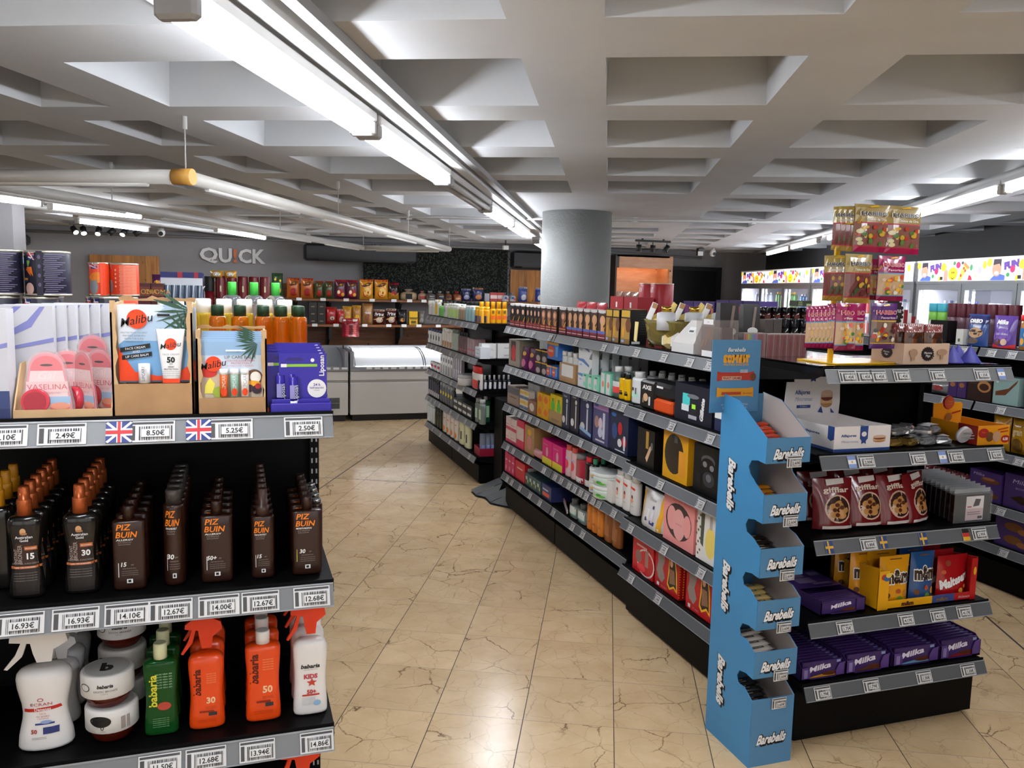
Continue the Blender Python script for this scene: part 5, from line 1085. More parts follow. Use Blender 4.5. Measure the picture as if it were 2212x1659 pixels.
for k in range(18):
    px = 1850+13.5*(k % 9)*1.6 - 0; r_ = k//9; px = 1935+17*(k % 9)*1.05; dep = .05+.085*r_+.02*(k % 2); ty = 'g' if (k % 9) < 3 else 's'
    x = lin_y(px, 2.5+dep, ZE[1]); 
    if x > 2.70: continue
    where = ('front row' if r_ == 0 else 'back row')+', %s from left' % ORD[k % 9]
    L = ('gold and dark' if ty == 'g' else 'silver')+' foil cake right of the white box, '+where
    if ty in fp: dup(fp[ty], (x, 2.5+dep+.03, ZE[1]+.001), rnd.uniform(-.5, .5), L, 'foil wrapped cakes')
    else: fp[ty] = mk('foil_cake', L, 'wrapped cake', foil(.082, .075, .034, SG if ty == 'g' else SF, DKF if ty == 'g' else P('#a8a8aa', .3, .5)), (x, 2.5+dep+.03, ZE[1]+.001), rnd.uniform(-.5, .5), 'foil wrapped cakes')
for k in range(8):
    x = 2.33+.052*k; L = 'foil wrapped cake on the pile, upper layer, %s from left' % ORD[k]
    dup(fp['s' if k > 2 else 'g'], (x, 2.62+.02*(k % 3), ZE[1]+.036), rnd.uniform(-.7, .7), L, 'foil wrapped cakes')
b = MB(); b.cyl(.034, 0, .016, P('#c9c4c6', .4), 24, M=Matrix.Rotation(-PI/2+.35, 4, 'X')); b.art([('r', -.5, .62, .5, .7, P('#777')), ('r', -.6, .5, .6, .54, P('#999')), ('r', -.5, .34, .5, .4, P('#777'))], .05, .07, lambda x, z, l: (x, -.017-l+(z-.035)*.35, z-.035))
mk('foil_cake', 'round pale label on a silver wrapped cake leaning on the yellow tray', 'wrapped cake', [('disc', b)], (lin_y(2090, 2.53, ZE[1]), 2.545, ZE[1]+.036))
YO = P('#d98e12', .45); RB = P('#9e2018', .5)
xa, xb = lin_y(2110, 2.515, ZE[1]), lin_y(2178, 2.515, ZE[1]); w = xb-xa; hf = z_at(xb, 2.515, 918)-ZE[1]
tr = trayp(w, .24, hf, hf, YO, CB, [('e', -.32, .62, .17, .25, RB), ('t', 'Dulce', -.32, .66, .07, YO), ('e', -.12, .42, .12, .26, P('#6a4020')), ('e', .10, .42, .13, .28, P('#b89070')), ('e', .38, .28, .14, .2, RB), ('t', '0.30', .38, .28, .14, W_, {'bold': .05}), ('p', [(.12, .75), (.45, .85), (.45, .9), (.12, .8)], RB), ('p', [(.2, .62), (.45, .68), (.45, .73), (.2, .68)], RB)], [('r', .1, .0, .5, 1, P('#8e1c16'))])
hd = MB(); hd.prism([(-.075, hf*.5), (.075, hf*.5), (.080, hf+.055), (.07, hf+.062), (-.08, hf+.06)], .115, .119, YO); hd.cyl(.030, 0, .004, RB, 24, M=Matrix.Translation((.0, .114, hf+.062)) @ Matrix.Rotation(-PI/2, 4, 'X')); hd.cyl(.027, 0, .001, P('#b04a30'), 24, M=Matrix.Translation((.0, .1095, hf+.062)) @ Matrix.Rotation(-PI/2, 4, 'X'))
hd.art([('t', 'Dulce', 0, .84, .05, YO), ('t', 'tesoro', 0, .77, .04, YO), ('e', -.0, .45, .12, .1, P('#8a5a30')), ('p', [(.1, .52), (.42, .58), (.42, .62), (.1, .56)], RB)], .15, hf+.095, flat(.108))
mk('sweets_tray', 'yellow and red cardboard tray with a round red header disc', 'display box', tr+[('header', hd)], ((xa+xb)/2, 2.515+.12, ZE[1]))
# ================================================================ shelf 3: cinnamon bun bags and clear packs
GRD = P('#6e0d12', .2, coat=.5)
gif = [('e', .04, .40, .33, .28, P('#c9a890', .3)), ('e', .04, .40, .29, .25, P('#3a2018', .12, coat=.6))] + [('e', .04+.14*math.cos(i*1.3), .38+.12*math.sin(i*1.3), .12, .07, P('#b8844a', .2, coat=.5)) for i in range(5)] + [('e', .04+.10*math.cos(i*1.3+.5), .38+.1*math.sin(i*1.3+.5), .06, .04, P('#5a2a14', .2, coat=.5)) for i in range(4)] + [('t', 'gifflar', .03, .76, .10, P('#e0c8b8'), {'bold': .04, 'w': .66}), ('p', [(-.2, .86), (.25, .90), (.25, 1), (-.2, .98)], P('#d8d0cc', .2, coat=.5)), ('r', -.35, .01, .42, .07, P('#d8ccc4', .2, coat=.5))]
gp = None
for k, (p0, p1, t, bo, dep, rz) in enumerate(((1762, 1853, 1062, 1158, .05, -.12), (1836, 1917, 1043, 1150, .06, -.03), (1905, 1975, 1043, 1147, .05, .06), (1952, 2018, 1046, 1137, .06, .35), (1745, 1800, 1040, 1120, .17, -.1), (1815, 1875, 1018, 1110, .18, 0), (1880, 1935, 1012, 1100, .19, .05))):
    y = 2.5+dep; x = (lin_y(p0, y, ZE[2])+lin_y(p1, y, ZE[2]))/2; L = 'dark red pastry bag with an oval window, %s' % (('leftmost of the front four', 'second of the front four', 'third of the front four', 'rightmost and most tilted of the front four', 'left one of the row behind', 'middle one of the row behind', 'right one of the row behind')[k])
    lc_ = (x, y+.03, ZE[2]+.007)
    if gp is None: gp = mk('pastry_bag', L, 'pastry bag', pouch(.172, .195, .075, GRD, gif, True, 2), lc_, rz, 'dark red pastry bags'); 
    else: dup(gp, lc_, rz, L, 'dark red pastry bags')
    [o for o in bpy.data.objects if o.get('label') == L][0].rotation_euler[0] = -.12
def browny(w, d, h):
    b = MB(); b.box(-w/2*.94, w/2*.94, -d*.35, d*.35, .004, h*.86, P('#1f1512', .25, coat=.4))
    b.art([('r', -.18, .06, .28, .80, P('#c9b0b4', .5)), ('r', -.18, .42, .28, .80, P('#dcd6d4', .5)), ('p', [(.0, .48), (.16, .5), (.2, .7), (.06, .72)], P('#241814')), ('r', .14, .1, .26, .18, P('#333')), ('r', -.14, .30, .20, .32, P('#6a5a5c')), ('r', -.14, .24, .20, .26, P('#6a5a5c')), ('r', -.15, .46, -.04, .50, P('#a83a4a'))], w, h, flat(-d*.35))
    f = MB(); f.add([(-w/2, -d*.42, 0), (w/2, -d*.42, 0), (w/2, -d*.40, h*.9), (w*.46, -d*.1, h*1.02), (-w*.46, -d*.1, h*1.02), (-w/2, -d*.40, h*.9)], [(0, 1, 2, 5), (5, 2, 3, 4)], P('#e8ecee', .1, alpha=.13, coat=.8)); f.box(-w*.47, w*.47, -d*.12, -d*.06, h*.90, h*1.03, P('#a8abae', .15, alpha=.5))
    return [('brownie', b), ('clear_wrap', f)]
bp = None
for k in range(11):
    y = 2.525+.034*k; x = lin_y(2098-10.5*k, y, ZE[2]); L = 'clear wrapped dark cake slab with a pink and white label, %s' % ('front one of the row' if k == 0 else '%s of its row' % ORD[k])
    if bp is None: bp = mk('wrapped_cake', L, 'wrapped cake', browny(.200, .030, .135), (x, y+.01, ZE[2]+.001), 0, 'clear wrapped dark cakes')
    else: dup(bp, (x, y+.01, ZE[2]+.001), 0, L, 'clear wrapped dark cakes')
# ================================================================ shelf 4: chocolate carton and pouch tray
MV = P('#3c2560', .4); MV2 = P('#553a80', .4)
def milka(c1, c2, c3, w=.62): return [('t', 'Milka', .02, .55, .42, P('#e4dcec'), {'bold': .05, 'shear': .3, 'rot': 8, 'w': w})]
xa, xb = lin_y(1773, 2.52, ZE[3]), lin_y(1868, 2.52, ZE[3]); w = xb-xa; hf = z_at(xb, 2.52, 1289)-ZE[3]
bx = MB(); bx.box(-w/2, w/2, -.16, .16, 0, .004, MV); bx.box(-w/2, -w/2+.003, -.16, .16, 0, hf, MV); bx.box(w/2-.003, w/2, -.16, .16, 0, hf, MV); bx.box(-w/2, w/2, .157, .16, 0, hf, MV); bx.box(-w/2, w/2, -.02, .16, hf, hf+.002, MV); bx.box(-w/2, -w*.28, -.16, -.157, 0, hf*.9, MV); bx.box(w*.30, w/2, -.16, -.157, 0, hf*.95, MV); bx.box(-w/2, w/2, -.16, -.157, 0, hf*.15, MV)
bx.art([('r', -.3, .25, .1, .55, P('#77688c')), ('r', -.35, .6, .05, .85, P('#77688c')), ('r', .2, .65, .45, .85, P('#77688c')), ('r', -.05, .12, .35, .22, P('#77688c'))], w, .18, lambda x, z, l: (x, z-.02, hf+.002+l)); bx.art([('t', 'Milka', -.2, .5, .3, P('#77688c'), {'shear': .3})], .32, hf, lambda x, z, l: (-w/2-l, -x, z))
mk('chocolate_carton', 'closed top purple chocolate carton at the left of the end cap\'s fourth shelf', 'chocolate carton', [('carton', bx)], ((xa+xb)/2, 2.52+.16, ZE[3]))
def bar(w, d, h, acc, txt=1):
    b = MB(); b.box(-w/2, w/2, -d/2, d/2, 0, h, MV, bev=.002)
    A = [('p', [(-.5, 0), (.5, 0), (.5, .35), (.1, .22), (-.2, .12)], P(acc, .4)), ('e', .2, .2, .2, .12, P('#5a2a14', .4)), ('t', 'Milka', -.05, .62, .32, P('#e4dcec'), {'bold': .05, 'shear': .3, 'rot': 8, 'w': .55}), ('r', .36, .8, .46, .95, P('#8a9ac0'))]
    b.art(A, w, h, flat(-d/2)); return [('bar', b)]
for k in range(7):
    L = 'chocolate bar standing in the closed top purple carton, %s from the front' % ORD[k]; lc_ = ((xa+xb)/2, 2.53+.014*k, ZE[3]+.005)
    if k == 0: bpr = mk('chocolate_bar', L, 'chocolate bar', bar(w*.9, .010, hf*.86, '#241a3a'), lc_, 0, 'bars in the closed top carton')
    else: dup(bpr, lc_, 0, L, 'bars in the closed top carton')
MY = P('#e0a010', .35); MB_ = P('#1b4a86', .35); MRD = P('#b01418', .3)
xa, xb = lin_y(1894, 2.51, ZE[3]), lin_y(2105, 2.51, ZE[3]); w = xb-xa; hf = .034; hb = z_at(xb, 2.51, 1206)-ZE[3]
b = MB(); b.box(-w/2, w/2, -.14, .14, 0, .004, MY); b.box(-w/2, w*.05, -.14, -.137, 0, hf, MY); b.box(w*.05, w*.28, -.14, -.137, 0, hf, P('#3a4a86', .4)); b.box(w*.28, w/2, -.14, -.137, 0, hf, MRD)
b.prism([(-.14, 0), (.14, 0), (.14, hb*.8), (-.14, hb)], -w/2, -w/2+.004, MY, Matrix(((0, 1, 0, 0), (1, 0, 0, 0), (0, 0, 1, 0), (0, 0, 0, 1)))); b.prism([(-.14, 0), (.14, 0), (.14, hb*.8), (-.14, hb*1.04)], w/2-.004, w/2, MRD, Matrix(((0, 1, 0, 0), (1, 0, 0, 0), (0, 0, 1, 0), (0, 0, 0, 1))))
b.box(-w/2, -w/2+.05, -.141, -.137, 0, hb*.93, MY); b.box(w/2-.03, w/2, -.141, -.137, 0, hb, MRD); b.box(-w/2, w/2, .137, .14, 0, hb*.8, MY)
b.art([('t', 'm&m', -.2, .5, .5, P('#4a2410'), {'bold': .07, 'w': .12}), ('t', 'm&m', .15, .5, .45, P('#8a6a3a'), {'bold': .05, 'w': .12}), ('t', 'Maltesers', .38, .5, .3, P('#e0a0a0'), {'bold': .03, 'w': .12, 'shear': .3})], w, hf, flat(-.141))
b.art([('e', -.45, .78, .03, .07, P('#b03a20')), ('e', -.425, .75, .03, .07, P('#2a5a9a')), ('e', -.41, .82, .028, .06, P('#e8c84a')), ('e', .475, .7, .015, .1, P('#d8a02c'))], w, hb, flat(-.1412))
mk('pouch_tray', 'yellow, blue and red cardboard tray holding the chocolate pouches', 'display tray', [('tray', b)], ((xa+xb)/2, 2.51+.14, ZE[3]))
def mm(c, nm): return [('t', nm, .02, .58, .26, P('#e9e4da'), {'bold': .16, 'w': .86}), ('t', nm, .02, .58, .26, P('#2c1608'), {'bold': .07, 'w': .82}), ('e', -.3, .2, .09, .06, P('#6b3c1c')), ('e', .1, .12, .10, .06, P('#6b8a2a')), ('e', .3, .22, .09, .07, P('#c98a2a')), ('e', .05, .28, .08, .05, P('#b04a20')), ('r', -.2, .93, .2, .95, P('#7a4a10'))]
mal = [('t', 'Maltesers', .02, .42, .2, W_, {'bold': .07, 'w': .95, 'rot': 16, 'shear': .15}), ('e', -.2, .82, .09, .07, P('#8a3a20')), ('e', .2, .16, .08, .06, P('#e0a02c')), ('e', -.35, .62, .07, .05, P('#c05a30')), ('e', .35, .25, .06, .05, P('#d8882c'))]
Fy = Face('y', 2.52, ZE[3]+.005, 'in the cardboard tray', 'from left')
row(Fy, 1907, 1972, 1210, 'chocolate_pouch', 'yellow chocolate pouch at the left front', 'chocolate pouch', lambda w, d, h: pouch(w*1.05, h, .05, film('#dd9a10'), mm('y', 'm&m'), True, 1), nd=3, d=.05, dd=.07)
row(Fy, 1974, 2026, 1200, 'chocolate_pouch', 'blue chocolate pouch', 'chocolate pouch', lambda w, d, h: pouch(w*1.05, h, .05, film('#1d4c84'), mm('b', 'm&m'), True, 2), nd=3, d=.05, dd=.06)
row(Fy, 2033, 2098, 1208, 'chocolate_pouch', 'red chocolate pouch', 'chocolate pouch', lambda w, d, h: pouch(w*1.05, h, .05, film('#a51016'), mal, True, 3), nd=3, d=.05, dd=.07)
Fz = Face('y', 2.60, ZE[3]+.01, 'behind the tray\'s left panel', 'from left')
row(Fz, 1846, 1892, 1198, 'chocolate_pouch', 'yellow chocolate pouch tilted out of the tray', 'chocolate pouch', lambda w, d, h: pouch(.115, h, .05, film('#d08c10'), mm('y', 'm&m'), True, 4), nd=2, d=.05, dd=.09)
# ================================================================ shelf 5: four open cartons of bars
accs = (('#c98a1c', 'yellow'), ('#5a3320', 'nut brown'), ('#6aa0b8', 'pale blue'), ('#8e1f24', 'red'))
for i, ((p0, p1, t), (acc, cn)) in enumerate(zip(((1729, 1825, 1420), (1826, 1921, 1402), (1928, 2027, 1388), (2030, 2117, 1372)), accs)):
    xa, xb = lin_y(p0, 2.515, ZE[4]), lin_y(p1, 2.515, ZE[4]); w = xb-xa-.004; hf = z_at(xb, 2.515, t)-ZE[4]; dpt = .36
    b = MB(); b.box(-w/2, w/2, -dpt/2, dpt/2, 0, .003, MV)
    for s_ in (-1, 1): b.prism([(-dpt/2, 0), (dpt/2, 0), (dpt/2, hf), (-dpt/2+.03, hf*.98), (-dpt/2, hf*.7)], s_*w/2-(.003 if s_ > 0 else 0), s_*w/2+(.003 if s_ < 0 else 0), MV, Matrix(((0, 1, 0, 0), (1, 0, 0, 0), (0, 0, 1, 0), (0, 0, 0, 1))))
    b.box(-w/2, w/2, dpt/2-.003, dpt/2, 0, hf, MV); b.prism([(-w/2, 0), (-w*.3, 0), (-w*.3, hf*.5), (-w*.36, hf*.72), (-w/2, hf*.72)], -dpt/2, -dpt/2+.003, MV2); b.prism([(w*.3, 0), (w/2, 0), (w/2, hf*.8), (w*.36, hf*.72), (w*.3, hf*.4)], -dpt/2, -dpt/2+.003, MV2); b.box(-w/2, w/2, -dpt/2, -dpt/2+.003, 0, .008, MV)
    b.art([('r', -.44, .15, -.36, .6, P('#8a7aa8'))], w, hf, flat(-dpt/2-.0002))
    mk('chocolate_carton', 'open purple carton of upright chocolate bars with %s fronts' % cn, 'chocolate carton', [('carton', b)], ((xa+xb)/2, 2.515+dpt/2, ZE[4]))
    nb = 15; pr_ = None
    for k in range(nb):
        L = 'purple chocolate bar with a %s front, %s from the front of its carton' % (cn, ORD[k]); lc_ = ((xa+xb)/2, 2.528+.0225*k, ZE[4]+.004)
        if pr_ is None: pr_ = mk('chocolate_bar', L, 'chocolate bar', bar(w*.90, .011, hf*.90, acc), lc_, 0, 'bars in the %s carton' % cn)
        else: dup(pr_, lc_, 0, L, 'bars in the %s carton' % cn)
# ================================================================ blue cardboard display tower
BL = P('#3f87b8', .45); BLD = P('#4b7fa6', .5); INW = P('#b9aea8', .6)
X0, X1, Y0, Y1 = 1.765, 1.952, 2.44, 2.735
tw_ = empty('display_tower', (X0, Y0, 0)); tag(tw_, 'tall blue cardboard tower with six tiers of protein bars', 'display stand')
W2, D2 = X1-X0, Y1-Y0; fr = [(1.240, 1.148), (1.035, .93), (.835, .728), (.64, .53), (.446, .345), (.262, 0)]
side = [(0, 0), (D2, 0), (D2, 1.365), (D2-.115, 1.35), (0, fr[0][0])]
for k in range(5):
    zb, zn = fr[k][1], fr[k+1][0]
    side += [(0, zb), (.045, zb+.004), (.085, zb-.004), (.10, zb-.03), (.09, zb-.055), (.05, zn+.03), (0, zn)]
MX = Matrix(((0, 1, 0, 0), (1, 0, 0, 0), (0, 0, 1, 0), (0, 0, 0, 1)))
for k, xx in enumerate((0, W2-.003)):
    b = MB(); b.prism(side, xx, xx+.003, BL, MX)
    if k == 0:
        for z in (1.02, .62, .24): 
            b.art([('t', 'Barebells', -.32, z/1.3, .034, K_, {'bold': .22, 'shear': .3, 'rot': -90, 'w': .155}), ('t', 'Barebells', -.33, z/1.3+.002, .034, W_, {'bold': .06, 'shear': .3, 'rot': -90, 'w': .15})], D2, 1.3, lambda x, z_, l: (-l, D2/2-x-.04, z_))
    else: b.prism(side, xx-.0015, xx-.0005, INW, MX)
    kid(b, 'side_panel', tw_)
b = MB(); b.box(.003, W2-.003, D2-.004, D2, 0, 1.36, BLD); kid(b, 'back_panel', tw_)
for k, (zt, zb) in enumerate(fr):
    b = MB(); b.box(.003, W2-.003, -.001, .003, zb, zt, BLD)
    if k == 5: b.box(.003, W2-.003, 0, D2-.004, .14, .143, INW)
    else: b.box(.003, W2-.003, 0, D2-.004, zb+.003, zb+.006, INW)
    hh = .105; cz = (zt-.062) if k < 5 else .10
    b.art([('t', 'Barebells', .02, .52, .40, K_, {'bold': .2, 'shear': .3, 'w': .68}), ('t', 'Barebells', .02, .55, .40, W_, {'bold': .05, 'shear': .3, 'w': .66})], W2, .09, lambda x, z, l, cz=cz: (W2/2+x, -.001-l, cz-.045+z+(x*.03)))
    f = kid(b, 'tier_front', tw_)
    o = bpy.data.objects.new('price_tag', tag_mesh('2.60€', .062, .042)); COL.objects.link(o); o.parent = f; o.location = (W2*.62, -.006, (zb-.016) if k < 5 else .22); KIDS[tw_.name].append((o, f))
hd = MB(); hw_ = .216; hh = .28; hd.box(0, hw_, 0, .004, 0, hh, BLD, bev=.001)
def pbar(cz, c): return [('p', [(-.38, cz-.07), (-.30, cz-.055), (.28, cz-.055), (.38, cz-.07), (.37, cz+.07), (.28, cz+.055), (-.30, cz+.055), (-.38, cz+.07)], P(c, .4))]
hd.art([('t', 'Barebells', .0, .86, .055, P('#2a4a60'), {'bold': .12, 'shear': .3, 'w': .38}), ('t', 'Barebells', .0, .865, .055, P('#d8dce0'), {'bold': .03, 'shear': .3, 'w': .36}), ('t', 'SOFTEST', .0, .74, .09, P('#d8951c'), {'bold': .16, 'w': .54}), ('t', 'PROTEIN BARS EVER', .0, .66, .03, P('#c99a4a'), {'bold': .03, 'w': .52})] + pbar(.50, '#a8321e') + [('r', -.28, .45, .12, .50, P('#c9a48a')), ('t', 'PEANUT CARAMEL', -.07, .475, .035, P('#7a1c10'), {'bold': .04, 'w': .38}), ('e', .36, .49, .06, .055, P('#6a3a1c')), ('r', .08, .55, .24, .59, P('#b9bcc0')), ('t', 'NUEVO', .16, .57, .025, K_)] + pbar(.28, '#cf8f1a') + [('r', -.28, .245, .12, .285, P('#a83a1c')), ('t', 'Barebells', .26, .265, .03, P('#a83a1c'), {'shear': .3}), ('t', '16 GRAMOS DE PROTEINA', 0, .11, .028, P('#b9c4cc'), {'w': .55}), ('t', 'SIN AZUCARES', 0, .065, .028, P('#b9c4cc'), {'w': .5})], hw_, hh, lambda x, z, l: (hw_/2+x, -l, z))
o = kid(hd, 'header_card', tw_); o.location = (-.062, D2-.012, 1.29)
cols = (('#e8450c', 'bright orange'), ('#d88a10', 'amber yellow'), ('#1f1612', 'black'), ('#c9b070', 'cream yellow'), ('#d8d0c8', 'white and brown'), ('#2a2a2c', 'black and white'))
for k, (zt, zb) in enumerate(fr):
    c, cn = cols[k]; fm = film(c); zz = (zb+.008 if k < 5 else .145); pr_ = None; nn = 9 if k == 0 else 7
    ac = P('#2a1a14') if k != 2 else P('#8a7a5a')
    for j in range(nn):
        hgt = zz + (.026*(j//2) if k == 0 else .014*(j//2)); L = '%s bar in the %s tier of the blue tower, %s from its front' % (cn, ('top', 'second', 'third', 'fourth', 'fifth', 'lowest')[k], ORD[j])
        dx = random.uniform(-.006, .006); yy = Y0+.045+.030*j*(.9 if k else .8); lc_ = (X0+W2/2+dx, yy, zz+.019*j*.55); rz = random.uniform(-.12, .12)
        if pr_ is None: pr_ = mk('protein_bar', L, 'protein bar', flowpack(.155, .038, .018, fm, [('r', -.28, .2, .2, .55, ac), ('t', 'PROTEIN BAR', -.04, .38, .2, W_, {'w': .4}), ('r', -.3, .68, .1, .8, P('#e8d8b0'))]), lc_, rz, '%s protein bars' % cn)
        else: dup(pr_, lc_, rz, L, '%s protein bars' % cn)
film = lambda c: P(up(c, 1.25), .22, coat=.5)
# ================================================================ goods on the aisle face of the middle gondola
NM = ('top', 'second', 'third', 'fourth', 'bottom')
FA_ = [Face('x', XF+.012, z, 'on the long gondola\'s %s shelf' % n, 'from far end') for z, n in zip(ZS, NM)]
FN_ = [Face('x', XF-.018, z, 'on the near bay\'s %s shelf' % n, 'from far end') for z, n in zip((1.462, 1.146, .842, .537, .275), NM)]
A0, A1, A2, A3, A4 = FA_; N0, N1, N2, N3, N4 = FN_
C = lambda c: P(up(c), .4)
def ct(F, a, b_, t, name, desc, c, art=(), n=1, nd=1, d=.12, **k):
    side = k.pop('side', ()); topm = k.pop('topm', None)
    return row(F, a, b_, t, name, desc, 'carton', G_c(C(c), art, side, (), topm and C(topm)), n=n, nd=nd, d=d, **k)
def bo(F, a, b_, t, desc, c, cap, art=(), n=1, nd=1, cw=.45, ch=.17, pw=1, d=None, cat='bottle', m=None, waist=0, sh=.1, **k):
    name = k.pop('name', 'bottle')
    W = abs(F.a(a)-F.a(b_))/n*.94
    return row(F, a, b_, t, name, desc, cat, lambda w, d_, h: bottle(w, d_, h, m or gloss(c), C(cap), cw, ch, sh, art, pw, waist), n=n, nd=nd, d=d or W*.9, **k)
# hair dye
def dye(hair, bg, b1, b2=None):
    A = [('r', -.5, .92, .5, 1, C('#b9b6b4')), ('r', -.3, .90, .3, .97, C('#dedede')), ('e', .12, .66, .36, .17, C(hair)), ('e', .06, .66, .2, .105, C('#c99a80')), ('p', [(-.1, .55), (.2, .52), (.5, .25), (-.1, .3)], C(hair)), ('r', -.5, .0, .5, .27, C('#5a1420')), ('r', -.45, .17, .45, .21, C(b1)), ('r', -.45, .08, .45, .11, C('#c9a0a0')), ('p', [(.1, .27), (.5, .5), (.5, .45), (.2, .24)], C('#d8a02c'))]
    if b2: A += [('r', -.5, .22, .5, .31, C(b2))]
    return A
ct(A0, 1098, 1131, 656, 'hair_dye_box', 'black hair dye box with a pale face', '#151314', dye('#1a1414', 0, '#7a3a2c'), 3, d=.07, topm='#c2c0be', h=.175)
ct(A0, 1132, 1163, 657, 'hair_dye_box', 'very dark hair dye box with a face, second batch', '#1a1414', dye('#2a1a16', 0, '#7a3a2c'), 4, d=.07, topm='#c2c0be', h=.175)
ct(A0, 1163, 1199, 659, 'hair_dye_box', 'brown haired portrait dye box', '#33201a', dye('#8a5a3a', 0, '#a8703a'), 3, d=.07, topm='#c2c0be', h=.175)
ct(A0, 1203, 1219, 661, 'hair_dye_box', 'single dye box before the blonde ones', '#241816', dye('#7a4a30', 0, '#a8703a'), 1, d=.07, topm='#c2c0be', h=.175)
ct(A0, 1220, 1254, 662, 'hair_dye_box', 'blonde portrait dye box with a blue band', '#3a241a', dye('#b98a5a', 0, '#7a2030', '#4a5a9a'), 3, d=.07, topm='#c2c0be', h=.175)
ct(A0, 1255, 1285, 664, 'hair_dye_box', 'light blonde dye box, second trio with a blue band', '#3a241a', dye('#c09060', 0, '#7a2030', '#4a5a9a'), 2, d=.07, topm='#c2c0be', h=.175)
ct(A0, 1286, 1303, 666, 'hair_dye_box', 'blonde dye box touching the gold boxes', '#3a241a', dye('#c09060', 0, '#7a2030', '#4a5a9a'), 1, d=.07, topm='#c2c0be', h=.175)
gdye = [('r', -.45, .78, .45, .97, C('#a8862c')), ('r', -.48, .05, .48, .74, C('#8a6a34')), ('e', .2, .52, .22, .13, C('#d8a88a')), ('e', .3, .55, .3, .2, C('#5a3418')), ('e', -.22, .36, .1, .16, C('#e8a81c')), ('r', -.48, .02, .48, .16, C('#6a5028')), ('r', -.4, .06, -.1, .13, C('#7a90c0'))]
ct(A0, 1303, 1332, 667, 'hair_dye_box', 'gold topped dye box', '#1a1612', gdye, 2, d=.075, topm='#a8862c')
ct(A0, 1335, 1356, 668, 'hair_dye_box', 'larger black and gold dye box with a ladder pattern on its side', '#141312', gdye, 1, d=.10, side=[('r', .1, .30+.07*i, .45, .33+.07*i, C('#2c2c2e')) for i in range(9)] + [('r', -.4, .03, .1, .10, C('#c9c9c9'))], topm='#a8862c')
# bath gift sets
def bath(w, d, h):
    b = MB(); G = P('#b8a860', .08, trans=.7, ior=1.3); b.lathe([(.30, .05), (.40, .08), (.46, .2), (.50, .52), (.56, .60), (.5, .60), (.44, .5), (.38, .14), (.1, .12)], G, 24, w, w*.46, M=Matrix.Diagonal((1, 1, h, 1)))
    p = MB(); rs = random.Random(5); p.lathe([(.05, .18), (.24, .25), (.33, .42), (.30, .6), (.15, .72), (.03, .74)], P('#e0c878', .8), 14, w, w*.5, M=Matrix.Translation((-w*.12, -w*.02, 0)) @ Matrix.Diagonal((1, 1, h, 1)))
    p.prism([(-w*.10, h*.5), (w*.02, h*.5), (w*.22, h*.93), (w*.12, h*.99), (-w*.02, h*.80)], w*.02, w*.03, P('#dcc274', .7)); p.prism([(-.08*w-w*.1, h*.55), (w*.02-w*.1, h*.55), (-w*.12, h*.12), (-w*.2, h*.14)], -w*.42, -w*.41, P('#e4d08c', .6))
    t = MB(); t.cyl(w*.13, h*.40, h*.76, P('#c4c4c6', .35), 20, cx=w*.22, cy=-w*.14); t.cyl(w*.07, h*.78, h*.90, P('#c9a040', .2, .9), 12, cx=w*.22, cy=-w*.14); t.lathe([(w*.13, h*.76), (w*.06, h*.785)], P('#c4c4c6', .35), 20, cx=w*.22, cy=-w*.14)
    l = MB(); l.prism([(-w*.28, h*.62), (-w*.12, h*.58), (w*.08, h*.94), (-w*.08, h*.98)], -w*.2, -w*.198, W_); l.prism([(-w*.10, h*.86), (w*.03, h*.83), (w*.08, h*.93), (-w*.06, h*.97)], -w*.2015, -w*.2005, C('#7a5a3a'))
    F = []
    for sx in (-1, 1):
        for sy in (-1, 1): f = MB(); f.lathe([(w*.05, 0), (w*.03, h*.03), (w*.05, h*.06), (w*.035, h*.12)], P('#8a7430', .15, .9), 8, cx=sx*w*.24, cy=sy*w*.11); F.append(('claw_foot', f))
    return [('tub', b, 'gold tinted clear tub'), ('puff', p), ('lotion_bottle', t, 'white bottle with gold cap'), ('gift_tag', l)]+F
row(N0, 1371, 1447, 649, 'bath_gift_set', 'clear gold bath tub gift set with yellow puff', 'gift set', bath, n=1, nd=3, d=.14, dd=.155)
def hexbox(w, d, h):
    b = MB(); b.add([(-w/2, -d/2, 0), (w/2, -d/2, 0), (w/2, d/2, 0), (-w/2, d/2, 0), (-w/2, -d/2, h*.3), (w/2, -d/2, h*.3), (w/2, d/2, h*.3), (-w/2, d/2, h*.3), (-w*.1, -d*.1, h), (w*.4, -d*.1, h), (w*.4, d*.3, h*.95), (-w*.1, d*.3, h*.95)], [(0, 3, 2, 1), (0, 1, 5, 4), (1, 2, 6, 5), (2, 3, 7, 6), (3, 0, 4, 7), (4, 5, 9, 8), (5, 6, 10, 9), (6, 7, 11, 10), (7, 4, 8, 11), (8, 9, 10, 11)], P('#d9d6d2', .5))
    b.art([('r', .0, .62, .28, .8, C('#f0f0f0')), ('r', .04, .64, .24, .70, C('#444')), ('t', 'beauty', -.1, .45, .06, C('#b09a90')), ('t', 'SOAP', 0, .15, .05, C('#999'))], w, h, lambda x, z, l: (x, -d/2+(max(0, z-h*.3)/(h*.7))*d*.4-l, z)); return [('box', b)]
row(N0, 1444, 1494, 690, 'gift_box', 'large white folded gift box with a bar code label', 'gift box', hexbox, d=.14)
def candy(w, d, h):
    b = MB(); n = 6; rs = [[(x*w, r*h*.5*math.cos(2*PI*j/n+PI/6), h*.5+r*h*.5*math.sin(2*PI*j/n+PI/6)) for j in range(n)] for x, r in ((-.5, .85), (-.32, 1), (-.2, .6), (.2, .6), (.32, 1), (.5, .85))]
    b.rings(rs[:2], P('#dedbd6', .5)); b.rings(rs[1:5], P('#e4cf90', .5)); b.rings(rs[4:], P('#dedbd6', .5)); return [('box', b)]
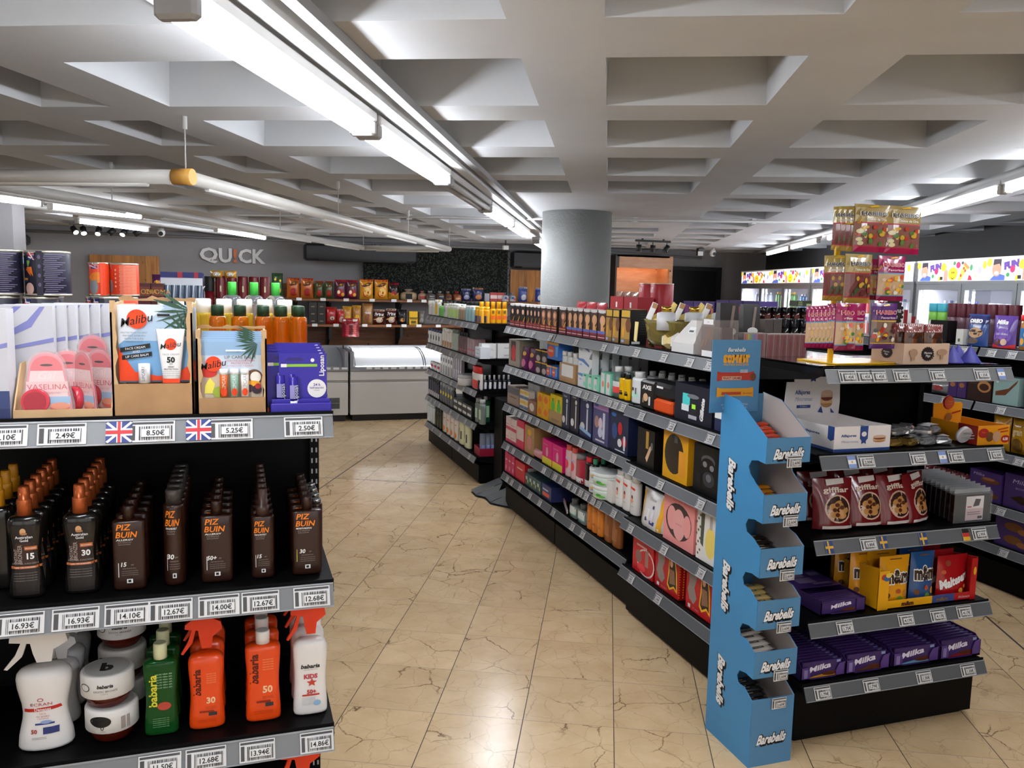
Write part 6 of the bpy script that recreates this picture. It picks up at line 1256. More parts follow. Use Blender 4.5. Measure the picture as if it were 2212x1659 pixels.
row(N0, 1422, 1450, 716, 'gift_box', 'small white candy shaped gift box with a yellow ribbon', 'gift box', candy, d=.07)
row(Face('x', XF+.14, 1.462, 'on the near bay\'s top shelf', 'from far end'), 1448, 1500, 684, 'gift_box', 'white gift box half hidden behind the clear bag', 'gift box', hexbox, d=.12)
def cbag(w, d, h):
    b = MB(); b.box(-w/2, w/2, -d/2, d/2, 0, h, P('#b8aca6', .1, alpha=.35, coat=.6)); b.box(-w*.42, w*.42, -d*.3, d*.3, .01, h*.8, C('#4a3a34')); b.art([('r', -.2, .86, .2, 1, W_), ('r', -.22, .0, .22, .16, W_), ('t', 'spa', 0, .92, .04, K_), ('p', [(-.1, .3), (-.06, .3), (.1, .7), (.06, .72)], P('#d8a890', .2, .6)), ('p', [(.14, .45), (.18, .45), (.04, .75), (.0, .75)], P('#d8a890', .2, .6)), ('p', [(-.3, .2), (-.26, .2), (-.12, .45), (-.16, .45)], P('#d8a890', .2, .6))], w, h, flat(-d/2)); return [('bag', b)]
row(N0, 1495, 1550, 688, 'gift_bag', 'clear gift bag with rose gold tools inside', 'gift bag', cbag, d=.09)
# red packs on the rear half of the top, seen over the dye boxes
FR2 = Face('x', 2.50, 1.455, 'on the rear half of the gondola top', 'from far end')
row(FR2, 1234, 1300, 651, 'coffee_bag', 'dark red coffee bag with a yellow patch', 'coffee bag', G_p(film('#8a1420'), [('e', -.1, .5, .2, .2, C('#e8c02c'))]), n=3, d=.06)
ct(FR2, 1312, 1372, 640, 'coffee_box', 'dark red coffee carton', '#7a1018', [('r', -.06, .7, .06, .85, W_), ('r', -.3, .45, .0, .55, C('#c98a3a'))], 2, d=.12)
row(Face('x', 2.66, 1.455, 'behind the coffee cartons', 'from far end'), 1372, 1421, 612, 'coffee_tin', 'tall dark red coffee tin with pale lettering', 'tin', lambda w, d, h: tin(w, h, C('#7e1018'), [('r', -.1, .82, .1, .92, W_)]+[('r', -.3, .15+.09*i, .3, .19+.09*i, C('#a8505a')) for i in range(6)]), n=2, d=.1)
row(Face('x', 2.70, 1.455, 'beside the tall coffee tins', 'from far end'), 1318, 1368, 630, 'sweets_bag', 'clear bag of brown sweets', 'sweets bag', G_p(P('#8a6a5a', .15, alpha=.8, coat=.6)), n=3, d=.06)
# ---- second shelf
ct(A1, 1095, 1119, 732, 'carton', 'open brown grey carton with a red item', '#7a7468', [('r', -.3, .2, .15, .95, C('#3a2a26')), ('e', -.05, .5, .2, .32, C('#a81c24'))], d=.16)
row(A1, 1119, 1150, 749, 'pouch', 'purple razor pouch', 'pouch', G_p(film('#5a1c50'), [('e', .0, .72, .25, .1, C('#d8a02c')), ('e', 0, .3, .3, .18, C('#9a4a6a'))], True), n=2, nd=2, d=.05)
ct(A1, 1152, 1178, 754, 'razor_box', 'small black razor box with yellow tab', '#1c1a1c', [('r', -.5, .9, .5, 1, C('#d8a02c')), ('e', 0, .3, .35, .25, C('#8a7a7a'))], 2, d=.06, lv=2)
gil = [('r', -.5, .86, .5, 1, C('#e0a02c')), ('e', -.15, .45, .3, .35, C('#d8501c')), ('r', .25, .2, .45, .8, C('#6a9ad0')), ('t', 'FLEXA', -.15, .5, .12, W_, {'bold': .06, 'w': .4})]
ct(A1, 1176, 1200, 788, 'razor_box', 'blue razor box with an orange blot, lower', '#2a5a9a', gil, 2, d=.09)
ct(A1, 1176, 1202, 748, 'razor_box', 'blue razor box with an orange blot, upper', '#2a5a9a', gil, 1, d=.1, h=.115, dz=.125)
ct(A1, 1203, 1240, 782, 'carton', 'brown open carton of white hygiene bottles', '#8a6c48', [('r', -.35, .3, .35, .95, C('#c9c9c6'))], d=.12)
bo(Face('x', XF+.04, ZS[1], 'behind the brown open carton', 'from far end'), 1206, 1240, 757, 'white hygiene bottle', '#d8d8d4', '#e8e8e6', (), 3, 1, sh=.05, d=.03)
ind = [('p', [(-.5, .95), (-.1, .95), (.3, .6), (.3, .45), (-.2, .75), (-.5, .8)], C('#4a6a9a')), ('p', [(.3, .0), (.5, .0), (.5, .5), (.38, .3)], C('#5a5a5c')), ('e', -.3, .55, .1, .06, C('#8ab0d8'))]
ct(A1, 1243, 1274, 747, 'pad_carton', 'white pad carton with a blue swoosh', '#d4d6d8', ind, 1, 6, d=.045, dd=.066, lv=3, h=.090)
ct(A1, 1256, 1292, 806, 'soap_box', 'green and white soap carton', '#6aa890', [('r', -.5, .0, .1, .8, W_), ('e', -.1, .3, .2, .15, C('#6ab0a0')), ('r', -.2, .85, .2, .93, C('#2a4a44'))], 3, d=.06, inset=.004)
ct(A1, 1293, 1316, 803, 'soap_box', 'green soap carton with an orange oval', '#5a9c84', [('r', -.5, .0, .2, .95, W_), ('e', -.1, .45, .22, .15, C('#e0906a'))], 2, d=.06)
bo(A1, 1313, 1331, 790, 'clear bottle with a red label and white cap', '#e0e4e4', '#ececea', [('r', -.4, .15, .4, .5, C('#d84a4a')), ('r', -.4, .35, .4, .52, W_)], 1, 2, m=clear(), d=.055)
bo(A1, 1329, 1351, 806, 'yellow bottle with a black cap', '#eab80c', '#141414', [('r', -.3, .3, .3, .34, K_), ('r', -.35, .18, .35, .28, K_)], 2, 1, cw=.55, ch=.16, d=.035)
bo(A1, 1352, 1376, 801, 'white cream bottle with a green leaf', '#dcdede', '#e6e6e4', [('r', -.3, .2, .3, .35, C('#9ac0b0')), ('r', -.2, .4, .0, .5, K_), ('r', .1, .3, .2, .5, C('#555'))], 1, 1, d=.07)
bo(Face('x', XF+.17, ZS[1], 'on the second shelf behind the yellow bottles', 'from far end'), 1338, 1376, 798, 'white capped bottle', '#b0b0ae', '#d8d8d6', (), 3, 1, d=.06)
bo(Face('x', XF+.17, ZS[1], 'behind the orange and black wash bag', 'from far end'), 1384, 1512, 800, 'grey white capped bottle', '#8a8a8a', '#cacac8', (), 6, 2, fill=.75, d=.06)
def washbag(w, d, h):
    b = MB(); K = P('#121214', .6); b.box(-w/2, w/2, -d/2, d/2, 0, h*.45, P('#e2500e', .6), bev=.01); b.box(-w*.5, w*.5, -d/2, d/2, h*.45, h, K, bev=.018); b.box(-w*.51, -w*.02, -d*.53, d*.52, .0, h*.98, P('#1c1614', .4), bev=.01)
    b.art([('t', 'AXE', -.27, .75, .14, W_, {'bold': .08, 'w': .3}), ('r', .05, .83, .25, .90, W_), ('e', -.3, .4, .08, .14, C('#a8886a')), ('r', -.2, .15, -.14, .45, C('#a8a8a8')), ('r', -.4, .2, -.35, .36, C('#7a6a4a'))], w, h, flat(-d*.53)); return [('bag', b)]
row(N1, 1376, 1447, 818, 'wash_bag', 'black and orange wash bag in a printed sleeve', 'wash bag', washbag, d=.13)
ct(N1, 1449, 1534, 824, 'shaving_gift_box', 'dark blue shaving gift box with white vertical lettering', '#191b28', [('t', 'Gillette', .25, .42, .16, W_, {'rot': 84, 'bold': .08, 'shear': .2, 'w': .62}), ('r', -.28, .45, -.08, .75, C('#3aa0a0')), ('r', -.3, .28, -.1, .45, C('#b0b4b8')), ('e', .0, .7, .16, .06, C('#5a5c60')), ('r', -.05, .2, .1, .6, C('#22252c')), ('r', -.02, .38, .08, .50, C('#8ac82c')), ('r', -.1, .1, .12, .2, C('#8a8a90'))], d=.15)
ct(N1, 1537, 1556, 840, 'gift_box', 'orange, white and navy gift box by the blue tower', '#20243c', [('r', -.5, .5, .5, 1, C('#e85a10')), ('r', -.5, .3, .5, .5, W_)], d=.12)
# ---- third shelf
ct(A2, 1092, 1118, 831, 'carton', 'brown grey carton with sparse print', '#7c6a60', [('r', -.5, .6, .5, .95, C('#4a4c54')), ('r', -.3, .4, .3, .45, C('#4a3a34'))], d=.14)
ct(A2, 1119, 1138, 840, 'small_box', 'small white yellow box', '#b8b0a0', [('r', -.5, .6, .5, .9, C('#d8b03c')), ('r', -.5, .1, .5, .4, C('#4a5a7a'))], 2, d=.05, lv=2)
ct(A2, 1138, 1156, 862, 'small_box', 'brown box in front of the orange grey packs', '#6a4a38', [('e', 0, .5, .3, .3, C('#a8a098'))], 1, d=.05, inset=.005)
ct(Face('x', XF+.07, ZS[2], 'on the third shelf by the yellow packs', 'from far end'), 1136, 1162, 826, 'tea_box', 'tall silver and orange packet', '#8a8a8c', [('p', [(-.3, .2), (.3, .3), (.2, .7)], C('#c8542c'))], 2, d=.04)
row(A2, 1156, 1181, 846, 'razor_pack', 'yellow and orange razor pack', 'razor pack', G_c(C('#e8b00c'), [('e', 0, .5, .35, .25, C('#e0701c')), ('t', 'BIC', 0, .78, .12, C('#e0501c'), {'bold': .06})]), n=2, d=.04, lv=2)
row(Face('x', XF+.02, ZS[2]+.03, 'in the brown carton', 'from far end'), 1184, 1209, 850, 'razor_pack', 'yellow and green razor pack', 'razor pack', G_c(C('#e8c80c'), [('e', 0, .5, .35, .25, C('#4a9a3c')), ('t', 'BIC', 0, .78, .12, C('#2a7a2c'), {'bold': .06})]), n=2, d=.05)
ct(A2, 1181, 1211, 884, 'carton', 'brown shelf carton holding the yellow and green packs', '#8a7048', [('r', -.3, .3, .3, .36, C('#5a4a30')), ('r', -.3, .2, .2, .24, C('#5a4a30'))], d=.1)
def tb(col, hc, extra=()): return [('r', -.5, .86, .5, .97, C(hc)), ('t', 'Oral', -.1, .90, .04, W_, {'bold': .05, 'w': .4})] + [('r', .08, .12, .2, .7, C('#c9ccd4')), ('e', .14, .78, .12, .06, C('#d8dadf')), ('e', -.25, .25, .2, .1, W_)] + list(extra)
ct(A2, 1209, 1226, 846, 'toothbrush_box', 'navy electric toothbrush box with a white brush', '#20263c', tb(0, '#2a3a5a'), d=.09)
ct(A2, 1227, 1246, 848, 'toothbrush_box', 'black violet electric toothbrush box with a round badge', '#1c1828', tb(0, '#2a2440'), d=.09)
ct(A2, 1247, 1273, 852, 'toothbrush_box', 'dark blue toothbrush box with a pale blue ribbon', '#1c2446', tb(0, '#243058', [('p', [(-.5, .25), (.5, .14), (.5, .06), (-.5, .16)], C('#8ab4d8'))]), d=.09)
ct(A2, 1275, 1309, 862, 'toothbrush_box', 'children\'s toothbrush box in purple and pale blue', '#3a3a5c', [('r', -.5, .8, .5, 1, C('#8a6a9a')), ('e', -.3, .9, .15, .05, C('#2a4a8a')), ('e', -.25, .5, .15, .14, C('#8a6a60')), ('e', .0, .48, .13, .14, C('#b0a0a8')), ('r', .15, .15, .3, .75, C('#cdd2e0')), ('e', .0, .28, .15, .12, C('#b8bcd0')), ('r', -.3, .06, .3, .10, W_)], d=.11)
ct(A2, 1312, 1352, 884, 'toothbrush_box', 'children\'s toothbrush box with red shapes', '#16203a', [('e', -.32, .9, .14, .05, C('#2a5a9a')), ('e', .05, .60, .12, .16, C('#9a1c20')), ('e', .3, .3, .12, .14, C('#b02024')), ('r', .26, .1, .36, .45, C('#c9cdd6')), ('e', .05, .25, .12, .1, W_), ('e', -.25, .5, .15, .2, C('#243a6a')), ('r', -.2, .04, .35, .07, W_)], d=.13)
ct(N2, 1370, 1408, 921, 'perfume_box', 'black clear fronted perfume box with a gold ribbon', '#0f0f10', [('r', .0, .5, .16, .95, C('#8a6a2a')), ('p', [(.1, .15), (.35, .55), (.25, .6), (0, .25)], C('#a88a70')), ('e', .35, .6, .06, .1, C('#5a5a5c'))], d=.09)
ct(N2, 1424, 1480, 921, 'perfume_box', 'gold perfume gift box with a black oval window', '#a8780f', [('e', -.05, .52, .38, .40, P('#141210', .15, coat=.5)), ('r', .15, .12, .42, .62, C('#a8701c')), ('r', -.05, .75, .08, .9, C('#3a3a3c'))], d=.10)
ct(N2, 1489, 1549, 955, 'perfume_box', 'black gift box with a grey bear shaped print', '#101112', [('e', .05, .70, .26, .12, C('#3c3c3e')), ('e', .05, .64, .24, .12, C('#141414')), ('e', -.06, .62, .08, .06, C('#5a5a5c')), ('e', .2, .58, .08, .06, C('#5a5a5c')), ('e', .1, .33, .22, .16, C('#2c2e30')), ('e', .1, .36, .10, .08, C('#48494c')), ('r', -.35, .2, -.2, .4, C('#1c1d20'))], d=.10)
# ---- fourth shelf
ct(A3, 1089, 1112, 898, 'carton', 'white and pink hygiene carton', '#c9b8b4', [('r', -.5, 0, .5, .25, C('#a82c4c')), ('r', -.5, .4, .1, .45, C('#b8506a'))], 2, d=.1, lv=2)
ct(A3, 1112, 1128, 905, 'carton', 'pink and white open pack beside the white cartons', '#b02448', [('r', -.5, .3, .5, .75, C('#d8c4c0'))], 1, d=.1)
ct(A3, 1129, 1150, 916, 'carton', 'brown carton with a yellow capped doll shape', '#8a6c44', [('e', .0, .78, .2, .12, C('#d8a81c')), ('e', .0, .4, .25, .25, C('#a86a6a'))], d=.16)
row(A3, 1146, 1166, 966, 'tissue_pack', 'crumpled pink tissue pack in front of the brown carton', 'tissue pack', G_p(film('#c98a90')), d=.05, inset=.004)
ct(A3, 1167, 1211, 946, 'pad_carton', 'bright pink pad carton with a lime base', '#c0106a', [('r', -.5, 0, .5, .28, C('#b8b02c')), ('e', .0, .52, .12, .2, C('#d8a0b0')), ('r', -.4, .78, .1, .82, C('#e07aa8'))], 2, d=.10)
bo(A3, 1213, 1237, 958, 'pale pink shower bottle with a coral cap', '#d8b4b4', '#c8504a', [('e', 0, .4, .3, .15, C('#b83a4a')), ('r', -.3, .55, .3, .6, C('#8a8ab0'))], 2, 2, cw=.7, d=.045)
bo(A3, 1233, 1254, 976, 'clear crimson tonic bottle', '#8a2434', '#6a6a6c', [('r', -.4, .02, .4, .2, W_)], 1, 2, cw=.5, d=.06)
bo(A3, 1254, 1268, 984, 'dark bottle with a red cap', '#2a1418', '#b8303c', [('r', -.4, .05, .4, .25, W_)], 1, 2, cw=.5, d=.05)
bo(A3, 1268, 1277, 990, 'dark bottle with a green cap', '#1c2420', '#3a7a5c', (), 1, 2, cw=.5, d=.05)
row(A3, 1268, 1286, 1006, 'cream_tub', 'white cream tub with a pale yellow label', 'tub', G_j(C('#d4d4d2'), C('#dcdcda'), .25, [('e', .2, .4, .15, .1, C('#d8a860')), ('r', .1, .2, .5, .32, C('#6a9ac8'))]), n=1, d=.07, lv=2)
row(A3, 1281, 1312, 1012, 'cream_tub', 'pale green cream tub with a leaf print', 'tub', G_j(C('#a8b4ac'), C('#d4d6d4'), .28, [('r', -.4, .25, .1, .3, C('#7a8a80')), ('e', .2, .3, .1, .12, C('#3a7a2c')), ('e', .3, .22, .1, .08, C('#4a8a3c'))]), n=1, d=.07, lv=2, inset=.02)
bo(Face('x', XF+.13, ZS[3], 'on the fourth shelf behind the tubs', 'from far end'), 1296, 1330, 1002, 'grey capped white bottle', '#c0c0be', '#6a6c6e', (), 2, 1, d=.06)
ct(A3, 1297, 1320, 1030, 'lotion_box', 'white lotion carton marked lab with a brown print', '#cbc8c4', [('t', 'Lab', .05, .78, .10, C('#9a9a9c')), ('r', -.3, .3, -.05, .6, C('#5a2014')), ('e', -.3, .2, .1, .1, C('#7a4030'))], 1, d=.07, inset=.005)
bo(A3, 1320, 1368, 1012, 'white body milk bottle with an orange logo', '#d9d6d2', '#cfcdc9', [('p', [(-.4, .70), (.3, .66), (.3, .72), (-.4, .76)], C('#d8402c')), ('e', 0, .46, .12, .07, C('#6a2a1c')), ('e', -.02, .38, .15, .07, C('#c98a6a')), ('r', -.2, .22, .2, .24, C('#888'))], 3, 1, cw=.75, ch=.14, pw=.8, sh=.06, d=.05)
dv = [('p', [(-.5, .9), (-.35, .95), (-.28, .5), (-.32, .02), (-.42, .02), (-.4, .5)], C('#c8922c')), ('p', [(.26, .95), (.36, .95), (.40, .5), (.36, .02), (.24, .02), (.3, .5)], C('#c8922c')), ('t', 'Dove', .0, .80, .08, C('#5a5a6a'), {'w': .22}), ('r', -.08, .25, .0, .55, C('#c9c9c9')), ('r', .06, .2, .14, .58, C('#b8b8be')), ('r', .02, .14, .2, .24, C('#252a5a')), ('r', -.12, .2, -.06, .3, C('#252a5a')), ('e', .1, .62, .03, .05, C('#252a5a'))]
row(N3, 1370, 1425, 1052, 'gift_pouch', 'white gift pouch with golden stripes', 'gift pouch', lambda w, d, h: pouch(w*1.1, h, .11, film('#cfccc8'), dv, True, 3), d=.10)
ct(N3, 1425, 1494, 1055, 'gift_box', 'salmon pink gift box with a large oval window', '#c9807c', [('e', .0, .47, .42, .36, C('#3a2a2a')), ('e', -.22, .5, .15, .24, C('#c98a86')), ('e', .02, .42, .2, .31, C('#d09490')), ('e', .28, .46, .12, .22, C('#c48480')), ('t', 'SHOWER GEL', .02, .42, .03, C('#8a4a4a')), ('t', 'NATURAL HONEY', .1, .88, .06, C('#a85a58'), {'w': .6})], d=.10)
ct(N3, 1496, 1543, 1085, 'gift_box', 'white floral gift box with a pale yellow bottle window', '#cfccc6', [('p', [(-.3, .85), (-.12, .85), (-.16, .25), (-.3, .3)], C('#3a4034')), ('e', .18, .38, .24, .28, C('#c8b25c')), ('r', .12, .62, .25, .85, C('#8a8684'))] + [('e', -.4+.1*math.sin(i*2.1), .1+.07*i, .04, .025, C('#5a4434')) for i in range(11)], d=.10)
# ---- bottom shelf
ct(A4, 1087, 1108, 975, 'pad_box', 'crimson pad box with white lettering', '#a01c48', [('r', -.3, .6, .3, .68, C('#e0b0bc')), ('e', .0, .25, .1, .12, C('#e0c0c8'))], 3, d=.10)
ct(A4, 1109, 1130, 992, 'pad_box', 'red pad box with a bar code side', '#a01c28', [('r', -.3, .6, .3, .68, C('#e0b0b0'))], 1, d=.12, side=[('r', -.3, .2, .3, .8, W_)])
ct(A4, 1131, 1164, 1020, 'tissue_box', 'dark teal tampon box', '#2c4448', [('r', -.4, .5, .1, .75, C('#8aa0a0')), ('e', .25, .4, .1, .15, C('#c8c83c'))], 4, 2, d=.08)
ct(A4, 1166, 1187, 1042, 'tissue_box', 'navy tampon box with an orange patch', '#232a50', [('r', -.4, .2, .3, .45, C('#c8502c')), ('r', -.4, .6, .2, .7, C('#a8b0c8'))], 1, 2, d=.08)
def roll(w, d, h):
    b = MB(); b.tube([(-w*.5, d*.35, h*.5), (-w*.42, d*.3, h*.5), (w*.45, -d*.35, h*.5), (w*.5, -d*.4, h*.5)], [h*.38, h*.5, h*.5, h*.4], film('#c9b4b0'), 14)
    b.tube([(-w*.2, d*.16, h*.5), (-w*.02, d*.01, h*.5)], [h*.507]*2, C('#b83040'), 14, False); b.tube([(w*.2, -d*.16, h*.5), (w*.32, -d*.25, h*.5)], [h*.507]*2, C('#b83040'), 14, False); return [('roll', b)]
row(A4, 1178, 1222, 1073, 'cotton_roll', 'clear wrapped red and white cotton roll', 'cotton roll', roll, n=1, nd=1, d=.15, lv=2, inset=0)
bo(A4, 1222, 1258, 1072, 'clear bottle with a pale green label', '#8a9a98', '#4a4c4c', [('r', -.4, .2, .4, .62, C('#c4ccc8')), ('r', -.4, .18, .4, .24, C('#4a9a8a'))], 2, 1, m=P('#a8b4b2', .08, trans=.6), cw=.35, ch=.3, pw=.8, d=.05)
bo(A4, 1260, 1293, 1084, 'orange brown hair bottle', '#a8621c', '#a05a18', [('t', 'gliss', 0, .8, .05, C('#4a2408')), ('r', -.3, .3, .3, .34, C('#7a4010'))], 3, 1, cw=.9, ch=.08, pw=.8, sh=.02, d=.05)
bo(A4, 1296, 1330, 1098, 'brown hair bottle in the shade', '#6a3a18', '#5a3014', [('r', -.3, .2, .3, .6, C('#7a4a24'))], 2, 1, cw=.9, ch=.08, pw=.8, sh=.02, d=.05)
ct(N4, 1360, 1406, 1158, 'gift_box', 'red beauty gift box with white rings', '#9a1018', [('e', .15, .4, .42, .42, C('#c9b8b4')), ('e', .15, .4, .37, .37, C('#9a1018')), ('e', -.2, .5, .16, .2, C('#6a4a48')), ('r', .12, .3, .28, .8, C('#7a5a54')), ('r', -.3, .82, .2, .88, C('#d8a0a0')), ('e', -.05, .2, .2, .12, C('#b83038'))], d=.09)
star = [('p', [(-.42, .9), (-.3, .82), (-.14, .9), (-.1, .7), (-.18, .5), (-.08, .3), (-.2, .15), (-.36, .22), (-.44, .4), (-.38, .6)], C('#6a605c')), ('p', [(.08, .92), (.3, .94), (.40, .6), (.44, .12), (.3, .2), (.12, .1), (.02, .2), (.06, .5)], C('#d8a81c')), ('p', [(.1, .88), (.28, .9), (.36, .6), (.40, .18), (.3, .25), (.14, .16), (.06, .24), (.1, .5)], C('#2a1614')), ('e', .18, .74, .06, .09, C('#b8846a')), ('p', [(.1, .6), (.3, .6), (.36, .3), (.12, .25)], C('#6a4a38')), ('t', 'STARS', -.1, .07, .05, C('#c98a8a'), {'w': .25}), ('r', -.4, .04, -.3, .12, W_)]
chk = [('r', -.5+.1*i, .05+.06*j, -.45+.1*i, .08+.06*j, C('#c8921c')) for i in range(0, 10, 2) for j in range(14)]
ct(N4, 1408, 1462, 1172, 'gift_box', 'red gift box with a dark haired portrait', '#8e0c14', star, d=.10, side=chk)
ct(N4, 1474, 1533, 1208, 'gift_box', 'red gift box with a portrait nearest the blue tower', '#8e0c14', star, d=.10, side=chk)
# ================================================================ short gondola by the freezers
ZB = (1.43, 1.122, .838, .545, .245)
FB_ = [Face('x', 1.985, z, 'on the short gondola\'s %s shelf' % n, 'from far end') for z, n in zip(ZB, NM)]
B0, B1, B2, B3, B4 = FB_
bo(B0, 921, 934, 649, 'white deodorant bottle at the far end', '#c9ccca', '#d4d6d4', (), 2, 1, ch=.3, d=.05)
bo(B0, 934, 943, 647, 'white bottle with a yellow stripe', '#d0d0cc', '#d8d8d6', [('r', -.2, .1, .3, 1, C('#d8b02c'))], 1, 1, d=.06)
bo(B0, 943, 951, 660, 'green deodorant bottle', '#5a9a4c', '#6aa85c', (), 1, 1, cw=.8, d=.05)
bo(B0, 952, 962, 655, 'white deodorant can with green marks', '#c4c8c4', '#c9ccca', [('e', 0, .5, .2, .15, C('#5a8a5a'))], 1, 1, cw=.8, d=.05)
bo(B0, 963, 985, 655, 'white can with a lime green label', '#b8bcb4', '#c4c6c4', [('r', -.45, .1, .45, .65, C('#8aa85c'))], 4, 2, cw=.8, d=.05)
bo(B0, 986, 999, 662, 'silver brown spray can', '#8a7a6a', '#b8b4ae', (), 3, 2, cw=.8, d=.05)
bo(B0, 1000, 1018, 660, 'teal and white spray can', '#7a9aa0', '#c4c8ca', (), 3, 2, cw=.8, d=.05)
bo(B0, 1020, 1034, 662, 'yellow and navy spray can', '#d8a02c', '#d8b02c', [('r', -.45, .05, .45, .45, C('#262a50'))], 2, 2, cw=.8, d=.05)
bo(Face('x', 2.20, ZB[0], 'in the back row of the short gondola top', 'from far end'), 946, 1030, 646, 'black capped can', '#2a2a2c', '#1a1a1a', (), 10, 1, cw=.9, d=.045)
FY_ = [Face('y', 6.935, z, 'at the short gondola\'s open end, %s shelf' % n, 'from left') for z, n in zip(ZB, NM)]
bo(FY_[0], 1036, 1098, 652, 'yellow sun cream can with an orange band', '#eaa80c', '#e8a810', [('r', -.46, .18, .46, .36, C('#e0641c')), ('r', -.3, .45, .1, .6, C('#5a4410'))], 5, 1, cw=.75, ch=.32, d=.05)
bo(B1, 920, 948, 708, 'white bottle with a dark cap', '#b8bab8', '#2c3450', [('r', -.2, .3, .2, .6, K_)], 5, 1, cw=.7, d=.05)
bo(B1, 950, 971, 708, 'white and tan dental bottle', '#c0beb8', '#c8c8c4', [('r', -.45, .02, .45, .35, C('#8a6a48'))], 4, 1, cw=.7, d=.05)
bo(B1, 972, 984, 711, 'grey green bottle', '#8a948a', '#5a645a', (), 3, 1, cw=.6, d=.05)
bo(B1, 985, 1004, 716, 'clear mouthwash bottle with red liquid', '#7a4a4a', '#2a2a2c', [('r', -.4, .0, .4, .2, C('#a8382c'))], 4, 1, cw=.4, d=.05, m=P('#a89090', .1, trans=.5))
ct(B1, 1006, 1022, 730, 'toothpaste_box', 'grey pink toothpaste carton', '#7a6468', [('r', -.4, .3, .4, .4, C('#8a3040'))], 3, d=.1)
ct(FY_[1], 1040, 1073, 743, 'toothpaste_carton', 'white toothpaste carton stacked two high', '#c4c4c2', [('r', -.4, .2, .3, .25, C('#8a8a8a')), ('r', -.45, .1, .45, .12, C('#888'))], 1, d=.09, lv=2)
ct(FY_[1], 1075, 1110, 743, 'toothpaste_carton', 'white toothpaste carton beside the gondola corner', '#c0c0be', [('t', 'WHITE', .1, .4, .2, C('#555'))], 1, d=.09, lv=2)
ct(B1, 1023, 1035, 748, 'toothpaste_carton', 'small white toothpaste pack', '#b0b2b8', [('r', -.4, .2, .3, .35, C('#4a7aa8'))], 1, d=.09, lv=3)
bo(B2, 925, 946, 779, 'white tube with a purple and red label', '#c0c0be', '#bcbcba', [('r', -.4, .4, .4, .7, C('#4a3a80')), ('e', .2, .5, .2, .15, C('#b02c2c'))], 3, 1, cw=.9, d=.05)
row(B2, 948, 975, 764, 'toothbrush_card', 'white and black toothbrush card', 'toothbrush card', G_c(C('#b4b4b4'), [('e', 0, .75, .35, .12, C('#2a2a2a')), ('r', -.25, .05, -.05, .5, C('#1c1c1c')), ('r', .1, .05, .3, .5, C('#1c1c1c'))]), n=5, d=.03, fill=.8)
row(B2, 976, 994, 772, 'toothbrush_card', 'lilac grey toothbrush card', 'toothbrush card', G_c(C('#7a747c'), [('r', -.3, .1, .3, .5, C('#a8a4b0'))]), n=4, d=.03, fill=.8)
row(B2, 997, 1010, 806, 'jar', 'small white jar with clear lid', 'jar', G_j(C('#a8a8a8'), C('#8a8a8c'), .3), n=1, d=.05)
bo(B2, 1012, 1032, 787, 'white bottle with a bright red cap', '#b0aca8', '#b01c1c', [('r', -.4, .05, .4, .4, C('#b02c2c'))], 1, 1, cw=.85, ch=.3, d=.06)
bo(FY_[2], 1034, 1106, 812, 'dark bottle with white label and chrome cap', '#1c2028', '#a8a8aa', [('r', -.25, .1, .35, .65, C('#c4c4c4')), ('r', -.5, .12, -.25, .4, C('#3a2c4a'))], 7, 1, cw=.45, ch=.3, d=.06, fill=.9)
bo(B3, 921, 945, 812, 'navy tube standing on its cap', '#20243c', '#14161e', [('r', -.4, .05, .4, .3, C('#8a8a90'))], 6, 1, cw=.9, d=.045)
bo(B3, 946, 974, 824, 'dark silver spray bottle', '#4a4c50', '#8a8c90', [('e', 0, .5, .3, .1, C('#b0a030'))], 5, 1, cw=.5, d=.05)
ct(B3, 977, 1016, 858, 'dental_box', 'black and white dental carton', '#2a2c2c', [('r', -.45, .3, .2, .7, C('#a8aca8')), ('e', .3, .5, .1, .2, C('#c4c4c4'))], 4, d=.09, lv=2)
bo(B3, 1020, 1036, 858, 'grey capped clear mouthwash bottle', '#5a6460', '#8a8c8c', [('r', -.3, .2, .3, .6, C('#8aa08a'))], 2, 1, d=.06)
bo(FY_[3], 1040, 1062, 853, 'dark green mouthwash bottle with a white cap', '#123a24', '#c4c6c4', [('r', -.3, .2, .3, .6, C('#7a9a7a'))], 1, 1, cw=.35, ch=.2, pw=.8, d=.06)
bo(B4, 919, 934, 868, 'pale shampoo bottle', '#a8b0b0', '#a0a8a8', (), 4, 1, cw=.8, d=.05)
bo(B4, 935, 950, 876, 'dark green shampoo bottle', '#1c2c1c', '#182018', (), 3, 1, cw=.8, d=.05)
bo(B4, 951, 984, 880, 'white shampoo bottle with an orange drop', '#b8b0a8', '#a8a098', [('e', .05, .2, .25, .12, C('#c8701c')), ('r', -.3, .6, .3, .64, C('#a85a3c'))], 4, 1, cw=.8, d=.05)
bo(B4, 985, 1008, 898, 'cream coloured shampoo bottle with black marks', '#b0b090', '#6a6a5c', [('r', -.3, .3, -.1, .6, K_), ('r', .1, .2, .25, .5, K_)], 2, 1, cw=.8, d=.06)
# red tray with clear packs at the low open end
xa, xb = lin_y(1036, 6.94, ZB[4]), lin_y(1084, 6.94, ZB[4])
mk('red_tray', 'dark red cardboard tray of clear packs near the floor at the gondola end', 'cardboard tray', trayp(xb-xa, .18, .07, .08, C('#7a1428')), ((xa+xb)/2, 6.94+.09, ZB[4]))
row(Face('y', 6.95, ZB[4]+.004, 'in the dark red tray', 'from left'), 1040, 1082, 940, 'clear_pack', 'clear bag with pale blue contents', 'pack', G_p(P('#a8b4cc', .15, alpha=.75, coat=.6), [('r', -.4, .1, .4, .5, C('#7a8ab8'))]), n=4, nd=2, d=.04)
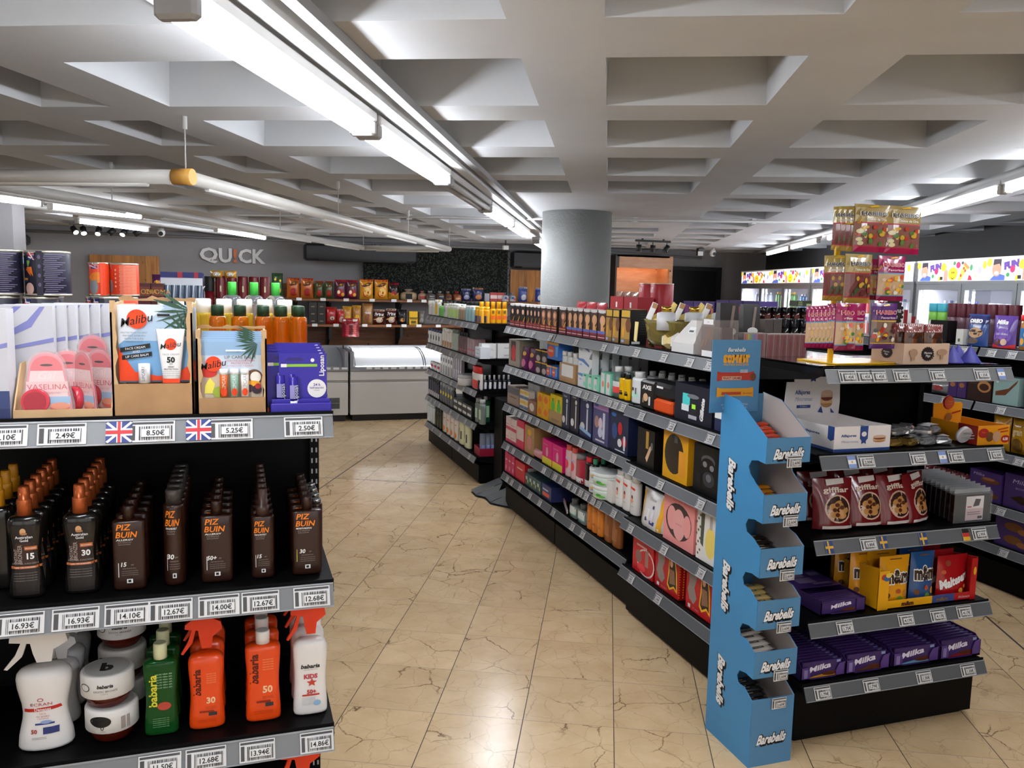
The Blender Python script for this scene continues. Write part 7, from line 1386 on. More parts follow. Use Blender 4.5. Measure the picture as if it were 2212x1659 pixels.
# folded steel plates lying by the gondola foot, and a black basket stack
for k, (px, py, t_) in enumerate(((1046, 1066, 'farther one, touching the short gondola'), (1078, 1082, 'nearer one by the long gondola'))):
    d_ = CF + CR*((px-PX0)/FPX) - CU*((py-PY0)/FPX); p = CAMP + d_*((.02-CAMZ)/d_.z)
    b = MB(); SM = P('#7a7e80', .35, .6); b.add([(-.14, .10, .02), (.10, .14, .13), (.16, -.02, .13), (-.06, -.06, .02), (-.06, -.06, .016), (.12, -.14, .012), (.16, -.02, .125)], [(0, 3, 2, 1), (4, 5, 6)], SM); b.add([(-.14, .10, .0), (.10, .14, .0), (.12, -.14, 0), (-.06, -.06, 0)], [(0, 1, 2, 3)], SM)
    mk('steel_plate', 'folded grey steel plate on the floor between the gondolas, '+t_, 'steel plate', [('plate', b)], (p.x, p.y, .002), -.5)
b = MB(); b.box(-.10, .10, -.12, .12, 0, .80, BK2, bev=.01)
for k in range(9): b.box(-.105+.02*k, -.099+.02*k, -.126, -.12, .05, .78, P('#1f1f21', .3))
mk('basket_stack', 'black ribbed bin standing in the gap between the two gondolas', 'bin', [('bin', b)], (2.21, 6.70, 0))
C = lambda c: P(up(c, 1.25), .4)
# ================================================================ back wall
PINE = wood('pine_board', '#5a3216', '#7c4a22', '#8f5a2c', .14, 'Z', .5, (1.2, 10, 12)); PINV = wood('pine_board_upright', '#94581e', '#b8782e', '#cc9038', .13, 'X', .45, (12, 10, 1.2)); BEECH = wood('beech_panel', '#c08a60', '#cf9a70', '#d8a67c', 3., 'X', .4, (2, 8, 10))
b = MB(); b.box(-1.0, 4.1, YB-.055, YB-.02, .86, 1.20, PINE); b.box(-1.0, 1.1, YB-.055, YB-.02, 1.56, 1.74, PINE); mk('wood_backboard', 'brown knotty pine boards behind and below the wooden snack shelves', 'wood panel', [('board', b)], (0, 0, 0))
for z, lb in ((1.545, 'upper wooden snack shelf on the back wall with crisps and bread'), (1.205, 'lower wooden snack shelf on the back wall, above the pine boards')):
    r = empty('wooden_shelf', (0, 0, 0)); tag(r, lb, 'shelf')
    b = MB(); b.box(-1.0, 4.1, 11.22, YB-.062, z-.03, z, PINE); kid(b, 'board', r)
    for px in (640, 713, 866, 1020):
        x = lin_y(px, 11.3, z-.1); b = MB(); b.prism([(11.26, z-.03), (YB-.06, z-.03), (YB-.06, z-.30), (YB-.10, z-.28), (11.30, z-.06)], x-.018, x+.018, K_, MX); b.box(x-.018, x+.018, 11.26, 11.28, z-.20 if z < 1.4 else z-.05, z-.03, K_); kid(b, 'bracket', r)
    for px in ((646, 698, 748, 804, 851, 885, 916) if z > 1.4 else (680, 726, 788, 840, 873, 905, 947)):
        x = lin_y(px, 11.21, z); b = MB(); b.box(x-.035, x+.035, 11.212, 11.218, z-.028, z+.010, PAP); kid(b, 'price_tag', r)
S0 = Face('y', 11.24, 1.547, 'on the upper wooden shelf', 'from left'); S1 = Face('y', 11.24, 1.207, 'on the lower wooden shelf', 'from left')
def cr(F, a, b_, t, desc, c, c2, art=(), n=1, nd=1, name='crisp_bag', **k): return row(F, a, b_, t, name, desc, 'crisp bag', G_p(film(c), [('r', -.48, .88, .48, 1, film(c2)), ('e', 0, .30, .3, .2, C(c2))]+list(art), k.pop('stand', False)), n=n, nd=nd, d=.10, jit=k.pop('jit', .05), **k)
cq = [('p', [(-.4, .66), (.1, .84), (.4, .82), (.2, .68), (-.2, .6)], C('#3a1c0c')), ('p', [(-.3, .68), (.1, .80), (.3, .78), (.1, .70)], C('#c9862c'))]
cr(S0, 588, 614, 590, 'big dark green crisps bag with yellow spots', '#2c4428', '#22361f', [('e', -.2, .75, .1, .05, C('#d8b81c')), ('e', .25, .7, .1, .05, C('#d8b81c')), ('e', .1, .3, .2, .12, C('#d89a2c'))])
cr(S0, 619, 678, 600, 'orange brown crisps bag with a red top', '#a85a20', '#8a2018', cq, 2)
cr(S0, 680, 722, 607, 'green snack bag with a red top', '#3a4a24', '#8a2018', cq, 2)
cr(S0, 721, 776, 604, 'dark purple snack bag with a red top and white pieces', '#4a1c30', '#9a1c1c', cq+[('e', -.15, .35, .12, .1, C('#d8c8b0')), ('e', .2, .22, .14, .1, C('#d89a3c'))], 2)
cr(S0, 778, 840, 603, 'golden yellow crisps bag with a red top', '#c98a1c', '#a83018', cq+[('e', .05, .35, .28, .22, C('#e0b860'))], 2)
cr(S0, 840, 865, 611, 'black and red snack bag over a gold one', '#221414', '#8a1420', [('p', [(-.5, 0), (.5, 0), (.5, .45), (.2, .3), (-.5, .45)], C('#a8781c'))], 1)
row(S0, 865, 903, 632, 'bread_pack', 'oval bread loaf with a black band', 'bread', lambda w, d, h: bagtie(w, .14, h*1.1, P('#a08868', .3, coat=.4), P('#9a9084', .2), [('r', -.2, .1, .2, .6, K_)]), n=1, d=.14)
row(Face('y', 11.42, 1.547, 'behind the oval loaf', 'from left'), 870, 905, 607, 'bread_pack', 'clear bag of round buns in the shade', 'bread', lambda w, d, h: bagtie(w, .14, h, P('#6a5c50', .25, coat=.4), P('#8a8680', .2)), d=.14)
row(S0, 904, 924, 634, 'bread_pack', 'small bun pack with a red band', 'bread', lambda w, d, h: bagtie(w, .12, h*1.1, P('#a88a70', .3, coat=.4), P('#a86060', .2), [('r', -.4, .2, .4, .45, C('#9a2c30'))]), d=.12)
def loaf(c, tie, art): return lambda w, d, h: bagtie(w, .12, h, P(c, .3, coat=.4), P(tie, .25, coat=.4), art)
row(S0, 920, 942, 605, 'bread_loaf', 'tall loaf bag with white lettering on black', 'bread', loaf('#6a5c54', '#b0b0ae', [('r', -.35, .15, .35, .55, C('#22262c')), ('t', 'BREAD', 0, .45, .1, W_, {'w': .5}), ('r', -.3, .2, .3, .26, C('#a8a8a8'))]), d=.12)
row(S0, 943, 961, 611, 'bread_loaf', 'narrower loaf bag with white lettering', 'bread', loaf('#8a6a54', '#a8a8a4', [('r', -.38, .15, .38, .6, C('#2a2e34')), ('t', 'BREAD', 0, .45, .1, W_, {'w': .6})]), d=.12)
row(S0, 961, 978, 619, 'bread_loaf', 'brown loaf in a clear bag with a round badge', 'bread', loaf('#7a4a2c', '#9a8a7c', [('e', 0, .4, .3, .15, C('#1c1c1c'))]), d=.12)
row(S0, 979, 998, 614, 'bread_loaf', 'brown bread bag with a bright red tie', 'bread', loaf('#8a5034', '#c0201c', [('r', -.3, .25, .3, .3, C('#d8b890'))]), d=.12)
cr(S0, 998, 1020, 624, 'navy and silver toast pack', '#242a50', '#8a8fa8')
cr(S0, 1021, 1046, 622, 'navy bread pack with an orange band', '#2a3058', '#a8703c')
row(S0, 1047, 1058, 634, 'snack_box', 'small grey snack box before the red and white ones', 'snack box', G_c(C('#8a8c94')), d=.1)
row(S0, 1059, 1090, 632, 'snack_box', 'red and white snack box', 'snack box', G_c(C('#a03c3c'), [('r', -.5, .3, .5, .7, C('#c9b4b0'))]), n=2, d=.1)
row(S0, 1084, 1114, 607, 'bread_loaf', 'clear loaf bag with blue marks and a knotted top', 'bread', loaf('#b0b4b8', '#8a9ab4', [('r', -.3, .3, .0, .55, C('#2c4a90')), ('e', .1, .3, .2, .1, C('#b03c3c'))]), n=2, d=.12)
cr(S0, 1122, 1142, 620, 'blue and white snack bag beside the knotted loaves', '#3a4c8a', '#b8bcc4')
cr(S0, 1158, 1176, 622, 'blue and white snack bag touching the round column', '#2c3f86', '#b8bcc4')
row(S1, 667, 704, 653, 'snack_box', 'black snack pack with tan flecks', 'snack pack', G_c(C('#1c1816'), [('e', 0, .4, .25, .08, C('#7a6a4a'))]), n=2, d=.1, lv=3)
cr(S1, 701, 728, 663, 'red crisps bag sagging to the left', '#a01c1c', '#7a3428', [('e', .1, .35, .2, .1, C('#c9b8a8'))])
cr(S1, 728, 747, 668, 'red and white crisps bag next to the sagging one', '#a82424', '#b0a090')
cr(S1, 741, 762, 662, 'yellow nut bag tilted over its neighbours', '#b07c2c', '#c9a02c')
cr(S1, 762, 783, 660, 'yellow brown nut bag upright', '#a06c30', '#c9a02c')
cr(S1, 784, 808, 655, 'tan nut bag with a rounded top', '#9a7040', '#7a4a28', [('t', 'nuts', 0, .55, .12, W_, {'bold': .04})])
fr_ = [('r', -.48, .5, .48, .86, C('#1a1414')), ('t', 'Fritos', 0, .68, .2, W_, {'bold': .06, 'w': .8, 'shear': .2}), ('p', [(-.5, .35), (.5, .55), (.5, .5), (-.5, .28)], C('#c9a870'))]
cr(S1, 808, 834, 669, 'dark brown corn snack bag with white lettering, left one', '#5a1c14', '#b8a898', fr_)
cr(S1, 835, 859, 667, 'dark brown corn snack bag with white lettering, right one', '#5a1c14', '#b8a898', fr_)
cr(S1, 860, 882, 669, 'black snack bag with orange pieces', '#17171b', '#22222a', [('e', 0, .3, .2, .12, C('#c9822c'))])
row(S1, 884, 903, 673, 'snack_carton', 'yellow carton with a black band', 'snack carton', G_c(C('#c9a01c'), [('r', -.4, .4, .4, .45, K_), ('r', -.3, .1, .3, .3, C('#5a4a1c')), ('r', -.5, .48, .5, .54, K_)]), d=.1)
cr(S1, 904, 920, 672, 'clear snack bag next to the yellow carton', '#5a5650', '#7a7a78')
def hang(w, d, h):
    b = pouch(w, h, .10, film('#7a1420'), [('e', -.2+.2*(i % 3), .12+.12*(i//3), .12, .06, C(('#a8303c', '#5a0c14', '#b85a50')[i % 3])) for i in range(15)] + [('r', -.5, .80, .5, 1, C('#9a1c24')), ('r', .12, .84, .42, .96, W_), ('e', -.35, .9, .08, .05, W_), ('t', 'Tentacion', -.05, .9, .06, C('#c9a0a0'), {'w': .35, 'shear': .3})])[0][1]
    return [('bag', b)]
zz_ = z_at(lin_y(758, 11.16, 1.1), 11.16, 728); FH = Face('y', 11.13, zz_, 'hanging from the lower wooden shelf', 'from left')
row(FH, 738, 778, 688, 'nut_bag', 'hanging clear bag of red coated nuts with a red header', 'nut bag', hang, d=.08, inset=0)
# chest freezers
FZ = P('#c4c2bc', .4); FG = P('#8a8b90', .35, .3); FGL = P('#dfe6ea', .04, alpha=.10, coat=.6)
def freezer(x0, x1, lb, vent=None, lids=2, light=True):
    r = empty('chest_freezer', (x0, 10.53, 0)); tag(r, lb, 'freezer'); w = x1-x0; d = .68
    b = MB(); b.box(.03, w-.03, .04, d-.02, 0, .085, K_); kid(b, 'plinth', r)
    b = MB(); b.box(0, w, 0, .03, .085, .50, FZ, bev=.006); b.box(0, w, .012, .03, .50, .53, P('#9c9a94', .4)); b.box(0, w, 0, .03, .53, .645, FZ, bev=.006); b.box(0, w, .03, d, .085, .645, FZ); kid(b, 'body', r)
    b = MB(); b.box(-.005, w+.005, -.015, .04, .645, .70, FG, bev=.008); b.box(-.005, w+.005, d-.04, d, .645, .93, FG); b.box(-.005, .05, .0, d, .645, .90, FG, bev=.01); b.box(w-.05, w+.005, .0, d, .645, .90, FG, bev=.01); kid(b, 'rim_frame', r)
    if light:
        b = MB(); b.box(.06, w-.06, .045, .06, .70, .706, P('#ffffff', emit=16.0)); b.box(.06, w-.06, d-.075, d-.065, .86, .868, P('#ffffff', emit=16.0)); b.prism([(.07, .648), (d-.05, .648), (d-.05, .83), (.07, .69)], .06, w-.06, P('#eef1f5', .5), MX); b.box(.06, w-.06, d-.055, d-.045, .65, .87, P('#e4e8ee', .5)); kid(b, 'lit_interior', r, 'bright lit interior')
    for k in range(lids):
        a0, a1 = .055+(w-.11)*k/lids, .055+(w-.11)*(k+1)/lids-.012; b = MB(); n = 8
        cv = [(.035+(d-.10)*(1-math.cos(PI/2*j/n)), .70+.21*math.sin(PI/2*j/n)) for j in range(n+1)]
        b.add([(x, y, z) for x in (a0, a1) for y, z in cv], [(j, j+1, n+1+j+1, n+1+j) for j in range(n)], FGL, True)
        for x in (a0, a1-.014): b.rings([[(x, y, z), (x+.014, y, z), (x+.014, y+.006, z-.008), (x, y+.006, z-.008)] for y, z in cv], FG, smooth=True)
        kid(b, 'curved_glass_lid', r)
    if w > .8:
        for k in range(int(w/.115)): b = MB(); b.box(.2+.105*k, .27+.105*k, -.022, -.0165, .672, .698, PAP); kid(b, 'price_tag', r)
    if vent: b = MB(); b.box(vent-.16, vent+.13, -.003, 0, .17, .31, P('#4c504e', .5)); b.box(vent-.13, vent-.04, -.006, -.003, .25, .28, K_); b.box(vent-.16, vent+.13, -.012, -.003, .235, .245, P('#6a6e6c', .5)); b.cyl(.012, -.006, 0, K_, 12, M=Matrix.Translation((vent-.03, 0, .345)) @ Matrix.Rotation(PI/2, 4, 'X')); kid(b, 'vent_grille', r)
freezer(1.335, 3.28, 'long white chest freezer with bright lit curved lids, bottom of the aisle')
freezer(-.55, 1.305, 'white chest freezer with a grey vent, partly behind the violet cards', vent=1.62, light=False)
# leafy wall panel
r = empty('plant_wall', (1.66, YB-.16, 1.60)); tag(r, 'dark artificial foliage wall panel above the snack shelves', 'plant wall')
b = MB(); b.box(0, 2.1, .1, .14, 0, .69, P('#161916', .9)); kid(b, 'backing', r)
b = MB(); rnd = random.Random(2); LG = [P('#242a24', .7), P('#30372f', .7), P('#3c443a', .65)]
for i in range(3600):
    x, z, y = rnd.uniform(0, 2.1), rnd.uniform(-.01, .68), rnd.uniform(.0, .1); s_ = rnd.uniform(.018, .034); a = rnd.uniform(0, 6.28); t = rnd.uniform(-.6, .6)
    c_, q_ = math.cos(a)*s_, math.sin(a)*s_; b.add([(x, y, z), (x+c_*.5-q_*.3, y-t*s_*.5, z+q_*.5+c_*.3), (x+c_, y-t*s_, z+q_), (x+c_*.5+q_*.3, y-t*s_*.5, z+q_*.5-c_*.3)], [(0, 1, 2, 3)], LG[i % 3])
o = kid(b, 'foliage', r); o['kind'] = 'stuff'
# air conditioners
for x0, x1, z0, z1, lb in ((.83, 2.35, 2.045, 2.27, 'long black air conditioner on the back wall right of the white lettering'), (3.81, 4.75, 2.03, 2.28, 'black air conditioner on the back wall left of the round column'), (-2.9, -2.43, 2.13, 2.26, 'small black unit on the back wall above the pet food tins')):
    r = empty('air_conditioner', (x0, YB-(.42 if x0 == .83 else .24), z0)); tag(r, lb, 'air conditioner'); w = x1-x0; h = z1-z0
    b = MB(); b.box(0, w, 0, .236, 0, h, P('#1d1e20', .35), bev=.03); kid(b, 'housing', r); b = MB(); b.box(.12*w, .9*w, -.002, .05, .01, .035, P('#0c0c0d', .4)); kid(b, 'air_flap', r)
# pine plank panels
for x0, x1, z0, z1, lb in ((-1.78, -.97, 1.35, 2.045, 'pine plank panel on the back wall behind the orange tins'), (3.81, 4.40, 1.5, 2.01, 'pine plank panel on the back wall left of the round column')):
    b = MB(); b.box(0, x1-x0, 0, .03, 0, z1-z0, PINV); mk('plank_panel', lb, 'wood panel', [('planks', b)], (x0, YB-.05, z0))
# white wall lettering
r = empty('wall_lettering', (-.475, YB-.035, 1.99)); tag(r, 'white wall sign reading QU!CK with an orange exclamation mark', 'sign')
def letter3(ch, x, w, h, m):
    vs, fs, tw = text(ch, .045); z0 = min(v[1] for v in vs); z1 = max(v[1] for v in vs); sx = w/tw; sz = h/(z1-z0)
    b = MB(); pts = [(x+w/2+a*sx, 0, h/2+(c-(z0+z1)/2)*sz) for a, c in vs]; b.add(pts, fs, m)
    ed = {}
    for f in fs:
        for i in range(len(f)): e = (f[i], f[(i+1) % len(f)]); ed[e] = 1
    bd = [e for e in ed if (e[1], e[0]) not in ed]; n = len(pts)
    b.add(pts+[(p[0], .03, p[2]) for p in pts], [(e[0], e[0]+n, e[1]+n, e[1]) for e in bd], m); return b
WL = P('#d6d5d3', .5); OL = P('#c8642c', .5)
for ch, x, w, m, h, dz in (('Q', 0, .225, WL, .205, -.012), ('U', .235, .165, WL, .19, 0), ('!', .418, .045, OL, .19, 0), ('C', .482, .165, WL, .19, 0), ('K', .66, .165, WL, .19, 0)):
    b = letter3(ch, x, w, h, m); o = kid(b, 'letter', r, 'orange exclamation mark' if ch == '!' else None); o.location.z = dz
# cameras under the ceiling
def camera(x, y, z, lb):
    r = empty('security_camera', (x, y, z)); tag(r, lb, 'security camera'); b = MB(); T = top_at(x, y)-z-.001; b.lathe([(.02, T), (.02, CZ-z-.02), (.04, CZ-z-.022), (.03, .035), (.038, .02)], P('#d0d0ce', .4), 16); kid(b, 'mount', r)
    b = MB(); b.lathe([(.002, -.05), (.032, -.04), (.048, -.01), (.045, .02), (.03, .036)], P('#dcdcda', .35), 18); kid(b, 'head', r)
    b = MB(); b.lathe([(.026, 0), (.026, .008)], K_, 16, M=Matrix.Translation((0, -.04, -.012)) @ Matrix.Rotation(PI/2, 4, 'X')); kid(b, 'lens', r)
for px, Y_, lb in ((348, 10.9, 'white dome camera left of the white lettering'), (665, 11.0, 'white dome camera above the long air conditioner'), (1540, 10.6, 'white dome camera near the dark doorway')):
    camera(lin_y(px, Y_, 2.31), Y_, 2.31, lb)
b = MB(); b.box(-.04, .04, -.03, .03, -.03, .03, P('#d8d8d6', .3), bev=.008); b.tube([(0, 0, .02), (0, .0, top_at(lin_y(1092, 10.9, 2.29), 10.9)-CZ+.0895)], .012, P('#444'), 8); mk('security_camera', 'small white box camera in front of the foliage wall', 'security camera', [('camera', b)], (lin_y(1092, 10.9, 2.29), 10.9, CZ-.09))
b = MB(); b.box(-.05, .05, -.03, .04, -.06, .05, P('#2a2a2c', .4), bev=.008); b.box(-.06, .02, -.04, -.03, -.06, 0, P('#c9c9c7')); mk('alarm_sensor', 'small black and white sensor box left of the doorway camera', 'sensor', [('sensor', b)], (lin_y(1513, 10.6, 2.31), 10.6, CZ-.055))
# track spotlights
def spot(px, Y_, z, lb, grp, tilt=(.5, 0), lit=0, hh=.085):
    x = lin_y(px, Y_, z); r = empty('track_spotlight', (x, Y_, z)); tag(r, lb, 'spotlight', grp); M = Matrix.Rotation(tilt[0], 4, 'X') @ Matrix.Rotation(tilt[1], 4, 'Y')
    b = MB(); b.cyl(.032, -hh*.6, hh*.4, P('#1a1a1c', .4), 16, M=M); kid(b, 'head', r)
    b = MB(); b.cyl(.027, -hh*.6-.002, -hh*.6, P('#fff4e4', emit=lit) if lit else P('#77787a', .2, .6), 16, M=M); kid(b, 'lamp_face', r); b = MB(); b.tube([(0, 0, .02), (0, 0, CZ-z-.028)], .006, P('#222'), 6); kid(b, 'stem', r)
xa, xb = lin_y(150, 10.6, 2.33), lin_y(312, 10.6, 2.33); b = MB(); b.box(xa, xb, 10.58, 10.62, CZ-.03, CZ-.002, P('#5a5a5c', .5)); mk('light_track', 'grey light track above the pine panel at the far left', 'light track', [('track', b)], (0, 0, 0))
for i, (px, tl, lit) in enumerate(((160, (-.8, -.5), 12), (180, (-.7, -.2), 30), (213, (-.7, .1), 10), (242, (-.3, .8), 0), (268, (-.7, .3), 10), (298, (-.2, .9), 0))): spot(px, 10.6, 2.29, '%s spotlight from left on the grey track' % ORD[i], 'spotlights on the left track', tl, lit)
xa, xb = lin_y(1373, 9.2, 2.3), lin_y(1447, 9.2, 2.3); b = MB(); b.box(xa, xb, 9.18, 9.22, CZ-.04, CZ-.015, K_); b.box(xa+.08, xa+.1, 9.19, 9.21, CZ-.016, CZ, K_); b.box(xb-.1, xb-.08, 9.19, 9.21, CZ-.016, CZ, K_); mk('light_track', 'short black light track right of the round column', 'light track', [('track', b)], (0, 0, 0))
for i, (px, tl) in enumerate(((1380, (0, 0)), (1410, (.1, .1)), (1440, (-.2, .7)))): spot(px, 9.2, 2.27, '%s black cylinder spotlight from left on the short black track' % ORD[i], 'spotlights on the short black track', tl, 0)
# beech cabinet and the boxes seen above the gondola
r = empty('beech_cabinet', (5.33, 11.28, 0)); tag(r, 'tall beech cabinet with an open front beside the dark doorway', 'cabinet'); w = .96
for nm, bx in (('side_panel', (0, .025, 0, .40, 0, 2.27)), ('side_panel', (w-.06, w, 0, .40, 0, 2.27)), ('fascia', (.025, w-.06, 0, .03, 2.08, 2.27)), ('top_panel', (.025, w-.06, .0, .40, 2.245, 2.27)), ('back_panel', (.025, w-.06, .38, .40, .1, 2.245)), ('shelf', (.025, w-.06, .03, .38, 1.2, 1.225)), ('shelf', (.025, w-.06, .03, .38, .7, .725)), ('base', (.025, w-.06, .0, .38, 0, .1))):
    b = MB(); b.box(*bx, BEECH); kid(b, nm, r)
b = MB(); b.box(.03, w-.07, .035, .05, 2.19, 2.2, P('#ffe2c0', emit=14)); kid(b, 'light_strip', r)
for x, hh, nm, lb in ((.2, .10, 'bag', 'brown sweets bag inside the beech cabinet, left'), (.45, .12, 'bag', 'brown sweets bag inside the beech cabinet, right')):
    mk('sweets_bag', lb, 'sweets bag', pouch(.2, .2, .08, film('#5a3020')), (5.33+x, 11.5, 1.226), 0)
PC = C('#33205e'); kl = [('r', -.3, .2, .1, .8, C('#6a2c5c')), ('e', .3, .5, .1, .2, C('#c8703c'))]
FK = Face('x', 4.45, 1.455, 'on the far gondola top near the coolers', 'from far end')
row(FK, 1472, 1540, 650, 'cereal_carton', 'purple cereal carton lying low by the doorway', 'cereal carton', G_c(PC, kl), n=3, d=.2)
row(FK, 1542, 1600, 648, 'cereal_carton', 'purple cereal carton with red script lettering', 'cereal carton', G_c(PC, [('t', 'Kelloggs', 0, .6, .4, C('#b02c4c'), {'bold': .08, 'shear': .3, 'w': .8})]), n=2, d=.2)
row(Face('x', 4.45, 1.455, 'next to the script lettered cartons', 'from far end'), 1600, 1636, 650, 'cereal_carton', 'purple cereal carton with a round bowl picture', 'cereal carton', G_c(PC, [('e', .0, .45, .38, .42, C('#c9a890')), ('e', .0, .45, .3, .34, C('#c0703c'))]), n=1, d=.2)
# water bottles far left, above the tins
row(Face('y', 3.95, 1.43, 'behind the dark tins at the far left', 'from left'), 36, 118, 529, 'water_bottle', 'clear water bottle with a pale blue cap', 'water bottle', G_b(clear('#d8e4ea'), P('#8ab4d0', .4), .36, .07, .10), n=7, d=.07, h=.40)
# ================================================================ right gondola
FR_ = [Face('x', 4.31, z, 'on the right gondola\'s %s shelf' % n, 'from far end') for z, n in zip(ZR, NM)]
R0, R1, R2, R3, R4 = FR_
row(Face('x', 4.55, ZR[0], 'on the right gondola top', 'from far end'), 1992, 2030, 655, 'crisp_tube', 'green crisps tube with a teal lid', 'crisp tube', lambda w, d, h: jar(w, h, C('#6aa03c'), C('#3a9aa8'), .22, [('e', .1, .45, .2, .1, W_)]), n=2, d=.075)
row(Face('x', 4.55, ZR[0], 'on the right gondola top', 'from far end'), 2032, 2186, 655, 'crisp_tube', 'maroon and grey crisps tube', 'crisp tube', lambda w, d, h: jar(w, h, C('#5a4048'), C('#4a1420'), .35, [('p', [(-.3, .66), (.3, .9), (.3, .66)], C('#7a6068')), ('e', -.2, .82, .18, .07, W_)]), n=7, d=.075)
row(Face('x', 4.42, ZR[0], 'in front of the crisps tubes', 'from far end'), 2003, 2042, 691, 'black_box', 'low black glossy pack', 'pack', G_c(P('#141416', .2, coat=.4), [('r', -.4, .1, .0, .5, C('#a8a8a8'))]), d=.08)
ct(R0, 2060, 2076, 711, 'white_box', 'small white box left of the blue cookie bag', '#c4c2ba', [('r', -.2, .2, .1, .4, C('#5a5a3c'))], d=.05)
row(R0, 2076, 2124, 678, 'cookie_bag', 'blue cookie bag with white lettering', 'cookie bag', G_p(film('#24407a'), [('t', 'OREO', -.05, .76, .11, W_, {'bold': .1, 'w': .62}), ('e', .0, .42, .34, .16, C('#b08a64')), ('r', -.3, .44, .3, .52, C('#2a1c18')), ('r', -.2, .36, .22, .42, C('#2a1c18')), ('e', -.1, .17, .3, .1, C('#5a4a44')), ('r', -.5, .7, .5, .95, film('#22265a')), ('t', 'OREO', -.05, .79, .11, W_, {'bold': .1, 'w': .62})], True), d=.06)
row(R0, 2131, 2184, 681, 'cookie_bag', 'purple cookie bag with a round cookie picture', 'cookie bag', G_p(film('#553a86'), [('t', 'Milka', -.05, .80, .13, W_, {'bold': .06, 'shear': .3, 'w': .5}), ('e', .0, .38, .38, .24, C('#6a4a9a')), ('t', 'cookies', 0, .45, .08, W_, {'w': .5}), ('e', -.15, .2, .15, .1, C('#5a3420')), ('e', .12, .2, .13, .1, C('#c9a890')), ('p', [(-.5, .0), (.5, .0), (.5, .14), (0, .05), (-.5, .16)], C('#b01c20'))], True), d=.06)
row(R0, 2188, 2230, 680, 'biscuit_jar', 'clear biscuit jar with a bright red lid', 'biscuit jar', lambda w, d, h: jar(w, h, P('#a8743a', .15, coat=.5), C('#c01414'), .16, [('r', -.45, .12, .45, .62, C('#2468a0')), ('e', .1, .45, .12, .1, C('#e0a02c')), ('e', -.1, .25, .12, .1, C('#e0a02c'))]), d=.09)
row(R1, 2000, 2042, 821, 'snack_pack', 'silver snack pack with red letters', 'snack pack', G_p(P('#a0a0a2', .25, .5), [('e', 0, .5, .3, .2, C('#8a2c2c'))]), d=.06)
ct(R1, 2043, 2082, 820, 'cake_box', 'purple cake box', '#3a2456', [('e', 0, .75, .3, .15, C('#8a5a34'))], 2, d=.1)
ct(R1, 2083, 2137, 812, 'cake_box', 'dark brown box with a nut biscuit picture', '#2c1a14', [('e', .2, .62, .28, .25, C('#9a6a3c')), ('e', .2, .6, .2, .15, C('#3a1c10')), ('r', -.4, .7, -.1, .9, C('#3c2820'))], d=.1)
ct(R1, 2138, 2196, 812, 'cake_box', 'pale teal box with a chocolate bar picture', '#7a9490', [('p', [(-.4, .3), (.0, .35), (.4, .8), (.45, .95), (.1, .6), (-.4, .45)], C('#5a3018')), ('e', -.35, .85, .06, .08, W_)], d=.1)
row(R1, 2199, 2235, 815, 'snack_pack', 'white and red snack pack at the right photo edge', 'snack pack', G_p(P('#b8b0ae', .3), [('e', 0, .4, .3, .2, C('#a82c34'))]), d=.06)
row(R2, 2128, 2212, 895, 'cereal_bag', 'yellow cereal bag with pale lettering', 'cereal bag', G_p(film('#a87c18'), [('t', 'grain', .0, .6, .2, C('#c9b48a'), {'bold': .04, 'w': .5}), ('e', 0, .25, .3, .2, C('#6a4a18'))]), n=2, nd=2, d=.07)
row(R3, 1985, 2085, 1003, 'snack_packet', 'small dark and red snack packet', 'snack packet', G_p(film('#5a1c20'), [('r', -.4, .3, .4, .6, C('#a8a04a'))]), n=5, nd=2, d=.04)
mk2 = [('t', 'Milka', -.2, .72, .2, C('#a89ab8'), {'shear': .3, 'w': .35}), ('e', .15, .4, .3, .2, C('#5a3420')), ('e', .1, .5, .2, .1, C('#8a5a3a'))]
ct(R3, 2086, 2158, 1010, 'cake_box', 'purple cake box with a biscuit picture', '#3c2860', mk2, 1, d=.12, lv=2)
ct(R3, 2160, 2240, 1020, 'cake_box', 'tall purple box marked with brownies', '#38265a', [('t', 'Milka', 0, .80, .12, C('#a89ab8'), {'shear': .3, 'w': .5}), ('t', 'BROWNIE', 0, .60, .06, C('#8a7aa8')), ('p', [(-.3, .3), (.0, .42), (.3, .3), (.05, .15)], C('#2a1408'))], 1, d=.12)
ct(R4, 2140, 2250, 1112, 'cake_box', 'wide purple box with chocolate pastries', '#3a2860', [('e', -.1, .75, .2, .15, C('#6a4020')), ('e', .1, .65, .12, .1, C('#8a5a34')), ('e', -.1, .3, .2, .15, C('#6a4020')), ('e', .1, .2, .12, .1, C('#8a5a34'))], 1, d=.14)
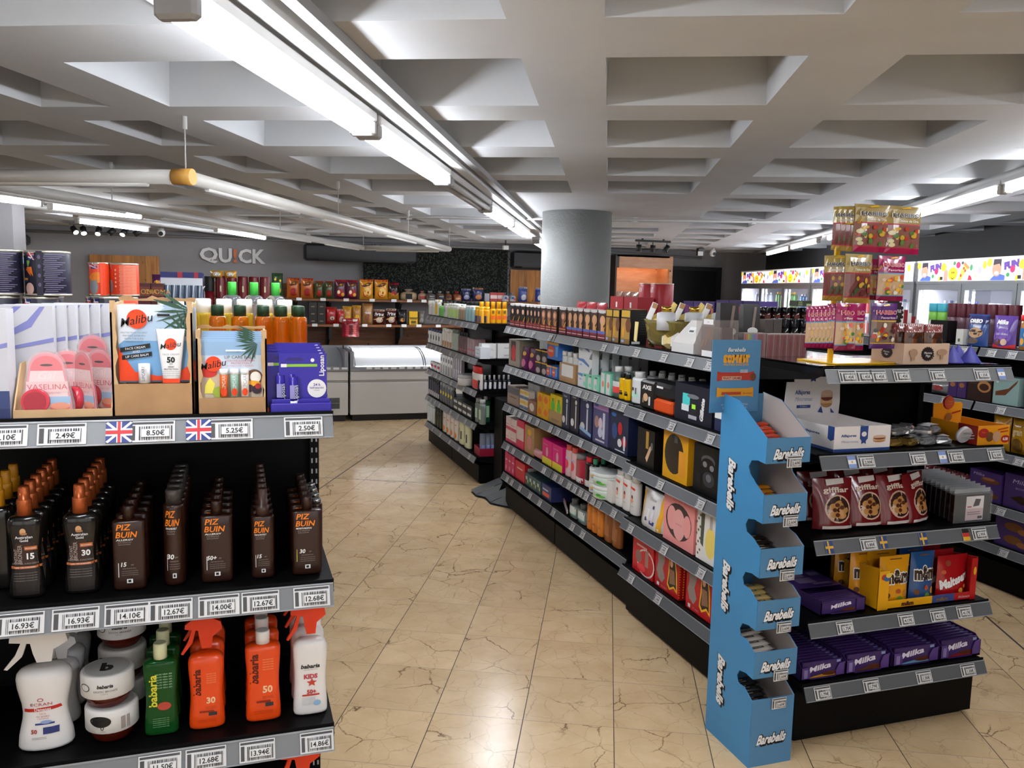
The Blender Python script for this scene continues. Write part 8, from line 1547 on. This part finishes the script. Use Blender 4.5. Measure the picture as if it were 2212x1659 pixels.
# ================================================================ drinks and dairy coolers along the right wall
SGW = P('#e9e8ee', .5, emit=.55); ALU = P('#8f9294', .35, .5); ALD = P('#55585a', .4, .4)
def E_(c): return P(c, .5, emit=.5)
def signart(w):
    n = max(1, round(w/1.03)); A = []; p = 1/n
    for k in range(n):
        X = lambda u: -.5+p*(k+u)
        A += [('p', [(X(.02), 0), (X(.20), 0), (X(.20), .22), (X(.14), .30), (X(.08), .26)], E_('#4a62b0')), ('e', X(.10), .52, p*.055, .34, E_('#d88a74')), ('p', [(X(.055), .72), (X(.06), 1), (X(.15), 1), (X(.15), .6), (X(.13), .78)], E_('#2c2430')), ('e', X(.10), .34, p*.028, .09, E_('#f4f0f0')), ('e', X(.012), .85, p*.03, .2, E_('#e8c02c'))]
        A += [('t', 'FUN', X(.27), .72, .30, E_('#5a3a90'), {'bold': .14, 'w': p*.17, 'rot': 8}), ('e', X(.235), .25, p*.02, .1, E_('#3a8a4a')), ('e', X(.285), .50, p*.028, .16, E_('#d8245c')), ('e', X(.39), .72, p*.04, .22, E_('#e8b42c')), ('r', X(.345), .05, X(.385), .22, E_('#1c1c20')), ('e', X(.335), .10, p*.012, .14, E_('#e8d41c'))]
        A += [('p', [(X(.40), 0), (X(.46), 0), (X(.455), .5), (X(.43), .62), (X(.40), .5)], E_('#cf8a78')), ('r', X(.47), .55, X(.475), .95, E_('#d8245c')), ('r', X(.51), .6, X(.515), .95, E_('#d8245c')), ('e', X(.545), .90, p*.02, .1, E_('#3a7a4a')), ('e', X(.53), .36, p*.065, .34, E_('#f0c81c')), ('e', X(.52), .42, p*.007, .05, E_('#2a2010')), ('e', X(.545), .42, p*.007, .05, E_('#2a2010')), ('p', [(X(.495), .22), (X(.53), .12), (X(.57), .22), (X(.53), .06)], E_('#2a2010'))]
        A += [('e', X(.60), .80, p*.03, .17, E_('#d8245c')), ('p', [(X(.60), .02), (X(.645), .0), (X(.73), .62), (X(.68), .85)], E_('#e8cc4a')), ('p', [(X(.67), .82), (X(.69), .95), (X(.76), .65), (X(.735), .55)], E_('#c87c4a')), ('e', X(.68), .62, p*.012, .08, E_('#c0302c')), ('e', X(.645), .26, p*.012, .08, E_('#c0302c')), ('e', X(.70), .50, p*.012, .08, E_('#c0302c')), ('e', X(.66), .90, p*.018, .08, E_('#4a4a50')), ('p', [(X(.74), .02), (X(.80), .02), (X(.785), .2), (X(.755), .3)], E_('#c8283c')), ('e', X(.78), .65, p*.018, .16, E_('#3a8a5a')), ('p', [(X(.83), .25), (X(.84), .35), (X(.85), .25), (X(.84), .12)], E_('#e0a850')), ('p', [(X(.55+.03), .55), (X(.59), .65), (X(.6), .55), (X(.59), .42)], E_('#e0a850')), ('e', X(.89), .5, p*.02, .2, E_('#a8a0c0')), ('e', X(.95), .75, p*.025, .2, E_('#e8c02c'))]
    return A
DR = random.Random(4)
def cooler(xl, xr, doors, lb, kinds):
    """local x runs from camera side (right in the photo) toward the back; xl is the far end"""
    r = empty('glass_door_cooler', (0, 0, 0)); r.matrix_world = RW @ Matrix.Translation((xr, 0, 0)); tag(r, lb, 'cooler'); w = xl-xr; BI = P('#e4e5f0', .5)
    b = MB(); b.box(0, w, .04, .72, 0, .12, K_); b.box(0, .03, .04, .72, .12, 2.05, ALD); b.box(w-.03, w, .04, .72, .12, 2.05, ALD); b.box(.03, w-.03, .68, .72, .12, 2.05, ALD); b.box(.03, w-.03, .04, .68, 1.85, 1.88, ALD); b.box(.03, w-.03, .05, .68, .12, .15, BI); kid(b, 'cabinet', r)
    b = MB(); b.box(.03, w-.03, .67, .679, .15, 1.85, BI); b.box(.03, .034, .05, .67, .15, 1.85, BI); b.box(w-.034, w-.03, .05, .67, .15, 1.85, BI); kid(b, 'white_interior', r)
    b = MB(); b.box(0, w, 0, .05, 1.884, 2.05, SGW); b.box(0, w, -.004, .05, 2.045, 2.062, W_); b.box(0, .02, -.003, .05, 1.88, 2.05, ALU); b.box(w-.02, w, -.003, .05, 1.88, 2.05, ALU)
    b.art(signart(w), w-.05, .158, lambda x, z, l: (w/2-x, -.002-l, 1.886+z)); 
    b.f = [f if i < 24 else f[::-1] for i, f in enumerate(b.f)]; kid(b, 'lit_sign_panel', r, 'white sign panel with cartoon prints and the word FUN')
    b = MB(); b.box(0, w, -.004, .05, 1.86, 1.884, ALU); kid(b, 'header_rail', r)
    for z in (1.56, 1.30, 1.04, .78, .5): b = MB(); b.box(.035, w-.035, .12, .66, z-.012, z, P('#dcdde4', .4)); b.box(.035, w-.035, .112, .12, z-.03, z+.01, P('#e4e4ea', .4)); kid(b, 'wire_shelf', r)
    dw = w/doors
    for k in range(doors):
        x0, x1 = dw*k+.004, dw*(k+1)-.004; b = MB(); f = .045
        for q in ((x0, x0+f, .14, 1.86), (x1-f, x1, .14, 1.86), (x0+f, x1-f, .14, .20), (x0+f, x1-f, 1.81, 1.86)): b.box(q[0], q[1], 0, .035, q[2], q[3], ALU)
        dr = kid(b, 'glass_door', r); b = MB(); b.box(x0+f, x1-f, .012, .018, .20, 1.81, P('#e6ecf2', .03, alpha=.10, coat=.4)); kid(b, 'glass_pane', r, under=dr)
        b = MB(); b.tube([(x0+.022, -.03, .8), (x0+.022, -.03, 1.5)], .009, P('#d8d8d8', .3, .6), 8); kid(b, 'door_handle', r, under=dr)
        b = MB(); b.box(x1-.09, x1-.07, .05, .06, .2, 1.80, P('#f4f6ff', emit=22)); kid(b, 'light_strip', r)
    kk = 0
    for k in range(doors):
        kind = kinds[k % len(kinds)]
        if not kind: continue
        nm, gens, n_, h_, ds = kind; x0 = dw*k+.06; W = (dw-.16)/n_
        for zsh in (1.56, 1.30):
            for i in range(n_):
                Pt = RW @ Vector((xr+x0+W*(i+.5), .20, zsh+.001)); g = gens[(i*3+k) % len(gens)]; key = (nm, gens.index(g), round(W, 3))
                L = '%s, %s on the %s shelf, %s door, %s' % (ds[gens.index(g)], ORD[i], 'upper' if zsh > 1.5 else 'next', ORD[k], SHORT[4:])
                rz = math.atan2(RW[1][0], RW[0][0]) 
                if key in CP: dup(CP[key], Pt, rz, L, SHORT+' stock')
                else: CP[key] = mk(nm, L, nm.replace('_', ' '), g(W*.9, .06, h_), Pt, rz, SHORT+' stock')
CP = {}
bb = lambda c, c2: (lambda w, d, h: bottle(min(w, .065), min(w, .065), h, gloss(c), C(c2), .45, .14, .14, [('r', -.48, .25, .48, .6, C(c2))]))
cup = lambda c: (lambda w, d, h: jar(min(w, .11), h, C('#d8dae4'), C('#e8eaf2'), .1, [('r', -.3, .2, .3, .75, C(c))]))
tops = ('drink_bottle', [bb('#c9a01c', '#3a7a2c'), bb('#3a6a2c', '#c9a02c'), bb('#c8641c', '#d8b82c')], 7, .21, ['yellow drink bottle', 'green drink bottle', 'orange drink bottle'])
cans = ('drink_can', [bb('#2a6aa8', '#c9c9d0'), bb('#b81c20', '#d8d8dc'), bb('#c0c4d0', '#2a3a7a')], 7, .19, ['blue drink can', 'red drink can', 'silver drink can'])
milk = ('milk_bottle', [bb('#d8dce8', '#2a4aa0'), bb('#dce0ea', '#b8c0d8')], 6, .16, ['blue capped milk bottle', 'white milk bottle'])
cups = ('yoghurt_tub', [cup('#2a3c8a'), cup('#20243c')], 5, .15, ['white tub with blue label', 'white tub with navy label'])
clr = ('water_bottle', [bb('#b8c0d8', '#d0d4e0')], 5, .20, ['pale water bottle'])
SHORT = 'the far cooler'; cooler(0, -2.55, 3, 'farthest glass door cooler, beside the back wall', [cans, tops, clr])
SHORT = 'the middle cooler'; cooler(-2.58, -4.86, 3, 'middle glass door cooler, behind the sweets stand', [milk, cans, cans])
SHORT = 'the near cooler'; cooler(-4.90, -6.98, 3, 'nearest glass door cooler with dairy tubs, right edge', [cups, cups, milk])
